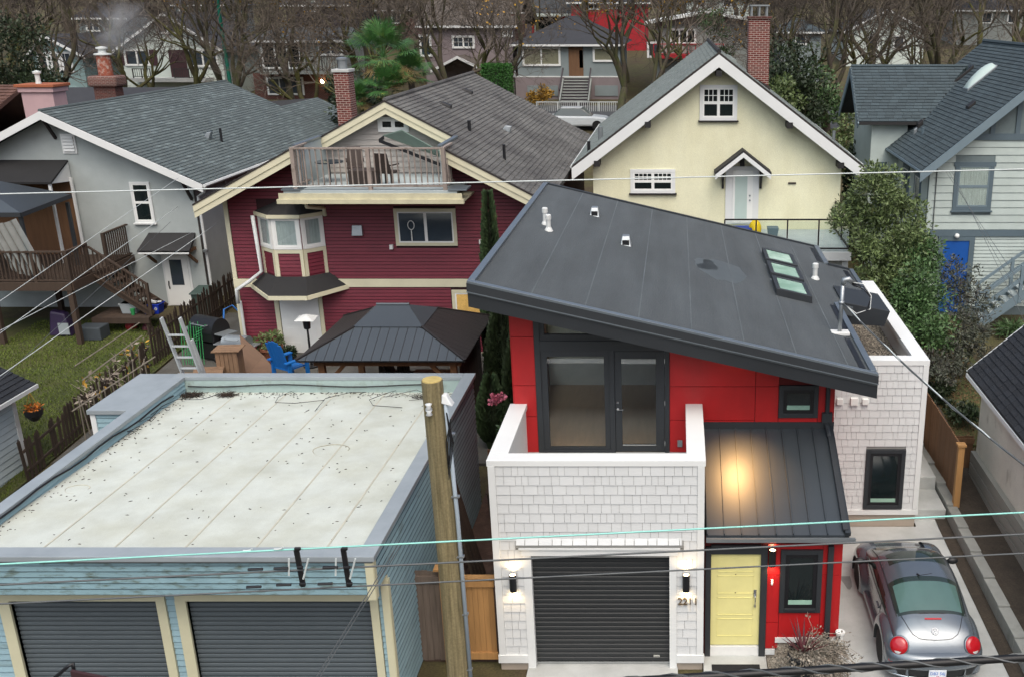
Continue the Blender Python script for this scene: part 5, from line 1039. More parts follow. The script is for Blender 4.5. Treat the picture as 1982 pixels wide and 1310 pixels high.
# bay window with its hipped roofs
def bay_pts(y0,z,g=0): return [(-13.08-g,y0,z),(-12.5-g*.5,14.78-g,z),(-11.62+g*.5,14.78-g,z),(-11.1+g,y0,z)]
BW_=thing
m=M();a=bay_pts(15.3,3.4);b=bay_pts(15.3,5.35);m.add(a+b,[(0,1,5,4),(1,2,6,5),(2,3,7,6)]);bay=m.build('bay','burgundy',RH)
for i in range(3):
    p,q=Vector(a[i]),Vector(a[i+1]);L_=(q-p).length;u=(q-p).normalized();n=Vector((u.y,-u.x,0));ff_=Fr((p.x,p.y,0),u,n);t=.1
    siding(ff_,bay,'burgundy',.08,L_-.08,3.45,4.15,.112)
    for s0,s1,z0,z1 in ((0,t,3.4,4.15),(L_-t,L_,3.4,4.15),(0,L_,4.15,4.27)): one(ff_,'bay_trim','cream',RH,s0,s1,z0,z1,0,.04)
    pane_window(ff_,RH,.1,L_-.1,4.37,5.22,.09,tmat='white_vinyl',glass='clear_glass',curtain='curtain_grey',name='bay_window')
m=M();e=bay_pts(15.3,5.38,.12);m.add(e+[(-12.08,15.25,5.85)],[(0,1,4),(1,2,4),(2,3,4)]);m.build('bay_roof','shingle_dark',RH)
m=M()
for p,q in zip(e,e[1:]): m.bar(Vector(p)-Vector((0,0,.06)),Vector(q)-Vector((0,0,.06)),.06,.11)
m.build('bay_fascia','cream',RH)
m=M();t=bay_pts(15.3,3.42,.05);e=[(-13.6,15.3,3.06),(-12.7,14.35,2.9),(-11.5,14.35,2.9),(-10.5,15.3,3.02)];m.add(t+e,[(0,1,5,4),(1,2,6,5),(2,3,7,6)]);m.build('porch_roof','shingle_dark',RH)
m=M()
for p,q in zip(e,e[1:]): m.bar(Vector(p)-Vector((0,0,.07)),Vector(q)-Vector((0,0,.07)),.06,.13)
m.build('porch_fascia','cream',RH)
# door, windows, fittings
for a,b in ((-12.92,-12.78),(-11.5,-11.38)): one(f1,'door_jamb','cream',RH,a,b,.5,2.72,0,.05)
dr=one(f1,'back_door','white_vinyl',RH,-12.76,-11.52,.62,2.72,0,.03)
for k in range(4):
    for j in range(2): one(f1,'door_panel','white_vinyl',dr,-12.62+j*.56,-12.22+j*.56,.75+k*.48,1.1+k*.48,.03,.036)
pane_window(f1,RH,-8.75,-7.02,4.38,5.36,.1,tmat='cream',cols=2,glass='grey_glass')
wn=pane_window(f1,RH,-7.12,-6.0,1.88,2.74,.1,tmat='cream',glass='clear_glass',curtain='lit_window')
q=M();p0=Vector((-8.33,15.23,4.78));q.tube([p0+Vector((math.cos(t*.45)*.1,0,.16+math.sin(t*.45)*.14)) for t in range(15)],.014,5);q.tube([p0,p0-Vector((0,0,.34))],.016,5);q.build('racket','white_vinyl',wn)
v=W(692,446,y=15.25);q=M();q.hexa([f1.p(v.x-.17,v.z-.16,.16),f1.p(v.x+.17,v.z-.16,.16),f1.p(v.x+.17,v.z-.16,0),f1.p(v.x-.17,v.z-.16,0),f1.p(v.x-.15,v.z+.16,.09),f1.p(v.x+.15,v.z+.16,.09),f1.p(v.x+.15,v.z+.16,0),f1.p(v.x-.15,v.z+.16,0)]);q.build('vent_hood','galv',RH,bevel=.01)
for u_,v_ in ((758,478),(931,468)):
    v=W(u_,v_,y=15.25);q=M();f1.box(q,v.x-.05,v.x+.05,v.z-.07,v.z+.07,.02,.12);q.build('wall_box','white_vinyl',RH)
q=M();v=W(605,375,y=14.6);q.tube([(v.x,13.9,5.95),(v.x,14.0,5.75),(v.x+.18,14.9,5.55),(v.x+.18,14.95,5.3)],.06,8);q.build('downspout','cream',RH,smooth=True)
q=M();q.tube([(-13.12,14.95,5.3),(-13.12,15.1,3.5),(-13.5,14.95,3.2),(-13.9,14.9,2.95),(-13.92,14.9,2.5)],.06,8);q.build('downspout','gutter_white',RH,smooth=True)
q=M();q.tube([(-13.95,15.15,2.5),(-13.95,15.15,.6)],.045,8);q.build('downspout','gutter_white',RH)
# ---------- yellow stucco house
YH=thing('yellow_house','pale yellow stucco house with steep grey roof, white rake boards and black brackets','house',(1.4,26,1))
yx,yz,ys=1.41,9.95,.75;zy=lambda x:yz-ys*abs(x-yx);f3=YF(20.5);a0,a1=-3.05,5.87
wall_poly(f3,YH,'stucco_yellow',[(a0,.7),(a1,.7),(a1,zy(a1)-.2),(yx,yz-.2),(a0,zy(a0)-.2)],.25)
m=M();m.box(a0,a0+.2,20.75,33,.7,6.4);m.build('wall','stucco_yellow',YH);m=M();m.box(a1-.2,a1,20.75,33,.7,6.4);m.build('wall','stucco_yellow',YH);m=M();m.box(a0+.2,a1-.2,32.8,33,.7,6.4);m.build('wall','stucco_yellow',YH)
yf=19.95
YL=plane_roof(YH,'shingle_dark',(-3.72,zy(-3.72)),(yx,yz),yf,33.4,sh='shingle_green',ind=300,ex=.16,tw=.34,seed=8)
YR=plane_roof(YH,'shingle_dark',(6.54,zy(6.54)),(yx,yz),yf,33.4,sh='shingle_green',ex=.16,tw=.34,seed=9)
m=M();m.tube([(yx,yf,yz+.03),(yx,33.4,yz+.03)],.08,6);m.build('ridge_cap','shingle_dark',YH)
for x in (-3.75,6.57):
    rake(YH,'white_trim',(x,zy(x)),(yx,yz),yf-.06,.42,.06,off=.07);rake(YH,'dark_wood',(x,zy(x)),(yx,yz),yf-.04,.09,.05,'drip_strip',-.01)
    m=M();m.tube([(x,yf,zy(x)-.02),(x,33.4,zy(x)-.02)],.06,6);m.build('gutter','gutter_white',YH)
for x in (yx,-1.05,3.9,5.75,-2.85):
    m=M();z=zy(x)-.58 if x!=yx else yz-.7;m.box(x-.1,x+.1,yf-.12,20.5,z-.1,z+.1);m.build('bracket','bracket_black',YH)
w=pane_window(f3,YH,.88,1.98,7.72,8.72,.11,cols=2,rows=2,muntin=(3,2),sill='bracket_black',glass='dark_glass',sw=.05)
w=pane_window(f3,YH,-1.6,-.2,5.14,5.78,.11,cols=2,rows=2,muntin=(4,2),sill='bracket_black',sw=.05)
# door with gabled canopy
one(f3,'door_surround','white_trim',YH,1.72,2.92,3.9,6.0,0,.05);dr=one(f3,'back_door','white_vinyl',YH,1.98,2.7,3.95,5.85,.05,.08);one(f3,'pane','frost',dr,2.06,2.5,4.05,5.65,.08,.085)
for z in (4.95,4.78): q=M();q.lathe([(.035,0),(.03,.03),(.001,.035)],f3.p(2.6,z,.08),10,(0,-1,0));q.build('handle','galv',dr)
cpk,ce=(2.3,6.62),(.98,.72)
for sg in (-1,1):
    e_=(2.3+sg*1.0,6.62-.78);o=slab_roof(YH,'shingle_dark',[(2.3,19.75,6.66),(e_[0],19.75,e_[1]+.04),(e_[0],20.5,e_[1]+.04),(2.3,20.5,6.66)],.1,'door_canopy');rake(YH,'white_trim',(2.3,6.58),(e_[0]-.02*sg,e_[1]-.03),19.72,.17,.04)
    m=M();m.box(2.3+sg*.68-.04,2.3+sg*.68+.04,20.42,20.498,5.2,6.1);m.build('canopy_bracket','bracket_black',YH);m=M();m.bar((2.3+sg*.68,19.9,6.0),(2.3+sg*.68,20.45,5.3),.07,.07);m.build('canopy_bracket','bracket_black',YH)
q=M();q.box(2.22,2.38,20.3,20.44,6.02,6.28);q.lathe([(.12,.0),(.001,.1)],(2.3,20.37,6.28),8);q.build('lantern','bracket_black',YH)
v=W(1533,355,y=20.5);one(f3,'wall_vent','dark_wood',YH,v.x-.14,v.x+.14,v.z-.03,v.z+.03,0,.04)
ch=chimney(YH,3.0,23.4,.78,.75,8.0,11.0,'brick_red','brick_dark')
m=M();
for i in (-.28,0,.28):
    for j in (-.28,.28): m.box(3+i-.03,3+i+.03,23.4+j-.03,23.4+j+.03,11.1,11.45)
m.box(2.64,3.36,23.04,23.76,11.45,11.5);m.build('chimney_cowl','galv',ch)
m=M();m.add([(2.58,22.95,8.75),(3.45,22.95,8.3),(3.45,22.95,8.6),(2.58,22.95,9.05)],[(0,1,2,3)]);m.prism([(2.58,22.98,8.75),(3.45,22.98,8.3),(3.45,22.98,8.6),(2.58,22.98,9.05)],(0,.03,0));m.build('chimney_flashing','dark_wood',YH)
for k in range(4): low_vent(YR,(1.9,20.9+k*.9,zy(1.9)+.02),(0,1,0),(-1,0,ys),'shingle_green',(.3,.14,.13))
stub(YL,(-2.9,22.5,zy(-2.9)),.45,.09,'galv');stub(YL,(-3.2,20.8,zy(-3.2)),.35,.06,'black_plastic');stub(YR,(6.0,23.5,zy(6.0)),.4,.06,'galv')
# deck with glass rail
YD_=thing('glass_rail_deck','pale raised deck with black framed glass railing behind the yellow house','deck',(3.7,18.7,1))
ddy,ddz=17.0,3.7
m=M();m.box(1.5,5.75,ddy,20.48,ddz-.2,ddz);m.build('deck_floor','deck_vinyl',YD_);one(YF(ddy),'deck_fascia','white_trim',YD_,1.48,5.77,ddz-.32,ddz-.03,-.02,.03)
for x in (1.7,5.6):
    m=M();m.box(x-.1,x+.1,ddy+.1,ddy+.3,.5,ddz-.2);m.build('post','white_trim',YD_)
m=M();m.box(1.7,5.6,17.3,17.4,.6,ddz-.2);m.build('under_wall','white_trim',YD_)
for fr_,s0,s1,n in ((YF(ddy+.05),1.55,5.7,4),(Fr((5.7,0,0),(0,1,0),(1,0,0)),ddy+.05,20.4,2)):
    for i in range(n+1):
        s=s0+(s1-s0)*i/n;m=M();fr_.box(m,s-.025,s+.025,ddz-.15,ddz+1.05,-.025,.025);m.build('rail_post','bracket_black',YD_)
    for z in (ddz+1.05,ddz+.08): m=M();m.bar(fr_.p(s0,z),fr_.p(s1,z),.05,.05);m.build('rail','bracket_black',YD_)
    for i in range(n):
        b0=s0+(s1-s0)*i/n+.04;b1=s0+(s1-s0)*(i+1)/n-.04;m=M();fr_.box(m,b0,b1,ddz+.12,ddz+1.0,-.004,.004);m.build('glass_panel','clear_glass',YD_)
m=M();m.hexa([(2.05,19.0,3.7),(2.5,19.0,3.7),(2.5,19.4,3.7),(2.05,19.4,3.7),(1.95,18.9,4.05),(2.6,18.9,4.05),(2.6,19.5,4.05),(1.95,19.5,4.05)])
tag(m.build('recycling_box','bin_blue',bevel=.02),'blue recycling box on the glass railed deck of the yellow house','box')
m=M();m.ball((2.72,19.2,3.98),.27,12,8,(.85,.7,1.25));tag(m.build('yellow_bag','bag_yellow',smooth=True),'bright yellow bag beside the blue box on the deck','bag')
m=M();m.hexa([(3.2,19.1,3.7),(3.5,19.1,3.7),(3.5,19.4,3.7),(3.2,19.4,3.7),(3.15,19.05,4.05),(3.55,19.05,4.05),(3.55,19.45,4.05),(3.15,19.45,4.05)]);tag(m.build('grey_bucket','bin_grey',bevel=.02),'grey square bucket on the deck of the yellow house','bucket')
# ---------- pale blue-grey house on the right with the blue door
BH=thing('blue_door_house','pale clapboard house with slate trim, dark shingle roof and a blue basement door','house',(12.9,25,1))
fy=19.0;f4=YF(fy);hx0,hx1,hxr,hzr=8.7,17.1,12.9,10.05;hs=.84;zh_=lambda x:hzr-hs*abs(x-hxr)
wall_poly(f4,BH,'pale_lap_shade',[(hx0,.7),(hx1,.7),(hx1,zh_(hx1)-.2),(hxr,hzr-.2),(hx0,zh_(hx0)-.2)],.25)
HW=[o for o in BH.children if o.name.startswith('wall')][0]
m=M();m.box(hx0,hx0+.2,fy+.25,29,.7,6.2);m.build('wall','pale_siding',BH);m=M();m.box(hx1-.2,hx1,fy+.25,29,.7,6.2);m.build('wall','pale_siding',BH)
ww=(W(1858,310,y=fy).x,W(1918,310,y=fy).x,W(1885,400,y=fy).z,W(1885,322,y=fy).z);bdx=(W(1823,500,y=fy).x,W(1873,500,y=fy).x);bz1=W(1848,466,y=fy).z;zb=W(1900,452,y=fy).z
siding(f4,HW,'pale_siding',hx0+.1,hx1,1.2,zb-.1,.13,holes=[(bdx[0]-.2,bdx[1]+.2,0,bz1+.25)]);siding(f4,HW,'pale_siding',lambda z:max(hx0+.1,hxr-(hzr-.3-z)/hs),hx1-.6,zb+.12,W(1900,266,y=fy).z-.1,.26,holes=[(ww[0]-.15,ww[1]+.15,ww[2]-.2,ww[3]+.2)],lap=.028)
one(f4,'belt_board','slate_trim',BH,hx0-.05,hx1,zb-.1,zb+.12,0,.07);zt2=W(1900,266,y=fy).z;one(f4,'belt_board','slate_trim',BH,hx0+1.15,hx1,zt2-.1,zt2+.12,0,.06)
one(f4,'corner_board','pale_siding',BH,hx0-.02,hx0+.1,.9,zh_(hx0)-.3,0,.03)
for x in (10.7,11.55,12.4): 
    zt_=zh_(x)-.25;one(f4,'gable_batten','slate_trim',BH,x-.08,x+.08,zt2+.12,zt_,0,.05)
wv=pane_window(f4,BH,*ww,.14,tmat='slate_trim',sash='slate_light',rows=2,glass='clear_glass',curtain='lace',sill='slate_trim',head=.05)
for a,b in ((bdx[0]-.18,bdx[0]),(bdx[1],bdx[1]+.18)): one(f4,'door_jamb','slate_trim',BH,a,b,1.0,bz1+.18,0,.06)
one(f4,'door_head','slate_trim',BH,bdx[0],bdx[1],bz1,bz1+.18,0,.06);one(f4,'basement_door','blue_door',BH,bdx[0],bdx[1],1.0,bz1,0,.03)
q=M();v=W(1852,457,y=fy-.1);q.ball((v.x,fy-.12,v.z),.09,10,6);q.build('globe_light','white_vinyl',BH,smooth=True)
for u_,v_ in ((1790,460),(1803,462)): v=W(u_,v_,y=fy);q=M();f4.box(q,v.x-.1,v.x+.1,v.z-.15,v.z+.15,0,.12);q.build('meter_box','galv',BH)
q=M();q.tube([(W(1803,462,y=fy).x,fy-.04,zb),(W(1803,462,y=fy).x,fy-.04,zh_(9.2)-.3)],.02,6);q.build('conduit','cable_grey',BH)
BRo=plane_roof(BH,'shingle_dark',(8.25,zh_(8.25)),(hxr,hzr),18.4,28.5,sh='shingle_blue',ind=300,ex=.17,tw=.34,seed=10);plane_roof(BH,'shingle_dark',(17.55,zh_(17.55)),(hxr,hzr),18.4,28.5)
rake(BH,'slate_light',(8.2,zh_(8.2)),(hxr,hzr),18.34,.34,.06);rake(BH,'slate_light',(hxr,hzr),(17.6,zh_(17.6)),18.34,.34,.06)
m=M();m.tube([(hxr,18.4,hzr+.03),(hxr,28.5,hzr+.03)],.09,6);m.build('ridge_cap','shingle_blue',BH)
m=M();m.tube([(8.22,18.4,zh_(8.25)-.04),(8.22,24.4,zh_(8.25)-.04)],.06,6);m.build('gutter','slate_trim',BH)
for s0,s1,z0,z1,k in ((-23.0,-22.2,4.0,5.6,0),(-21,-20.3,4.2,5.6,1)): pane_window(Fr((hx0,0,0),(0,-1,0),(-1,0,0)),BH,s0,s1,z0,z1,.12,tmat='slate_trim')
# cross gable dormer pointing left
dzr=9.15;dyc=26.3;dyw=2.4
for sg in (-1,1):
    m=M();pts=[(7.0,dyc,dzr),(11.9,dyc,dzr),(11.0 if sg<0 else 11.0,dyc+sg*dyw,dzr-1.95),(6.95,dyc+sg*dyw,dzr-1.95)];o=slab_roof(BH,'shingle_dark',pts,.12,'dormer_roof')
    if sg<0:
        va=Vector((0,dyw,1.95));shingles(o,'shingle_blue',(6.95,dyc-dyw,dzr-1.95),(1,0,0),va,4.95,va.length,lambda p:p.z>zh_(p.x)-.05,.17,.34,0,seed=11)
m=M();m.prism([(7.6,dyc-2.0,1.2),(7.6,dyc+2,1.2),(7.6,dyc+2,dzr-1.75),(7.6,dyc,dzr-.15),(7.6,dyc-2,dzr-1.75)],(1.4,0,0));m.build('dormer_wall','pale_siding',BH)
fd=Fr((7.6,0,0),(0,-1,0),(-1,0,0));fdd=YF(dyc-2.0)
one(fdd,'dormer_window','slate_trim',BH,7.85,8.25,3.6,5.6,0,.05)
for a,b in (((7.0,dyc-dyw,dzr-1.95),(7.0,dyc,dzr)),((7.0,dyc,dzr),(7.0,dyc+dyw,dzr-1.95))): m=M();m.bar(Vector(a)-Vector((.02,0,.15)),Vector(b)-Vector((.02,0,.15)),.05,.26);m.build('rake_board','slate_light',BH)
m=M();m.tube([(7.0,dyc,dzr+.02),(11.9,dyc,dzr+.02)],.07,6);m.build('ridge_cap','shingle_blue',BH)
va=Vector((hxr-8.25,0,hzr-zh_(8.25))).normalized()
def onr(x,y,d=0): return Vector((x,y,zh_(x)+d))
# skylights: a flat framed one and a white domed one
def roof_box(name,x0,x1,y0,y1,h,mat): 
    q=M();q.hexa([onr(x0,y0),onr(x1,y0),onr(x1,y1),onr(x0,y1),onr(x0,y0,h),onr(x1,y0,h),onr(x1,y1,h),onr(x0,y1,h)]);return q.build(name,mat,BRo,bevel=.02)
s=roof_box('skylight',10.4,11.75,25.6,26.2,.16,'bracket_black');q=M();q.hexa([onr(10.45,25.65,.16),onr(11.7,25.65,.16),onr(11.7,26.15,.16),onr(10.45,26.15,.16),onr(10.45,25.65,.17),onr(11.7,25.65,.17),onr(11.7,26.15,.17),onr(10.45,26.15,.17)]);q.build('pane','sky_glass',s)
s=roof_box('dome_skylight',10.9,11.95,23.2,23.9,.12,'galv')
q=M();q.grid(lambda i,j:onr(10.92+1.0*i,23.22+.66*j,.12+.28*(math.sin(i*math.pi)**.5)*(math.sin(j*math.pi)**.5)),12,8);q.build('dome','frost',s,smooth=True)
roof_box('roof_vent',10.35,10.6,20.9,21.3,.14,'bracket_black');roof_box('roof_vent',9.2,9.4,23.5,23.8,.22,'bracket_black');stub(BRo,onr(9.15,22.4),.25,.05,'slate_trim');roof_box('flue_cap',9.0,9.12,23.2,23.4,.2,'galv')
# back stairs
SS=thing('back_stairs','grey painted wooden back stairs with open treads beside the blue door','stairs',(11.5,18.2,1))
x0,z0=W(1895,600,y=17.6).x,1.25
for k in range(9):
    m=M();x=x0+k*.26;z=z0+.2*k;m.box(x,x+.3,17.2,18.2,z-.05,z);m.build('tread','deck_vinyl',SS)
for y in (17.18,18.22):
    m=M();m.bar((x0-.1,y,z0-.2),(x0+2.5,y,z0+1.8),.05,.28);m.build('stringer','slate_light',SS)
    for zz in (.95,.5): m=M();m.bar((x0,y,z0+zz),(x0+2.5,y,z0+zz+1.93),.07,.09);m.build('handrail','slate_light',SS)
    for xx in (.1,1.2,2.3): m=M();m.box(x0+xx-.05,x0+xx+.05,y-.05,y+.05,z0+xx*.77-.3,z0+xx*.77+1.0);m.build('post','slate_light',SS)
m=M();m.box(x0+2.45,x0+2.6,17.5,17.6,.8,5.2);m.build('post','cedar_dark',SS)
# ---------- stucco garage with black roof (right)
SG=thing('stucco_garage','old cream stucco garage with steep black shingle roof','garage',(9.5,3,.2))
gxw=7.35;m=M();m.box(gxw,gxw+.25,-4,7.0,.0,3.05);m.build('wall','stucco_white',SG);m=M();m.box(gxw+.251,12,6.8,7.0,0,3.05);m.build('wall','stucco_white',SG)
m=M();m.prism([(gxw+.25,7.0,3.05),(11.9,7.0,3.05),(9.6,7.0,5.1)],(0,-.2,0));m.build('wall','stucco_white',SG)
sgr=lambda x:3.0+.9*(x-7.05)
plane_roof(SG,'shingle_dark',(7.05,3.0),(9.6,sgr(9.6)),-4.5,7.3,sh='shingle_black',ind=300,ex=.15,tw=.3,seed=12);plane_roof(SG,'shingle_dark',(12.15,3.0),(9.6,sgr(9.6)),-4.5,7.3)
m=M();m.bar((7.06,7.32,2.96),(9.6,7.32,sgr(9.6)-.04),.04,.1);m.build('rake_board','white_trim',SG);m=M();m.bar((7.03,-4.5,2.9),(7.03,7.3,2.9),.03,.1);m.build('fascia','white_trim',SG)
for k in range(3): m=M();m.box(7.22-.0,7.36,-4,7.0,.15+k*.3,.15+k*.3+.27);m.build('skirting','weathered_pale',SG)
# side fences of cedar
FR=board_fence('cedar_fence','orange cedar board fence with square posts beside the side steps',Fr((6.4,9.0,0),(0.04,-1,0),(1,0.04,0)),0,3.5,.55,2.0,.1,'cedar_dark',post=None,rails=((.55,.12),(1.85,.1)),zf=lambda a:-.06*a,seed=6)
for k,(x,y,h) in enumerate(((6.42,8.95,2.55),(6.5,5.45,1.85))):
    t=thing('cedar_post',('tall square cedar post' if k==0 else 'short square cedar end post')+' of the side fence with a flat cap','post',(x,y,.3));m=M();m.box(x-.07,x+.07,y-.07,y+.07,.1,h);m.build('post','cedar',t);m=M();m.box(x-.1,x+.1,y-.1,y+.1,h,h+.05);m.build('cap','cedar',t)
board_fence('cedar_screen_fence','fresh cedar panel standing between the white wall and the side fence',YF(8.9),5.5,6.3,.5,2.35,.1,'cedar',rails=((2.25,.08),),seed=7)
board_fence('back_fence','dark cedar fence running behind the white shingled wall',Fr((6.3,9.1,0),(0,1,0),(1,0,0)),0,5,.5,2.1,.12,'cedar_dark',seed=8)
board_fence('low_fence','short weathered rail fence between the cedar fence and the stucco garage',YF(7.3),6.6,7.35,.4,1.3,.12,'cedar_dark',rails=((1.1,.14),),seed=9)
# ================= BACKGROUND HOUSES =================
def bgh(name,label,y,u0,u1,ve,vb,vr,roof,wall,rmat,depth=9,ov=.5,wins=(),trim='white_trim',group=None,zb=None,ridge_u=None):
    a=W(u0,ve,y=y);b=W(u1,ve,y=y);x0,x1,ze=a.x,b.x,a.z;zb=zb if zb is not None else W(u0,vb,y=y).z;zr_=W((u0+u1)/2,vr,y=y).z;xm=W(ridge_u,vr,y=y).x if ridge_u else (x0+x1)/2
    t=thing(name,label,'house',((x0+x1)/2,y+depth/2,gz(y)),group);f=YF(y);zg=min(zb,gz(y))-.5
    pts=[(x0,zg),(x1,zg),(x1,ze)]+([(xm,zr_)] if roof=='gable' else [])+[(x0,ze)]
    wall_poly(f,t,wall,pts,.3)
    for xx in (x0,x1-.3): m=M();m.box(xx,xx+.3,y+.3,y+depth,zg,ze-.02);m.build('wall',wall,t)
    if roof=='gable':
        for sg,xe in ((-1,x0-ov),(1,x1+ov)):
            s=(zr_-ze)/max(.3,abs((x0 if sg<0 else x1)-xm));zee=ze-s*ov;slab_roof(t,rmat,[(xe,y-ov,zee+.12),(xm,y-ov,zr_+.12),(xm,y+depth,zr_+.12),(xe,y+depth,zee+.12)],.12);rake(t,trim,(xe,zee+.12),(xm,zr_+.12),y-ov-.05,.22,.05)
    elif roof=='side':
        yr=y+depth/2;zrr=zr_
        slab_roof(t,rmat,[(x0-ov,y-ov,ze),(x1+ov,y-ov,ze),(x1+ov,yr,zrr),(x0-ov,yr,zrr)],.14);slab_roof(t,rmat,[(x0-ov,y+depth+ov,ze),(x1+ov,y+depth+ov,ze),(x1+ov,yr,zrr),(x0-ov,yr,zrr)],.14)
        one(YF(y-ov),'fascia',trim,t,x0-ov,x1+ov,ze-.18,ze+.0,-.04,.02)
    else:
        m=M();yr=y+depth/2;k=min(depth,x1-x0)*.45;p=[(x0-ov,y-ov,ze),(x1+ov,y-ov,ze),(x1+ov,y+depth+ov,ze),(x0-ov,y+depth+ov,ze),(x0+k,yr,zr_),(x1-k,yr,zr_)];m.add(p,[(0,1,5,4),(1,2,5),(2,3,4,5),(3,0,4)]);m.build('roof',rmat,t)
        one(YF(y-ov),'fascia',trim,t,x0-ov,x1+ov,ze-.16,ze-.005,-.04,.0)
    for w in wins:
        p=W(w[0],w[3],y=y);q=W(w[2],w[1],y=y);k=w[4] if len(w)>4 else 'w'
        if k=='d': o=one(f,'door',w[5],t,p.x,q.x,p.z,q.z,0,.06)
        elif k=='p': one(f,'shutter',w[5],t,p.x,q.x,p.z,q.z,0,.06)
        elif k=='b': one(f,'band',w[5],t,p.x,q.x,p.z,q.z,0,.08)
        else: pane_window(f,t,p.x,q.x,p.z,q.z,.1,tmat=trim,cols=w[5] if len(w)>5 else 1,glass=w[6] if len(w)>6 else 'grey_glass',curtain=w[7] if len(w)>7 else None,muntin=(2,2) if k=='m' else 0,sw=.06,depth=.1)
    return t
def rails(t,fr,a0,a1,z0,z1,mat,step=.16,posts=2): balusters(fr,t,mat,a0,a1,z0,z1,step,.03,posts=[a0+(a1-a0)*i/posts for i in range(posts+1)],pw=.07,top=(.06,.06))
Y2=68
h=bgh('shingled_house','teal grey shingled house with white casement windows behind bare trees',66,62,158,105,195,70,'gable','bg_teal','bg_roof_dark',wins=((104,103,118,138,'m',1),(120,103,136,138,'m',1),(80,105,90,135,'m',1),(124,172,146,197,'m',1)),ridge_u=90)
h=bgh('white_gable_house','white stucco house with a wide front gable and dark shutters',Y2,232,428,95,170,28,'gable','bg_white','bg_roof_dark',wins=((246,98,286,126,'w',2,'grey_glass','curtain_cream'),(334,97,358,155,'d','door_brown'),(368,98,418,128,'w',2,'grey_glass','curtain_cream'),(306,40,342,64,'w',2),(236,97,245,127,'p','shutter'),(290,97,302,128,'p','shutter')),depth=10)
f=YF(Y2-1.3);p=W(256,134,y=Y2-1.3);q=W(292,150,y=Y2-1.3);rails(h,f,p.x,q.x,q.z,p.z,'metal_rail');p=W(336,134,y=Y2-1.3);q=W(395,152,y=Y2-1.3);rails(h,f,p.x,q.x,q.z,p.z,'metal_rail');one(f,'porch_slab','concrete',h,W(250,155,y=Y2-1.3).x,W(400,155,y=Y2-1.3).x,q.z-.3,q.z,-1.3,.1)
h=bgh('balcony_house','two-storey house with dark balcony, sliding doors and brick lower storey',Y2,498,668,78,205,55,'side','bg_grey','bg_roof',wins=((512,82,578,132,'w',3,'dark_glass'),(620,80,660,106,'w',2),(522,152,585,182,'w',3,'grey_glass','curtain_cream'),(498,142,668,206,'b','brick_dark')))
f=YF(Y2-1.4);p=W(500,110,y=Y2-1.4);q=W(655,138,y=Y2-1.4);rails(h,f,p.x,q.x,q.z,p.z,'metal_rail',.2,5);one(f,'balcony_slab','bg_grey',h,p.x,q.x,q.z-.25,q.z,-1.4,.1)
pw=W(524,152,y=Y2);f=YF(Y2-.09)
p=W(522,182,y=Y2);q=W(585,152,y=Y2);pane_window(f,h,p.x,q.x,p.z,q.z,.1,cols=3,glass='grey_glass')
m=M();m.ball(W(624,158,y=Y2-.3),.16,10,6);m.build('porch_light','lens_warm',h,smooth=True)
h=bgh('tiled_house','mauve stucco house with a brown tiled roof and brick chimney',70,818,990,50,200,-10,'side','bg_mauve','bg_roof_brown',wins=((975,58,990,70,'m',2),(878,72,916,92,'m',2),(816,70,832,108,'w',1),(985,125,995,148,'w',1)),depth=12)
ch=chimney(h,W(1003,50,y=72).x,72,1.0,1.0,5,W(1003,27,y=72).z,'brick_dark')
p=W(890,110,y=68);slab_roof(h,'bg_roof_brown',[(p.x-2.2,67,p.z-1),(p.x,67,p.z+.1),(p.x,70,p.z+.1),(p.x-2.2,70,p.z-1)],.15,'porch_roof');slab_roof(h,'bg_roof_brown',[(p.x+2.2,67,p.z-1),(p.x,67,p.z+.1),(p.x,70,p.z+.1),(p.x+2.2,70,p.z-1)],.15,'porch_roof');rake(h,'white_trim',(p.x-2.2,p.z-1),(p.x,p.z+.1),66.95,.22);rake(h,'white_trim',(p.x,p.z+.1),(p.x+2.2,p.z-1),66.95,.22)
h=bgh('bungalow','grey stucco bungalow with a dark hipped roof and central front stairs',Y2,1000,1200,86,200,32,'hip','bg_greyblue','bg_roof_dark',depth=11,wins=((1014,94,1082,126,'w',2,'clear_glass','curtain_cream'),(1150,94,1190,118,'w',1,'clear_glass','curtain_cream'),(1102,92,1128,150,'d','cedar_dark'),(1122,98,1128,132,'p','white_trim'),(1000,150,1200,200,'b','bg_mauve'),(1000,148,1200,150.5,'b','white_trim')))
f=YF(Y2-.09)
for u0,u1 in ((1022,1080),(1152,1196)): p=W(u0,186,y=Y2);q=W(u1,166,y=Y2);one(f,'basement_panel','bg_greyblue',h,p.x,q.x,p.z,q.z,0,.05)
x0,x1=W(1088,150,y=66).x,W(1138,150,y=66).x;zt=W(1110,150,y=Y2).z;zl=W(1110,196,y=64.5).z
for k in range(9):
    m=M();y=Y2-.1-k*.38;z=zt-(zt-zl)*k/8;m.box(x0,x1,y-.42,y,z-.06,z);m.build('step','bg_grey',h);m=M();m.box(x0,x1,y-.4,y-.36,z-.35,z-.06);m.build('riser','bg_dark',h)
for x in (x0-.1,x1+.1):
    m=M();m.bar((x,Y2-.3,zt+.7),(x,Y2-3.4,zl+.8),.1,.12);m.build('handrail','bg_dark',h);m=M();m.bar((x,Y2-.3,zt-.3),(x,Y2-3.4,zl-.2),.1,.5);m.build('stair_side','bg_grey',h)
h=bgh('white_roof_house','grey house with a shallow white roof and a red railed balcony',64,1268,1470,42,150,24,'gable','bg_grey','roof_white',depth=12,ov=.8,wins=((1300,58,1345,84,'w',3,'dark_glass'),(1255,84,1275,110,'w',1)))
p=W(1265,86,y=62.8);q=W(1400,106,y=62.8);rails(h,YF(62.8),p.x,q.x,q.z,p.z,'bg_red',.25,5);one(YF(62.8),'balcony_slab','bg_red',h,p.x,q.x,q.z-.3,q.z,-1.2,.05)
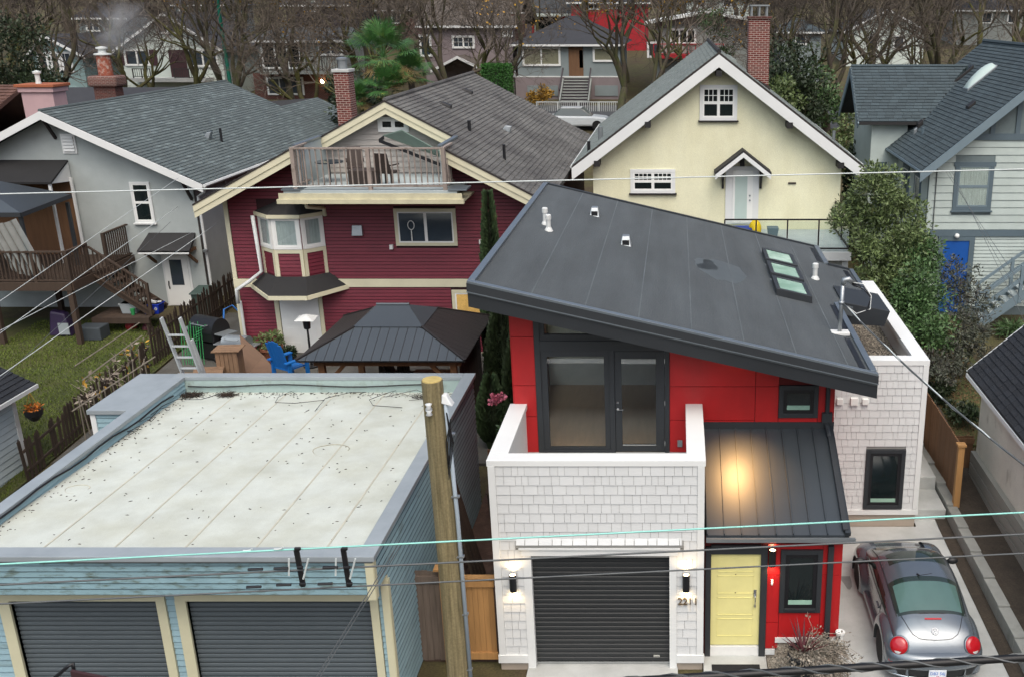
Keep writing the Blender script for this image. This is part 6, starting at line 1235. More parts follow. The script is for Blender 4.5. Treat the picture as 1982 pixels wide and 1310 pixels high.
bgh('blue_roof_cottage','small pale cottage with a dark blue hipped roof among the trees',78,1512,1590,62,100,36,'hip','bg_greyblue','shingle_blue',depth=7,wins=((1540,66,1560,86,'w',1),))
bgh('row_house','white and red house with a balcony far up the street',105,965,1108,28,80,-20,'side','bg_white','bg_roof',wins=((1040,30,1080,60,'d','dark_glass'),(1010,28,1033,75,'b','bg_red'),(1085,28,1108,75,'b','bg_red')),depth=9)
p=W(965,18,y=103.5);q=W(1108,27,y=103.5);t=[o for o in bpy.data.objects if o.name=='row_house'][0];rails(t,YF(103.5),p.x,q.x,q.z,p.z,'metal_rail',.4,6);one(YF(103.5),'balcony_slab','bg_white',t,p.x,q.x,q.z-.3,q.z,-1.4,.05)
bgh('red_house','bright red house standing far up the street',100,1105,1250,5,60,-40,'side','bg_red','bg_roof_dark',wins=((1128,2,1160,18,'w',3),(1180,5,1205,16,'w',2)),depth=9)
bgh('dark_house','dark brown house with white window far behind the bare trees',95,552,672,10,80,-40,'side','bg_dark','bg_roof_dark',wins=((590,-2,608,22,'w',1,'clear_glass','lace'),),depth=9)
bgh('slate_house','slate grey house half hidden behind bare branches',92,150,240,35,90,5,'side','bg_greyblue','bg_roof_dark',wins=((170,40,190,60,'w',2),),depth=9)
bgh('pale_house','pale house showing between the bare trees of the far street',88,1640,1790,60,140,20,'gable','bg_white','bg_roof',wins=((1680,70,1700,95,'w',2),(1730,70,1750,95,'w',1)),depth=10)
bgh('brick_house','brown brick house far behind the bare trees',110,690,800,20,80,-30,'hip','brick_brown','bg_roof_brown',wins=((720,25,740,45,'w',1),(760,25,775,45,'w',1)),depth=9)
bgh('far_white_house','white house far up the street beyond the chimney',120,1330,1450,-2,50,-30,'side','bg_white','bg_roof',wins=((1350,0,1365,14,'w',1),(1400,0,1415,14,'w',1)),depth=9)
bgh('grey_far_house','grey house far beyond the dark shingle roof',105,1850,1990,20,90,-20,'side','bg_grey','bg_roof_dark',wins=((1900,25,1920,45,'w',1),(1950,25,1970,45,'w',1)),depth=9)
bgh('far_left_house','grey blue house far behind the street trees',112,330,430,10,80,-25,'hip','bg_greyblue','bg_roof_dark',wins=((350,14,370,34,'w',2),(390,14,405,34,'w',1)),depth=9)
# ---- nearer roofs at the left: brown tiles, pink chimney, brick chimney
TRH=thing('tiled_roof_house','house with a dark brown tiled roof beside the grey stucco house','house',(-33,28,1))
m=M();m.box(-40,-28.0,21,36,.5,5.6);m.build('wall','stucco_white',TRH)
tr=slab_roof(TRH,'tile_brown',[(-40.5,20.5,5.5),(-27.6,20.5,5.5),(-27.6,28,8.3),(-40.5,28,8.3)],.15,'roof');slab_roof(TRH,'tile_brown',[(-40.5,35.5,5.5),(-27.6,35.5,5.5),(-27.6,28,8.3),(-40.5,28,8.3)],.15,'roof')
va=Vector((0,7.5,2.8));shingles(tr,'tile_brown',(-34,20.5,5.5),(1,0,0),va,6.4,va.length,None,.3,.26,120,.035,seed=14,name='tile')
p=W(88,190,y=25.5);c=p
m=M();m.box(c.x-.62,c.x+.62,25,25.9,5.5,c.z+.25);pc=m.build('chimney','pink_stucco',TRH);m=M();m.box(c.x-.7,c.x+.7,24.92,25.98,c.z+.25,c.z+.45);m.build('chimney_band','pink_stucco',pc,bevel=.02);m=M();m.box(c.x-.78,c.x+.78,24.85,26.05,c.z+.45,c.z+.56);m.build('chimney_cap','terracotta',pc,bevel=.015)
m=M();m.lathe([(.11,0),(.09,.1),(.09,.38),(.15,.4),(.15,.48),(.001,.52)],(c.x-.1,25.4,c.z+.55),12);m.build('flue','white_metal',pc)
BC=thing('brick_chimney_house','low dark-roofed house with a broad brick chimney and rusty flue','house',(-29,40,2))
m=M();m.box(-36,-25,37.5,46,1.5,5.5);m.build('wall','bg_dark',BC);slab_roof(BC,'bg_roof_dark',[(-36.5,37,5.4),(-24.5,37,5.4),(-24.5,42,7.2),(-36.5,42,7.2)],.15,'roof')
p=W(212,185,y=38.5);m=M();m.box(p.x-.55,p.x+.55,38.1,38.9,3,W(212,158,y=38.5).z);bc=m.build('chimney','brick_dark',BC);m=M();z=W(212,158,y=38.5).z;m.box(p.x-.75,p.x+.75,37.9,39.1,z-.25,z+.3);m.build('chimney_shoulder','brick_brown',bc,bevel=.12)
zt=W(212,103,y=38.5).z;m=M();m.lathe([(.36,0),(.33,zt-z-.35),(.001,zt-z-.35)],(p.x,38.5,z+.25),14);m.build('flue','copper_rust',bc);m=M();m.lathe([(.001,0),(.42,.02),(.42,.09),(.2,.12),(.18,.3),(.28,.32),(.28,.4),(.001,.45)],(p.x,38.5,zt-.12),14);m.build('flue_cap','white_metal',bc)
SMK=Vector((p.x,38.5,zt+.3))
# ---- street furniture
p=W(437,120,y=50);lp=thing('street_lamp','tall teal painted street lamp post among the bare trees','street lamp',(p.x,50,gz(50)))
m=M();m.tube([(p.x+.25,50,gz(50)-.2),(p.x+.1,50,6),(p.x,50,11.5),(p.x+.2,49.9,12.3),(p.x+1.2,49.5,12.6)],[.14,.12,.1,.08,.06],10);m.build('post','lamp_green',lp,smooth=True);m=M();m.ball((p.x+1.5,49.4,12.6),.25,10,6,(1.6,.8,.4));m.build('lamp_head','galv',lp,smooth=True)
fn=thing('picket_fence','white metal picket fence with a gate before the grey bungalow','fence',W(1120,225,y=61))
a,b=W(1040,225,y=61),W(1200,225,y=61);z0=W(1120,226,y=61).z;z1=W(1120,198,y=61).z
balusters(YF(61),fn,'white_metal',a.x,b.x,z0,z1,.15,.04,posts=[a.x+i*(b.x-a.x)/4 for i in range(5)],pw=.1,top=(.05,.07),name='picket')
fn=thing('porch_fence','white metal fence with thin pickets beside the brick house','fence',W(640,225,y=58));a,b=W(600,225,y=58),W(655,225,y=58);z0=W(630,240,y=58).z;z1=W(630,207,y=58).z
balusters(YF(58),fn,'white_metal',a.x,b.x,z0,z1,.15,.035,posts=[a.x,b.x],pw=.1,top=(.05,.07),name='picket')
wc=thing('white_car','white car parked on the street beyond the burgundy house','car',(0,0,0),local=True)
m=M();m.prism([(-2.1,-.85,.25),(2.1,-.85,.25),(2.15,-.85,.6),(1.9,-.85,.82),(.9,-.85,.92),(-1.9,-.85,.95),(-2.15,-.85,.6)],(0,1.7,0));m.build('body','car_white',wc,bevel=.12);m=M();m.hexa([(-1.7,-.75,.92),(1.0,-.75,.9),(1.0,.75,.9),(-1.7,.75,.92),(-1.2,-.6,1.42),(.3,-.6,1.42),(.3,.6,1.42),(-1.2,.6,1.42)]);m.build('windows','car_glass',wc,bevel=.05);m=M();m.box(-1.15,.25,-.58,.58,1.4,1.46);m.build('car_roof','car_white',wc,bevel=.05)
for x in (-1.3,1.3):
    for y in (-.8,.8): m=M();m.lathe([(.2,-.1),(.32,-.1),(.32,.1),(.2,.1)],(x,y,.32),16,(0,1,0));m.build('wheel','tyre',wc)
p=W(1120,230,y=54);wc.location=(p.x,54,gz(54));
# ================= TREES =================
def gen_tree(seed,h,spread,trunk_h,moss,lv=6,kids=(3,4),twigs=True,thick=.3):
    rg=random.Random(seed);tr=M();tw=M();tips=[]
    def grow(p,d,L,r,lev):
        n=3 if lev>2 else 4;pts=[p];q=Vector(p);dd=Vector(d)
        for i in range(n):
            dd=(dd+Vector((rg.gauss(0,.16),rg.gauss(0,.16),rg.gauss(.05 if lev<4 else -.01,.12)))).normalized();q=q+dd*L/n;pts.append(q.copy())
        r1=r*(.62 if lev>0 else .72);rs=[max(.010,r+(r1-r)*i/n) for i in range(n+1)]
        (tr if lev<3 else tw).tube(pts,rs,7 if lev<2 else 5 if lev<3 else 3,False)
        if lev>=lv: tips.append(q.copy());return
        k=rg.randint(*kids) if lev<3 else rg.randint(2,3)
        for c in range(k):
            a=rg.uniform(0,6.28);t=rg.uniform(.35,.85)*spread if lev>0 else rg.uniform(.3,.75)*spread
            s=dd.orthogonal().normalized();s.rotate(Matrix.Rotation(a,3,dd).to_quaternion());nd=(dd*math.cos(t)+s*math.sin(t)).normalized();nd.z+=.12;nd.normalize()
            st=pts[-1] if c<2 else pts[-1-rg.randint(0,1)];grow(st,nd,L*rg.uniform(.62,.85) if lev>0 else h*.26*rg.uniform(.8,1.2),r1*rg.uniform(.6,.85),lev+1)
    grow(Vector((0,0,-.3)),Vector((rg.gauss(0,.05),rg.gauss(0,.05),1)),trunk_h,thick,0)
    return tr,tw,tips
PROT=[]
for k,(sd,h,sp,th_,bm,leaf) in enumerate(((1,13,1.0,3.2,'bark',0),(2,12,1.15,2.6,'bark_moss',0),(3,14,.9,4.0,'bark',1),(4,11,1.1,2.2,'bark_moss',0))):
    tr,tw,tips=gen_tree(sd*17,h,sp,th_,bm,7,(3,4),thick=.34)
    trm=tr.mesh('trunk',bm,True);twm=tw.mesh('crown','twig' if k!=1 else 'twig_dark')
    lm=None
    if leaf:
        q=M();rg=random.Random(9)
        for t in tips:
            for j in range(3):
                if rg.random()<.5: continue
                c=t+Vector((rg.gauss(0,.3),rg.gauss(0,.3),rg.gauss(-.1,.3)));a=Vector((rg.gauss(0,1),rg.gauss(0,1),rg.gauss(0,1))).normalized()*.09;b=a.orthogonal().normalized()*.07;q.add([c-a,c+b,c+a,c-b],[(0,1,2,3)])
        lm=q.mesh('leaves','leaf_yellow')
    PROT.append((trm,twm,lm))
def tree(kind,x,y,s,rot,label,name='bare_tree',z=None):
    t=thing(name,label,'tree',(0,0,0),'bare street trees',local=True);trm,twm,lm=PROT[kind];o=link('trunk',trm,t);o=link('crown',twm,t)
    if lm: tag(link('leaves',lm,t),kind='stuff')
    t.location=(x,y,gz(y) if z is None else z);t.rotation_euler=(0,0,rot);t.scale=(s,s,s);return t
def tp(u,y): return W(u,150,y=y).x
TL=[(1,40,47,.95,.3,'bare tree with mossy trunk before the teal shingled house'),(0,125,49,1.0,1.2,'bare tree with a forked dark trunk before the teal shingled house'),(3,205,60,1.0,2.0,'slender bare tree beside the white gabled house'),(0,415,50,1.0,3.3,'bare tree leaning beside the teal street lamp'),(2,475,52,.95,4.1,'tall bare tree between the white gabled house and the balcony house'),(0,560,62,.9,.6,'bare tree with wide drooping branches over the balcony house'),(1,690,55,1.0,1.7,'bare mossy tree behind the brick chimney'),(3,770,50,1.05,5.0,'bare mossy tree beside the palms'),(0,850,52,1.0,2.6,'broad bare tree before the mauve tiled house'),(1,930,60,.8,3.9,'small bare tree beside the clipped hedge'),(2,1205,50,1.0,.9,'tree keeping some yellow leaves before the grey bungalow'),(2,1245,47,.95,4.4,'twin-trunked tree with yellow leaves beside the bungalow stairs'),(1,1320,54,.85,2.2,'bare tree before the white roofed house'),(1,1545,50,1.05,1.1,'thick mossy bare tree behind the yellow house'),(0,1610,44,1.0,5.4,'large bare tree with a pale trunk beside the dark shingle dormer'),(1,1640,47,.95,3.0,'mossy forked tree behind the dark shingle dormer'),(3,1720,56,1.1,.2,'bare tree beyond the dark shingle dormer'),(0,1800,52,1.1,2.9,'wide bare tree behind the dark shingle roof'),(2,1900,58,1.1,4.7,'tall tree with few yellow leaves behind the dark shingle roof'),(3,1975,50,1.1,1.9,'bare tree at the end of the dark shingle roof'),(0,-40,52,1.1,.5,'bare tree standing beyond the brown tiled roof'),(1,370,56,1.0,2.4,'bare mossy tree before the door of the white gabled house'),(3,610,52,.95,5.9,'bare tree with long low branches before the balcony house'),(0,990,56,.85,.8,'bare tree between the clipped hedge and the bungalow'),(1,1480,56,1.0,4.0,'bare tree behind the brick chimney of the yellow house'),(0,1680,62,1.1,1.4,'bare tree before the pale house up the street'),(3,1850,64,1.1,3.6,'bare tree beyond the skylights of the dark shingle roof'),(0,720,62,1.0,4.9,'bare tree behind the tall fan palm'),(3,310,64,.8,5.6,'small bare tree in the garden of the white gabled house')]
for k,u,y,s,r,l in TL: tree(k,tp(u,y),y,s,r,l)
rg=random.Random(77);FT=[]
for i in range(30):
    y=rg.choice((78,84,92,100,118,135));u=-60+i*70+rg.uniform(-25,25);tree(rg.choice((0,1,3)),W(u,60,y=y).x,y,rg.uniform(1.0,1.5),rg.uniform(0,6),'bare tree in the distant street behind the houses')
# far wood that closes the view: bare crowns and evergreens as one mass
m=M();rg=random.Random(8)
for i in range(4200):
    y=rg.uniform(150,240);x=rg.uniform(-190,150);z=gz(y)+rg.uniform(0,9)*rg.random()+rg.uniform(0,3);r=rg.uniform(.5,1.6)
    for j in range(3):
        a=Vector((rg.gauss(0,1),rg.gauss(0,1),rg.gauss(0,1))).normalized()*r;b=a.orthogonal().normalized()*r*.8;c=Vector((x+rg.gauss(0,1.2),y,z+rg.gauss(0,1.2)));m.add([c-a,c+b,c+a,c-b],[(0,1,2,3)])
tag(m.build('distant_wood','twig_dark'),'brown mass of distant trees closing the view up the hill','trees',kind='stuff')
# ---- leafy plants
def leafm(m,c,n,rx,ry,rz_,size,rg,shell=.55,up=.2,asp=.5):
    for i in range(n):
        v=Vector((rg.gauss(0,1),rg.gauss(0,1),rg.gauss(0,1))).normalized();k=shell+(1-shell)*rg.random()**.5
        p=Vector((c[0]+v.x*rx*k,c[1]+v.y*ry*k,c[2]+v.z*rz_*k));s=size*rg.uniform(.6,1.3);a=(v+Vector((rg.gauss(0,.7),rg.gauss(0,.7),rg.gauss(up,.6)))).normalized();b=a.cross(Vector((rg.gauss(0,1),rg.gauss(0,1),rg.gauss(0,1)))).normalized()
        m.add([p,p+a*s*.5+b*s*asp*.5,p+a*s,p+a*s*.5-b*s*asp*.5],[(0,1,2,3)])
def shrub(name,label,cat,base,blobs,leafmat,size,seed,stem='bark',group=None,dens=1.0,asp=.5,up=.2):
    t=thing(name,label,cat,base,group);rg=random.Random(seed);m=M();st=M()
    for (dx,dy,dz,rx,ry,rz_,n) in blobs:
        c=(base[0]+dx,base[1]+dy,base[2]+dz);st.tube([(base[0]+dx*.2,base[1]+dy*.2,base[2]-.1),(base[0]+dx*.6,base[1]+dy*.6,base[2]+dz*.5),c],[.05,.035,.012],5,False)
        k=max(4,int(n*dens/90))
        for i in range(k):
            v=Vector((rg.gauss(0,1),rg.gauss(0,1),rg.gauss(.2,1))).normalized();q=rg.uniform(.45,.95);cc=(c[0]+v.x*rx*q,c[1]+v.y*ry*q,c[2]+v.z*rz_*q);s=rg.uniform(.28,.5);leafm(m,cc,int(n*dens/k),rx*s,ry*s,rz_*s,size,rg,.3,up,asp)
    st.build('stem',stem,t,True);tag(m.build('foliage',leafmat,t),kind='stuff');return t
# evergreen mass behind the yellow house, left edge greenery, clipped hedge
def ev(name,label,u,v,y,rx,rz_,n,mat,seed,size=.22,cat='bush',ry=None): 
    p=W(u,v,y=y);b=(p.x,y,gz(y));return shrub(name,label,cat,b,[(0,0,p.z-b[2],rx,ry or rx,rz_,n),(rx*.5,.3,(p.z-b[2])*.7,rx*.7,rx*.7,rz_*.7,n//2),(-rx*.5,.2,(p.z-b[2])*.65,rx*.7,rx*.7,rz_*.7,n//2)],mat,size,seed)
ev('evergreen_bush','dense dark evergreen bush behind the chimney of the yellow house',1530,140,40,2.0,1.6,2600,'leaf_dark',31);ev('evergreen_bush','mid green bush beside the mossy trunk behind the yellow house',1575,175,42,1.6,1.5,1800,'leaf_green',32);ev('evergreen_bush','olive bush under the mossy tree beyond the yellow roof',1505,190,38,1.3,1.0,1400,'leaf_olive',33)
ev('evergreen_tree','tall dark evergreen standing beyond the brown tiled roof',15,110,44,2.4,2.6,3000,'leaf_dark',34,cat='tree');ev('evergreen_bush','dark evergreen bush beside the teal shingled house',55,170,46,1.6,1.4,1500,'leaf_dark',35)
ev('garden_bush','green bush beside the balcony of the white roofed house',1375,55,60,1.3,1.2,1000,'leaf_green',36);ev('garden_bush','leafy bush with fading leaves under the bungalow wall',1045,180,63,.9,.7,500,'leaf_yellow',37);ev('garden_bush','green ivy bush growing beside the brick balcony house',652,175,64,.9,1.2,700,'leaf_dark',38);ev('evergreen_bush','dark bush behind the palms and the burgundy roof',700,190,36,1.6,1.2,1500,'leaf_dark',39);ev('evergreen_bush','dark bush under the pale dormer of the slate trimmed house',1668,330,28,.7,1.2,900,'leaf_dark',40);ev('evergreen_bush','olive undergrowth beside the mossy trunk and the dark dormer',1650,270,34,1.0,1.3,900,'leaf_olive',41)
hx=thing('clipped_hedge','bright green clipped block hedge behind the burgundy roof','hedge',(W(962,150,y=46).x,46,gz(46)));rg=random.Random(3)
p0,p1=W(937,128,y=46),W(988,165,y=46);m=M()
for i in range(5200):
    x=rg.uniform(p0.x,p1.x);y=rg.uniform(45.2,46.8);z=rg.uniform(p1.z-1.5,p0.z);k=rg.randint(0,2)
    if k==0:y=45.2+rg.uniform(-.08,.1)
    elif k==1:z=p0.z+rg.uniform(-.12,.08)
    else:x=rg.choice((p0.x,p1.x))+rg.uniform(-.1,.1)
    a=Vector((rg.gauss(0,.6),rg.gauss(-.3,.6),rg.gauss(.6,.5))).normalized()*.12;b=a.orthogonal().normalized()*.035;c=Vector((x,y,z));m.add([c,c+a*.5+b,c+a,c+a*.5-b],[(0,1,2,3)])
tag(m.build('foliage','hedge_leaf',hx),kind='stuff');m=M();m.box(p0.x+.15,p1.x-.15,45.35,46.7,gz(46),p0.z-.12);m.build('core','leaf_dark',hx)
# fan palms
def palm(x,y,z,s,seed,label):
    t=thing('fan_palm',label,'palm',(x,y,gz(y)),'fan palms behind the burgundy roof');rg=random.Random(seed);m=M();m.tube([(x,y,gz(y)-.2),(x+.1,y,(gz(y)+z)/2),(x,y,z)],[.17,.15,.16],9);m.build('trunk','bark',t,True)
    for i in range(28):
        az=i*2.4+rg.uniform(-.3,.3);el=rg.uniform(-.5,1.25) if i>3 else 1.3;d=Vector((math.cos(az)*math.cos(el),math.sin(az)*math.cos(el),math.sin(el)));L=s*rg.uniform(.55,.85);q=M();c=Vector((x,y,z))+d*L;q.tube([(x,y,z),Vector((x,y,z))+d*L*.5+Vector((0,0,.04)),c],.015,4)
        e1=d.cross(Vector((0,0,1)));e1=e1.normalized() if e1.length>.1 else Vector((1,0,0));e2=d;nrm=e1.cross(e2)
        for b in range(26):
            a=-2.0+4.0*b/25;bd=(e2*math.cos(a)+e1*math.sin(a)).normalized();bl=s*.72*(1-.28*abs(a)/2)*rg.uniform(.9,1.05);sd=bd.cross(nrm).normalized()*.02*s;mid=c+bd*bl*.6;tip=c+bd*bl+Vector((0,0,-.16*bl*rg.uniform(.6,1.6)));q.add([c,mid+sd,tip,mid-sd],[(0,1,2,3)])
        q.build('frond','palm_leaf' if el>-.25 else 'palm_dead',t)
for u,v,y,s,sd,l in ((742,112,34,1.5,1,'tall fan palm with upright green fronds behind the burgundy roof'),(752,172,32.5,1.05,2,'lower fan palm with yellowing fronds behind the burgundy roof'),(795,150,35,1.1,5,'small fan palm beside the bare tree behind the burgundy roof'),(692,195,33,.8,4,'short fan palm beside the brick chimney')):
    p=W(u,v,y=y);palm(p.x,y,p.z,s,sd,l)
# chimney smoke
m=M();m.ball((0,0,0),1.0,18,12);sm_=m.build('smoke','twig',smooth=True);sm_.location=(SMK.x+1.1,SMK.y,SMK.z+1.0);sm_.scale=(1.9,.9,1.4);sm_.rotation_euler=(0,-.5,0)
ms=bpy.data.materials.new('smoke');ms.use_nodes=True;n=ms.node_tree;n.nodes.remove(n.nodes['Principled BSDF']);pv=n.nodes.new('ShaderNodeVolumePrincipled');pv.inputs['Color'].default_value=(.8,.83,.85,1);nz=n.nodes.new('ShaderNodeTexNoise');nz.inputs['Scale'].default_value=1.4;nz.inputs['Detail'].default_value=4;mr=n.nodes.new('ShaderNodeMapRange');mr.inputs[1].default_value=.42;mr.inputs[2].default_value=.75;mr.inputs[4].default_value=2.0;tc=n.nodes.new('ShaderNodeTexCoord');n.links.new(tc.outputs['Object'],nz.inputs['Vector']);n.links.new(nz.outputs[0],mr.inputs[0]);gd=n.nodes.new('ShaderNodeTexGradient');gd.gradient_type='SPHERICAL';n.links.new(tc.outputs['Object'],gd.inputs[0]);mu=n.nodes.new('ShaderNodeMath');mu.operation='MULTIPLY';n.links.new(mr.outputs[0],mu.inputs[0]);n.links.new(gd.outputs['Fac'],mu.inputs[1]);n.links.new(mu.outputs[0],pv.inputs['Density']);n.links.new(pv.outputs[0],n.nodes['Material Output'].inputs['Volume'])
sm_.data.materials.clear();sm_.data.materials.append(ms);tag(sm_,'thin grey smoke drifting from the rusty flue','smoke',kind='stuff')
# ================= YARD THINGS =================
GZ=thing('garden_gazebo','dark metal-roofed garden gazebo on wooden posts behind the blue garage','gazebo',(-7.75,11,.4))
ex0,ex1,ey0,ey1,ez=-9.95,-5.55,9.0,13.0,2.65;cx_,cy_=(ex0+ex1)/2,(ey0+ey1)/2
tx0,tx1,ty0,ty1,tz=-8.72,-6.9,10.15,11.95,3.2
def lerp(a,b,t): return tuple(a[i]+(b[i]-a[i])*t for i in range(3))
A=[(ex0,ey0,ez),(ex1,ey0,ez),(ex1,ey1,ez),(ex0,ey1,ez)];B=[(tx0,ty0,tz),(tx1,ty0,tz),(tx1,ty1,tz),(tx0,ty1,tz)]
m=M();m.add(A+B+[(p[0],p[1],p[2]-.03) for p in A],[(0,1,5,4),(1,2,6,5),(2,3,7,6),(3,0,4,7),(4,5,6,7),(8,9,10,11)]);gzr=m.build('roof_frame','gaz_metal_dark',GZ)
for k in range(4):
    a0,a1,b0,b1=A[k],A[(k+1)%4],B[k],B[(k+1)%4];n=18 if k in (0,2) else 14
    L=(Vector(a1)-Vector(a0)).length;d=(Vector(a1)-Vector(a0))/L
    for i in range(n):
        s0,s1=L*i/n+.008,L*(i+1)/n-.008;o0=(Vector(b0)-Vector(a0)).dot(d);o1=(Vector(b1)-Vector(a0)).dot(d)
        def top(s): return min(1,s/o0 if s<o0 else 1,(L-s)/(L-o1) if s>o1 else 1)
        up=(Vector(b0)-Vector(a0))-d*o0;nn=d.cross(up).normalized();nn=nn if nn.z>0 else -nn
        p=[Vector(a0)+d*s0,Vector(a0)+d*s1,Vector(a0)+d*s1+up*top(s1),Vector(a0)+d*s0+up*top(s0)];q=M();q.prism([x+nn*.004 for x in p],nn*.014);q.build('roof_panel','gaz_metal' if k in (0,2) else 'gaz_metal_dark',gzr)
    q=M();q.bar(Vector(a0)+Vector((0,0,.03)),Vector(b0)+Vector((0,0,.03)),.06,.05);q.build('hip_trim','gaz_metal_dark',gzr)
# upper tier
C=[(tx0-.03,ty0-.03,tz+.03),(tx1+.03,ty0-.03,tz+.03),(tx1+.03,ty1+.03,tz+.03),(tx0-.03,ty1+.03,tz+.03)];zt=3.6
m=M();m.add(C+[(-8.3,cy_,zt),(-7.45,cy_,zt)],[(0,1,5,4),(1,2,5),(2,3,4,5),(3,0,4)]);m.build('upper_roof','gaz_metal',GZ);m=M();m.tube([(-8.33,cy_,zt+.01),(-7.42,cy_,zt+.01)],.04,6);m.build('ridge_cap','gaz_metal',GZ)
px0,px1,py0,py1=-9.45,-5.95,9.45,12.6
for x in (px0,px1):
    for y in (py0,py1): m=M();m.box(x-.08,x+.08,y-.08,y+.08,.2,2.55);m.build('post','gaz_wood',GZ)
for y in (py0,py1): m=M();m.box(px0-.2,px1+.2,y-.05,y+.05,2.38,2.56);m.build('beam','gaz_wood',GZ)
for x,s in ((px0,1),(px1,-1)): m=M();m.bar((x,py0,1.75),(x+s*.6,py0,2.4),.09,.1);m.build('brace','gaz_wood',GZ)
for x in (px0,px1): m=M();m.box(x-.05,x+.05,py0,py1,2.36,2.5);m.build('beam','gaz_wood',GZ)
m=M();n=60;m.grid(lambda i,j:(px1+.1+.03*math.sin(i*50),py0+.2+(py1-py0-.2)*i,.45+1.95*j),n,1);m.build('side_curtain','curtain_dark',GZ,smooth=True)
for x0,x1 in ((-8.35,-7.95),(-8.9,-8.7)): m=M();m.grid(lambda i,j:(x0+(x1-x0)*i,py1-.15+.05*math.sin(i*30),.5+1.85*j),24,1);m.build('curtain','weathered',GZ,smooth=True)
# things under the gazebo
t=thing('dining_table','wooden outdoor dining table under the gazebo','table',(-7.1,11.9,.5));m=M();m.box(-7.75,-6.55,11.4,12.3,1.18,1.25);m.build('table_top','gaz_wood',t,bevel=.01)
for x in (-7.65,-6.65):
    for y in (11.5,12.2): m=M();m.box(x-.05,x+.05,y-.05,y+.05,.4,1.18);m.build('leg','gaz_wood',t)
def gchair(x,y,z,rot,label,mat,name='garden_chair',cat='chair',group=None):
    t=thing(name,label,cat,(0,0,0),group,local=True)
    for i in range(5): m=M();m.box(-.25+i*.1,-.16+i*.1,-.25,.25,.4,.43);m.build('seat_slat',mat,t)
    for i in range(5): m=M();x0=-.27+i*.11;h=.62+.1*math.sin((i+.5)/5*math.pi);m.hexa([(x0,.2,.4),(x0+.1,.2,.4),(x0+.1,.23,.4),(x0,.23,.4),(x0,.38,.4+h),(x0+.1,.38,.4+h),(x0+.1,.41,.4+h),(x0,.41,.4+h)]);m.build('back_slat',mat,t)
    for a in (-.3,.3):
        m=M();m.box(a-.06,a+.06,-.3,.35,.6,.63);m.build('armrest',mat,t)
        for b in (-.26,.24): m=M();m.box(a-.03,a+.03,b-.04,b+.04,0,.6);m.build('leg',mat,t)
    t.location=(x,y,z);t.rotation_euler=(0,0,rot);return t
gchair(-11.75,13.0,.55,2.6,'bright blue slatted garden chair beside the gazebo','adirondack').scale=(1.25,1.25,1.3)
gchair(-8.2,12.2,.5,1.4,'dark garden chair at the end of the dining table','chair_brown');gchair(-7.2,10.9,.5,3.1,'dark garden chair tucked before the dining table','chair_brown')
# patio heater lamp with white reflector
t=thing('patio_heater','white-topped patio heater standing by the white back door','heater',(-11.55,14.2,.6));m=M();m.lathe([(.25,0),(.25,.1),(.04,.12),(.03,1.25),(.1,1.3),(.12,1.55),(.02,1.6)],(-11.55,14.2,.6),12);m.build('stand','bbq_black',t);m=M();m.add([(-11.85,13.95,2.2),(-11.25,13.95,2.2),(-11.25,14.45,2.24),(-11.85,14.45,2.24),(-11.55,14.2,2.36)],[(0,1,4),(1,2,4),(2,3,4),(3,0,4)]);m.build('reflector','paper_white',t)
# barbecues
def bbq(x,y,z,s,rot,label,lid,hood=1.0):
    t=thing('barbecue',label,'barbecue',(0,0,0),local=True);m=M();m.box(-.4,.4,-.25,.25,.55,.8);m.build('firebox','bbq_black',t,bevel=.03)
    m=M();m.grid(lambda i,j:(-.42+.84*i,-.28*math.cos(j*math.pi),.8+.34*hood*math.sin(j*math.pi)),8,14);
    for xx in (-.42,.42): m.add([(xx,-.28*math.cos(k*math.pi/10),.8+.34*hood*math.sin(k*math.pi/10)) for k in range(11)],[tuple(range(11))])
    m.build('lid',lid,t,smooth=True);m=M();m.tube([(-.25,-.24,1.0),(-.25,-.32,1.0),(.25,-.32,1.0),(.25,-.24,1.0)],.015,6);m.build('handle','bbq_grey',t)
    for a in (-1,1): m=M();m.box(a*.42 if a>0 else -.75,.75 if a>0 else -.42,-.22,.22,.76,.8);m.build('side_shelf','bbq_grey',t,bevel=.01)
    m=M();m.box(-.38,.38,-.22,.22,.1,.5);m.build('cabinet','bbq_black',t)
    for a in (-.35,.35): m=M();m.lathe([(.08,-.03),(.1,-.03),(.1,.03),(.08,.03)],(a,-.15,.1),12,(1,0,0));m.build('wheel','tyre',t)
    t.location=(x,y,z);t.rotation_euler=(0,0,rot);t.scale=(s,s,s)
bbq(-14.95,14.9,.65,1.25,-.45,'large black barbecue with side shelves beside the burgundy house','bbq_black');bbq(-13.85,14.3,.62,.95,-.2,'smaller barbecue with a pale striped lid beside the large one','bbq_grey',.8)
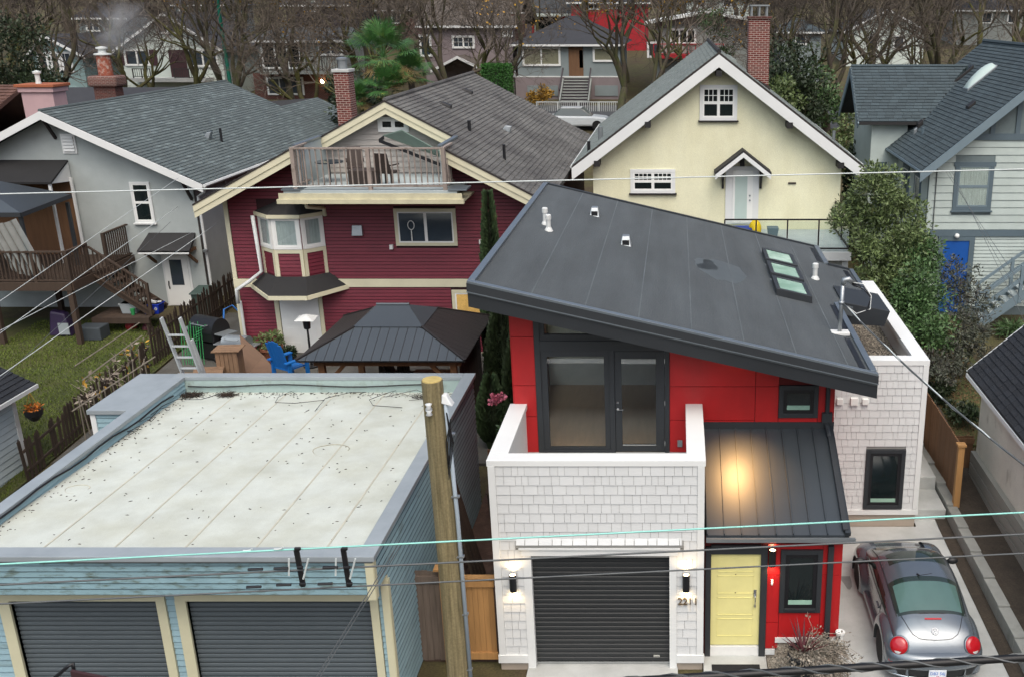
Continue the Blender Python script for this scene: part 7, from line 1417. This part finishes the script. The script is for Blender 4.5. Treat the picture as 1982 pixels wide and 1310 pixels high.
# hive-like wooden boxes, plywood, bucket
for k,(x,y,z,w,d,h,r) in enumerate(((-13.35,12.6,.5,.6,.55,1.15,.1),(-13.75,11.9,.45,.6,.55,.75,.35),(-14.25,11.9,.42,.62,.55,.6,.3))):
    t=thing('wooden_box',('tall slatted wooden box with plank lid behind the garage parapet','middle slatted wooden box with tilted plank lid beside the ladder','low slatted wooden box with plank lid next to the ladder foot')[k],'box',(0,0,0),local=True)
    for s,ax in ((-1,0),(1,0),(-1,1),(1,1)):
        for i in range(5):
            m=M();a=-w/2+i*w/5
            if ax==0: m.box(a,a+w/5-.012,s*d/2-.01,s*d/2+.01,0,h)
            else: a=-d/2+i*d/5;m.box(s*w/2-.01,s*w/2+.01,a,a+d/5-.012,0,h)
            m.build('slat','crate_wood',t)
    for i in range(4): m=M();a=-d/2-.06+i*(d+.12)/4;m.hexa([(-w/2-.1,a,h+.02+.1*i*0),(w/2+.1,a,h+.02),(w/2+.1,a+.15,h+.02),(-w/2-.1,a+.15,h+.02),(-w/2-.1,a,h+.05),(w/2+.1,a,h+.05),(w/2+.1,a+.15,h+.05),(-w/2-.1,a+.15,h+.05)]);m.build('lid_plank','crate_wood',t)
    t.location=(x,y,z+.1);t.rotation_euler=(.0,.06*k,r)
m=M();m.hexa([(-13.3,13.3,.6),(-12.0,13.0,.6),(-12.0,13.03,.6),(-13.3,13.33,.6),(-13.6,14.0,1.75),(-12.9,13.9,1.1),(-12.9,13.93,1.1),(-13.6,14.03,1.75)]);tag(m.build('plywood_sheet','plywood'),'brown plywood sheet leaning beside the wooden boxes','plywood')
m=M();m.lathe([(.22,0),(.27,.4),(.29,.4),(.29,.43),(.25,.43),(.21,.1),(.001,.1)],(-13.95,13.0,.5),18);tag(m.build('metal_pail','alu',smooth=True),'round metal pail between the barbecues and the wooden boxes','pail')
t=thing('hand_truck','blue tubular hand truck leaning behind the large barbecue','hand truck',(-14.8,16.2,.7));m=M();m.tube([(-15.1,16,.75),(-15.05,16.3,1.9),(-14.8,16.4,2.0),(-14.5,16.3,1.75),(-14.3,15.9,.8)],.03,6);m.build('frame','adirondack',t,True);m=M();m.box(-15.1,-14.3,15.7,16.0,.72,.76);m.build('foot_plate','adirondack',t)
t=thing('folding_chair','folded metal chair leaning by the downspout of the burgundy house','chair',(-14.35,16.3,.7));m=M();m.tube([(-14.5,16.2,.75),(-14.5,16.5,1.75),(-14.1,16.5,1.75),(-14.1,16.2,.75)],.022,6);m.build('frame','alu',t,True);m=M();m.box(-14.48,-14.12,16.3,16.34,1.0,1.4);m.build('seat','bbq_black',t)
# pots by the door
def pot(x,y,z,s,label,mat='pot_terra',leaf='leaf_olive',seed=1):
    t=thing('flower_pot',label,'flower pot',(x,y,z));m=M();m.lathe([(.2*s,0),(.3*s,.38*s),(.34*s,.38*s),(.34*s,.45*s),(.27*s,.45*s),(.25*s,.36*s),(.001,.36*s)],(x,y,z),18);m.build('pot',mat,t);m=M();leafm(m,(x,y,z+.6*s),420,.38*s,.38*s,.25*s,.13,random.Random(seed),.2);tag(m.build('plant',leaf,t),kind='stuff')
pot(-12.95,14.6,.66,1.15,'terracotta pot of yellowing plants beside the white back door',seed=2);pot(-12.35,14.45,.66,.6,'small dark pot beside the terracotta pot','pot_black','leaf_dark',3)
pot(-4.55,9.2,.3,.9,'dark pot with leafy plant beside the passage behind the gazebo','pot_black','leaf_olive',4);pot(-4.75,10.4,.4,.8,'maroon pot with a leafy plant beside the gazebo curtain','spike_red','leaf_green',6)
# ladder
t=thing('ladder','aluminium extension ladder rising above the back parapet of the blue garage','ladder',(-11.3,6.9,.3))
fa_,fb_=Vector((-11.2,7.2,.2)),Vector((-11.42,5.95,4.75))
for s in (-.21,.21): m=M();m.bar(fa_+Vector((s,0,0)),fb_+Vector((s,0,0)),.035,.09);m.build('side_rail','alu',t)
for s in (-.25,.25): m=M();m.bar(fa_+Vector((s,.08,0)),fa_.lerp(fb_,.87)+Vector((s,.08,0)),.03,.08);m.build('side_rail','alu',t)
for i in range(1,15): p=fa_.lerp(fb_,i/15.5);m=M();m.bar(p-Vector((.2,0,0)),p+Vector((.2,0,0)),.05,.035);m.build('rung','alu',t)
# bins on the landing and by the house
t=thing('wheelie_bin','dark green wheeled bin by the grey stucco wall','bin',(-16.75,18.6,.85));m=M();m.hexa([(-17.0,18.35,.95),(-16.5,18.35,.95),(-16.5,18.9,.95),(-17.0,18.9,.95),(-17.08,18.25,1.85),(-16.42,18.25,1.85),(-16.42,19.0,1.85),(-17.08,19.0,1.85)]);m.build('bin_body','bin_green',t,bevel=.03);m=M();m.hexa([(-17.12,18.2,1.85),(-16.38,18.2,1.85),(-16.38,19.05,1.88),(-17.12,19.05,1.88),(-17.1,18.22,1.9),(-16.4,18.22,1.9),(-16.4,19.0,2.0),(-17.1,19.0,2.0)]);m.build('bin_lid','bin_green',t,bevel=.02)
for x in (-17.0,-16.5): m=M();m.lathe([(.05,-.03),(.12,-.03),(.12,.03),(.05,.03)],(x,18.95,.97),12,(1,0,0));m.build('wheel','tyre',t)
def tub(x,y,z,mat,label,name,extra):
    t=thing(name,label,'box',(x,y,z));m=M();a,b,h=.24,.18,.36
    m.hexa([(x-a,y-b,z),(x+a,y-b,z),(x+a,y+b,z),(x-a,y+b,z),(x-a*1.25,y-b*1.2,z+h),(x+a*1.25,y-b*1.2,z+h),(x+a*1.25,y+b*1.2,z+h),(x-a*1.25,y+b*1.2,z+h)]);m.build('tub',mat,t,bevel=.02);m=M();m.box(x-a*1.32,x+a*1.32,y-b*1.28,y+b*1.28,z+h-.03,z+h);m.build('rim',mat,t,bevel=.01)
    if extra: 
        rg=random.Random(2)
        for i in range(5): m=M();cx,cy=x+rg.uniform(-.15,.2),y+rg.uniform(-.1,.1);m.box(cx-.07,cx+.07,cy-.05,cy+.05,z+h,z+h+rg.uniform(.03,.1));m.build('paper','paper_white',t,bevel=.01)
        # the white hand-drawn mark and letters on the front
        text_mesh('GfT','box_mark','paper_white',t,(x-.06,y-b*1.14-.004,z+h*.45),(1,0,0),(0,-.1,1),.16,.002);m=M();m.lathe([(.05,0),(.05,.004),(.03,.004),(.03,0)],(x+.18,y-b*1.16,z+h*.55),10,(0,-1,0));m.build('recycling_mark','paper_white',t)
tub(-18.05,17.55,1.4,'box_blue','royal blue recycling box with white scrawl on the deck landing','recycling_box',True);tub(-18.85,17.6,1.4,'tote_grey','translucent grey storage tote on the deck landing','storage_tote',False)
m=M();m.lathe([(.05,0),(.08,.22),(.001,.22)],(-18.65,17.3,1.4),10);tag(m.build('green_cup','green_wire'),'bright green plastic cup beside the grey tote','cup')
for k,(x,y,z,r,mt_,l) in enumerate(((-18.9,17.5,.95,.2,'red_thing','red ball stored under the deck landing'),(-18.3,17.4,.9,.17,'spike_red','dark red bucket stored under the deck landing'))):
    m=M();m.ball((x,y,z),r,12,8);tag(m.build('ball',mt_,smooth=True),l,'ball')
m=M();m.hexa([(-21.3,16.7,.8),(-20.5,16.7,.8),(-20.5,17.2,.8),(-21.3,17.2,.8),(-21.2,16.8,1.7),(-20.7,16.8,1.6),(-20.7,17.1,1.6),(-21.2,17.1,1.7)]);t=tag(m.build('garden_sack','purple_bag',bevel=.08),'purple printed sack standing under the timber deck','sack')
m=M();m.box(-20.9,-20.55,16.66,16.69,.9,1.3);m.build('sack_print','tote_grey',t)
m=M();m.box(-20.1,-19.3,16.3,16.9,.8,1.25);tag(m.build('storage_chest','tarp_grey',bevel=.03),'grey storage chest under the deck stairs','chest')
m=M();m.box(-25.8,-19.9,19.85,19.97,.9,2.85);tag(m.build('basement_wall','stucco_grey'),'shaded grey basement wall behind the posts of the timber deck','wall')
# green wire mesh and trellis in the garden
t=thing('wire_fence','roll of green wire mesh beside the ladder','mesh',(-15.4,15,.7))
for k in range(9): m=M();x=-15.6+.08*k;m.tube([(x,14.2+.05*math.sin(k),.7),(x-.1,14.6,1.9+.1*math.sin(k*2))],.012,4);m.tube([(x-.05,14.3,.9+.12*k),(x+.1,14.6,.95+.12*k)],.01,4);m.build('wire','green_wire',t)
t=thing('garden_trellis','weathered stick trellis with withered climbing beans on the lawn','trellis',(-17.5,12,.5));rg=random.Random(12)
P=lambda u,v,z:W(u,v,z=z)
for (a,b) in (((145,708),(270,625)),((160,735),(275,650)),((140,795),(300,690))): p,q=P(*a,1.4),P(*b,1.6);m=M();m.tube([p,q],.022,5);m.build('rail','stake',t)
for i in range(11):
    u=150+i*13+rg.uniform(-4,4);v=770-i*9;p=P(u,v,1.55);m=M();m.tube([(p.x,p.y,gz(p.y)-.05),(p.x+rg.uniform(-.1,.1),p.y,p.z+rg.uniform(-.3,.25))],.018,5);m.build('stake','stake',t)
for i in range(60):
    u=150+rg.random()*140;v=790-(u-150)*.65-rg.random()*50;p=P(u,v,1.2+rg.random()*.4);q=M();leafm(q,p,3,.08,.08,.08,.16,rg,.2)
    if i%4==0: q.build('withered_leaf','leaf_yellow',t)
    else: q.tube([p,p+Vector((rg.uniform(-.5,.5),rg.uniform(-.3,.3),rg.uniform(-.4,.4)))],.006,3);q.build('vine','dry_stem',t)
# picket fences
def picket(label,p0,p1,h,seed,mat='weathered_dark',skip=0):
    t=thing('picket_fence',label,'fence',(Vector(p0)+Vector(p1))/2,'weathered picket fences');rg=random.Random(seed);d=Vector(p1)-Vector(p0);n=int(d.length/.17)
    for i in range(n):
        if rg.random()<skip: continue
        p=Vector(p0)+d*i/n;hh=h*rg.uniform(.85,1.05);m=M();u=d.normalized()*.055;v=Vector((-u.y,u.x,0))*.2;tl=Vector((rg.uniform(-.04,.04),rg.uniform(-.04,.04),0));m.hexa([p-u-v,p+u-v,p+u+v,p-u+v]+[x+tl+Vector((0,0,hh)) for x in (p-u-v,p+u-v,p+u+v,p-u+v)]);m.add([p-u+tl+Vector((0,0,hh)),p+u+tl+Vector((0,0,hh)),p+tl+Vector((0,0,hh+.07))],[(0,1,2)]);m.build('picket',mat,t)
    for z in (.25,.75): m=M();m.bar(Vector(p0)+Vector((0,0,z*h)),Vector(p1)+Vector((0,0,z*h)),.04,.07);m.build('rail',mat,t)
picket('dark leaning picket fence between the grey house and the burgundy house',(-16.55,14.3,.65),(-16.3,21,1.05),1.25,1);picket('dark ragged picket fence along the edge of the lawn',(-16.3,7.2,.1),(-16.4,13.8,.6),1.05,2,skip=.08)
# white shed with hanging basket at the left
t=thing('garden_shed','pale blue clapboard shed with grey roof at the edge of the lawn','shed',(-18.5,6.5,.1));m=M();m.box(-20.5,-16.75,2,7.9,-.1,2.3);sw_=m.build('wall','pale_lap_shade',t)
siding(Fr((-16.75,0,0),(0,1,0),(1,0,0)),sw_,'shed_siding',2,7.8,.0,2.3,.16);one(Fr((-16.75,0,0),(0,1,0),(1,0,0)),'corner_board','white_trim',t,7.78,7.92,-.05,2.3,0,.035)
plane_roof(t,'shingle_dark',(-16.35,2.28),(-18.6,3.5),1.6,8.3,.08,sh='shingle_black',ex=.15,tw=.3,seed=20);plane_roof(t,'shingle_dark',(-20.9,2.28),(-18.6,3.5),1.6,8.3,.08);m=M();m.bar((-16.33,1.6,2.24),(-16.33,8.3,2.24),.05,.1);m.build('gutter','gutter_white',t)
p=Vector((-16.3,7.9,1.75));t=thing('hanging_basket','hanging basket with orange flowers at the corner of the pale shed','basket',p);m=M();m.lathe([(.08,-.3),(.2,-.15),(.22,0),(.2,0),(.001,-.05)],p,14);m.build('basket','black_plastic',t);m=M();leafm(m,(p.x,p.y,p.z+.04),130,.2,.2,.1,.09,random.Random(4),.1);m.build('flowers','orange_flower',t)
for k in range(3): a=k*2.1;m=M();m.tube([(p.x+.2*math.cos(a),p.y+.2*math.sin(a),p.z),(p.x,p.y,p.z+.45)],.008,4);m.build('chain','leaf_yellow',t)
# ================= NEAR PLANTS =================
def column(name,label,x,y,z0,h,r,seed,mat='cedar_leaf'):
    t=thing(name,label,'tree',(x,y,z0),'columnar cedars');rg=random.Random(seed);m=M();m.tube([(x,y,z0-.1),(x,y,z0+h*.2),(x,y,z0+h*.45),(x,y,z0+h*.93)],[r*.4,r*.78,r*.74,.03],8);m.build('trunk','leaf_dark',t);m=M();n=int(6500*h*r)  # the tapered tube is a dark inner core added to fill the foliage
    for i in range(n):
        k=rg.random();zz=z0+.15+h*k;rr=r*(1-.75*max(0,k-.45)/.55)*(0.6+.4*min(1,k*6));a=rg.uniform(0,6.28);q=rr*rg.uniform(.75,1.08);p=Vector((x+q*math.cos(a),y+q*math.sin(a),zz));d=Vector((math.cos(a)*.35+rg.gauss(0,.2),math.sin(a)*.35+rg.gauss(0,.2),1)).normalized()*rg.uniform(.08,.17);b=d.cross(Vector((math.sin(a),-math.cos(a),.2))).normalized()*.03;m.add([p,p+d*.5+b,p+d,p+d*.5-b],[(0,1,2,3)])
    tag(m.build('crown',mat,t),kind='stuff')
p=W(944,385,y=13.3);column('columnar_cedar','slender tall columnar cedar before the burgundy wall',p.x,13.3,.6,p.z-.6,.36,1);column('columnar_cedar','dark columnar cedar beside the lit window of the burgundy house',-5.05,11.8,.5,2.9,.5,2,'leaf_dark');column('columnar_cedar','short dense cedar beside the red corner of the lane house',-4.35,10.6,.4,2.7,.48,3,'leaf_dark');column('columnar_cedar','small cedar behind the gazebo curtain',-4.9,8.9,.3,1.8,.4,4,'cedar_leaf')
shrub('rose_bush','leafy bush with pink roses beside the gazebo and the lane house','rose bush',(-4.1,7.6,.25),[(0,0,.9,.5,.5,.6,500),(.2,-.4,1.5,.35,.35,.4,300)],'leaf_green',.12,51)
t=thing('pink_flowers','cluster of pink roses above the passage behind the blue garage','flowers',W(962,770,y=7.2));q=W(962,770,y=7.2);rg=random.Random(5)
for i in range(5): m=M();c=(q.x+rg.gauss(0,.1),7.2,q.z+rg.gauss(0,.09));leafm(m,c,40,.08,.08,.07,.07,rg,.2,.2,1);m.build('rose','pink_flower',t)
# big shrubs behind the lane house at the right
def px(u,v,y,base): p=W(u,v,y=y);return (p.x-base[0],y-base[1],p.z-base[2])
b=(6.3,14.6,.7);B1=[]
for u,v,y,rx,rz_,n in ((1700,370,15,.9,.75,1500),(1665,420,15,.8,.7,1200),(1740,420,15,.9,.7,1400),(1700,480,14.6,1.0,.8,1700),(1760,480,14.2,.75,.7,1300),(1690,560,14,.9,.8,1400),(1745,560,13.6,.9,.8,1500)): d=px(u,v,y,b);B1.append((*d,rx,rx*.9,rz_,n))
shrub('large_shrub','tall green shrub with fading bronze tips between the yellow house and the blue door','shrub',b,B1,'leaf_olive',.135,61,asp=.42,dens=1.9)
b=(6.6,12.2,.5);B2=[]
for u,v,y,rx,rz_,n in ((1790,500,14,.75,.6,1100),(1760,600,12.6,.8,.7,1400),(1800,640,12,.7,.65,1200),(1780,560,13,.8,.7,1300)): d=px(u,v,y,b);B2.append((*d,rx,rx*.9,rz_,n))
shrub('green_shrub','lush green shrub beside the white shingled wall','shrub',b,B2,'leaf_green',.13,62,asp=.45,dens=1.8)
b=(8.6,13.4,.7);B3=[]
for u,v,y,rx,rz_,n in ((1860,540,14.5,.8,.8,1000),(1880,590,14,.8,.7,1000),(1850,640,13,.9,.8,1200),(1830,700,12,.8,.6,1000),(1890,660,13,.7,.6,800),(1800,720,11,.6,.5,700)): d=px(u,v,y,b);B3.append((*d,rx,rx*.9,rz_,n))
shrub('twiggy_shrub','grey green twiggy shrub with dark stems before the back stairs','shrub',b,B3,'leaf_grey',.13,63,asp=.3,up=.4,dens=1.3)
shrub('fern_clump','green fern clump beside the black roofed garage','fern',(*W(1955,650,z=.8)[:2],.75),[(0,0,.35,.6,.5,.25,420)],'leaf_green',.3,64,asp=.15);shrub('ground_cover','low dark ground cover along the cedar fence','ground cover',(*W(1830,780,z=.5)[:2],.45),[(0,0,.25,.7,1.2,.2,900),(.2,-1.2,.2,.5,.9,.15,600)],'leaf_dark',.14,65)
m=M();rg=random.Random(6)
for i in range(9000):
    x,y=rg.uniform(5.9,9.3),rg.uniform(8.5,17.5);z=gz(y)+.03;a=Vector((rg.gauss(0,1),rg.gauss(0,1),rg.gauss(.4,.5))).normalized()*rg.uniform(.03,.08);b_=a.orthogonal().normalized()*.03;c=Vector((x,y,z));m.add([c,c+a*.5+b_,c+a,c+a*.5-b_],[(0,1,2,3)])
tag(m.build('fallen_leaves','fallen'),'brown fallen leaves on the ground under the shrubs','leaves',kind='stuff')
# planter by the porch
t=thing('planter','black planter with a wiry dried plant and dark red spikes by the red porch','planter',(2.25,-.42,-.18));rg=random.Random(15);x,y=2.25,-.42
m=M();m.lathe([(.2,0),(.29,.62),(.31,.62),(.31,.66),(.27,.66),(.26,.58),(.001,.58)],(x,y,-.18),20);m.build('pot','pot_black',t)
m=M()
for i in range(26): a=rg.uniform(0,6.28);e=rg.uniform(.5,1.35);d=Vector((math.cos(a)*math.cos(e),math.sin(a)*math.cos(e),math.sin(e)));L=rg.uniform(.35,.7);s=d.cross(Vector((0,0,1))).normalized()*.016;c=Vector((x-.02,y,.46));m.add([c-s,c+s,c+d*L*.6+s,c+d*L,c+d*L*.6-s],[(0,1,2,3,4)])
m.build('spikes','spike_red',t)
m=M();lf=M()
for i in range(330):
    a=rg.uniform(0,6.28) if rg.random()<.3 else rg.gauss(-.1,.6);side=abs((a+3.14)%6.28-3.14)>1.3;r0=rg.uniform(0,.22);p=Vector((x+r0*math.cos(a),y+r0*math.sin(a),.44));L=rg.uniform(.35,.95)*(.45 if side else 1);pts=[p];d=Vector((math.cos(a)*.7,math.sin(a)*.7,rg.uniform(.2,1)))
    for k in range(4): d=(d+Vector((rg.gauss(0,.25),rg.gauss(0,.25),-.42))).normalized();p=p+d*L/4;p.z=max(p.z,-.12);pts.append(p.copy())
    m.tube(pts,.004,3,False)
    for q in pts[1:]:
        for j in range(4): leafm(lf,q,1,.05,.05,.05,.05,rg,.2,.2,.7)
m.build('stems','dry_stem',t);tag(lf.build('leaves','dry_leaf',t),kind='stuff')
m=M();m.lathe([(.05,0),(.07,.16),(.09,.17),(.09,.2),(.05,.2),(.001,.1)],(2.99,.2,.28),12);tag(m.build('drain_cup','white_vinyl'),'small white drain cup at the foot of the red porch corner','drain')
# ================= OVERHEAD WIRES =================
def wire(label,pts,r,mat,name='overhead_wire',n=24,sag=0,group='overhead wires',ext=1.0,twist=0):
    """pts: two (u,v,y) photo directions at chosen depths; runs on beyond both ends"""
    a,b=[W(u,v,y=y) if not isinstance(u,Vector) else u for u,v,y in pts];d=b-a;A=a-d*ext;B=b+d*ext
    P=[];L=1+2*ext
    for i in range(n+1):
        t=i/n;p=A.lerp(B,t);p.z-=sag*(4*t*(1-t)-4*(ext/L)*(1-ext/L));P.append(p)
    m=M();m.tube(P,r,6);o=m.build(name,mat,smooth=True);tag(o,label,'wire',group);return P
wire('thin white wire crossing high before the houses',((0,376,-3),(1982,328,-2.2)),.009,'cable_white',ext=1.2)
wire('teal cable crossing above the garage doors',((0,1091,-4.6),(1982,991,-3.6)),.012,'cable_teal',ext=1.0)
wire('dark cable hung just under the teal cable',((0,1131,-4.6),(1982,1033,-3.6)),.013,'cable_grey',ext=1.0)
wire('lowest dark green cable crossing the yellow door',((0,1168,-4.6),(1982,1070,-3.6)),.011,'cable_grey',ext=1.0)
P=wire('thick black twisted cable bundle crossing low before the car',((1300,1312,-5),(1982,1272,-4.6)),.05,'cable_black',ext=2.0)
m=M()
for k in range(2): m.tube([Vector(P[0]).lerp(P[-1],i/160)+Vector((0,.055*math.cos(i*.9+k*3.1),.055*math.sin(i*.9+k*3.1))) for i in range(161)],.012,4)
tag(m.build('wire_lashing','cable_grey'),'spiral grey lashing wound round the thick black cable bundle','wire',None)
# spacer brackets holding the lane wires
for k,(u,dx) in enumerate(((575,12),(666,10))):
    t=thing('wire_spacer',('black wire spacer bracket holding the lane cables over the garage doors','black wire spacer bracket beside the corner trim of the blue garage')[k],'spacer',W(u,1100,y=-4.3))
    a,b=W(u-2,1060,y=-4.3),W(u+dx,1134,y=-4.3);m=M();m.bar(a,b,.065,.05,(0,1,0));m.build('bar','spacer_black',t,bevel=.012)
    for v in (1062,1098,1130): p=W(u+(v-1060)*.14,v,y=-4.36);m=M();m.box(p.x-.04,p.x+.04,-4.37,-4.33,p.z-.02,p.z+.02);m.build('clamp','spacer_black',t,bevel=.01)
    m=M();p=W(u+22,1080,y=-4.35);m.tube([p,p+Vector((-.05,0,-.15)),p+Vector((-.1,0,-.3))],.012,5);m.tube([p+Vector((-.25,0,0)),p+Vector((-.28,0,-.25))],.012,5);m.build('tie','cable_white',t)
for k,(u,v) in enumerate(((495,1101),(545,1099),(640,1097),(492,1135),(550,1131),(630,1129))):
    p=W(u,v,y=-4.36);m=M();m.tube([p-Vector((.1,0,.004)),p+Vector((.09,0,.004))],.018,6);tag(m.build('splice_sleeve','spacer_black'),'short black splice sleeve on the cables over the garage doors','sleeve','splice sleeves on the lane cables')
for k,(u,v) in enumerate(((478,1065),(538,1062))):
    p=W(u,v,y=-4.35);m=M();m.tube([p-Vector((.05,0,0)),p,p+Vector((.05,0,.01)),p+Vector((.07,0,.03))],.012,5);tag(m.build('tie_wrap','cable_white'),'white tie wound round the teal cable','tie','white ties on the teal cable')
# service drops to the houses at the left
for k,(a,b,r,mt_) in enumerate((((0,583,7),(345,345,19.2),.008,'cable_white'),((0,645,6.5),(345,400,19.2),.009,'cable_white'),((0,735,5.5),(330,430,19.2),.007,'cable_grey'),((0,640,6.5),(372,450,19),.009,'cable_white'),((0,727,5),(420,433,15.4),.009,'cable_white'))):
    A=W(*a[:2],y=a[2]);B=W(*b[:2],y=b[2]);d=A-B;P=[B+d*(i/20*1.9) for i in range(21)];m=M();m.tube(P,r,5);tag(m.build('service_wire',mt_,smooth=True),('upper service wire running to the eave of the grey stucco house','bright service wire sloping down past the stucco window','dark service wire sloping to the stucco wall','service wire ending at the door canopy of the grey house','long service wire running to the burgundy house')[k],'wire','service wires at the grey house')
# service drop of the lane house, running off to the lane
A=MASTP;B=W(1982,856,y=-1.5);d=B-A;P=[]
for i in range(25): t=i/24*1.8;p=A+d*t;p.z-=.35*4*(t/1.8)*(1-t/1.8);P.append(p)
m=M();m.tube(P,.018,6);tag(m.build('service_wire','cable_grey',smooth=True),'twisted grey service wire from the lane house mast over the cedar fence','wire')
m=M();m.tube([p+Vector((0,.02*math.cos(i*1.9),.02*math.sin(i*1.9))) for i,p in enumerate(P)],.012,5);tag(m.build('service_wire','cable_white',smooth=True),'pale neutral wire twisted round the lane house service wire','wire')
for k,(b,y) in enumerate((((1982,560),9),((1982,590),9),((1982,620),8.5))):
    A=Vector((9.1+.1*k,18.5,6.1));B=W(*b,y=y);d=B-A;m=M();m.tube([A+d*(i/12*2) for i in range(13)],.007,4);tag(m.build('service_wire','cable_grey'),'thin grey wire sloping from the eave of the slate trimmed house','wire','service wires of the slate trimmed house')
for k,(a,b) in enumerate((((612,1310,-5.5),(772,1050,-1.2)),((619,1310,-5.5),(775,1055,-1.2)))):
    A,B=W(*a[:2],y=a[2]),W(*b[:2],y=b[2]);d=A-B;m=M();m.tube([B+d*(i/10*2) for i in range(11)],.008,4);tag(m.build('guy_wire','cable_grey'),'thin slanting guy wire beside the corner of the blue garage','wire','guy wires')
# mesh chair arm and brown box top at the lane edge
t=thing('lane_trolley','brown metal trolley with a black handle before the roller door','trolley',W(150,1300,y=-3.2));a=W(120,1310,y=-3.2);m=M();m.tube([W(100,1316,y=-3.2),W(130,1290,y=-3.2),W(141,1283,y=-3.2),W(143,1300,y=-3.2)],.03,6);m.build('handle','black_plastic',t,True)
p=W(138,1296,y=-3.3);q=W(215,1312,y=-3.3);m=M();m.hexa([(p.x,-3.33,p.z-1.2),(q.x,-3.33,p.z-1.2),(q.x,-3.28,p.z-1.2),(p.x,-3.28,p.z-1.2),(p.x,-3.33,p.z),(q.x,-3.33,q.z),(q.x,-3.28,q.z),(p.x,-3.28,p.z)]);m.build('back_panel','door_brown',t)
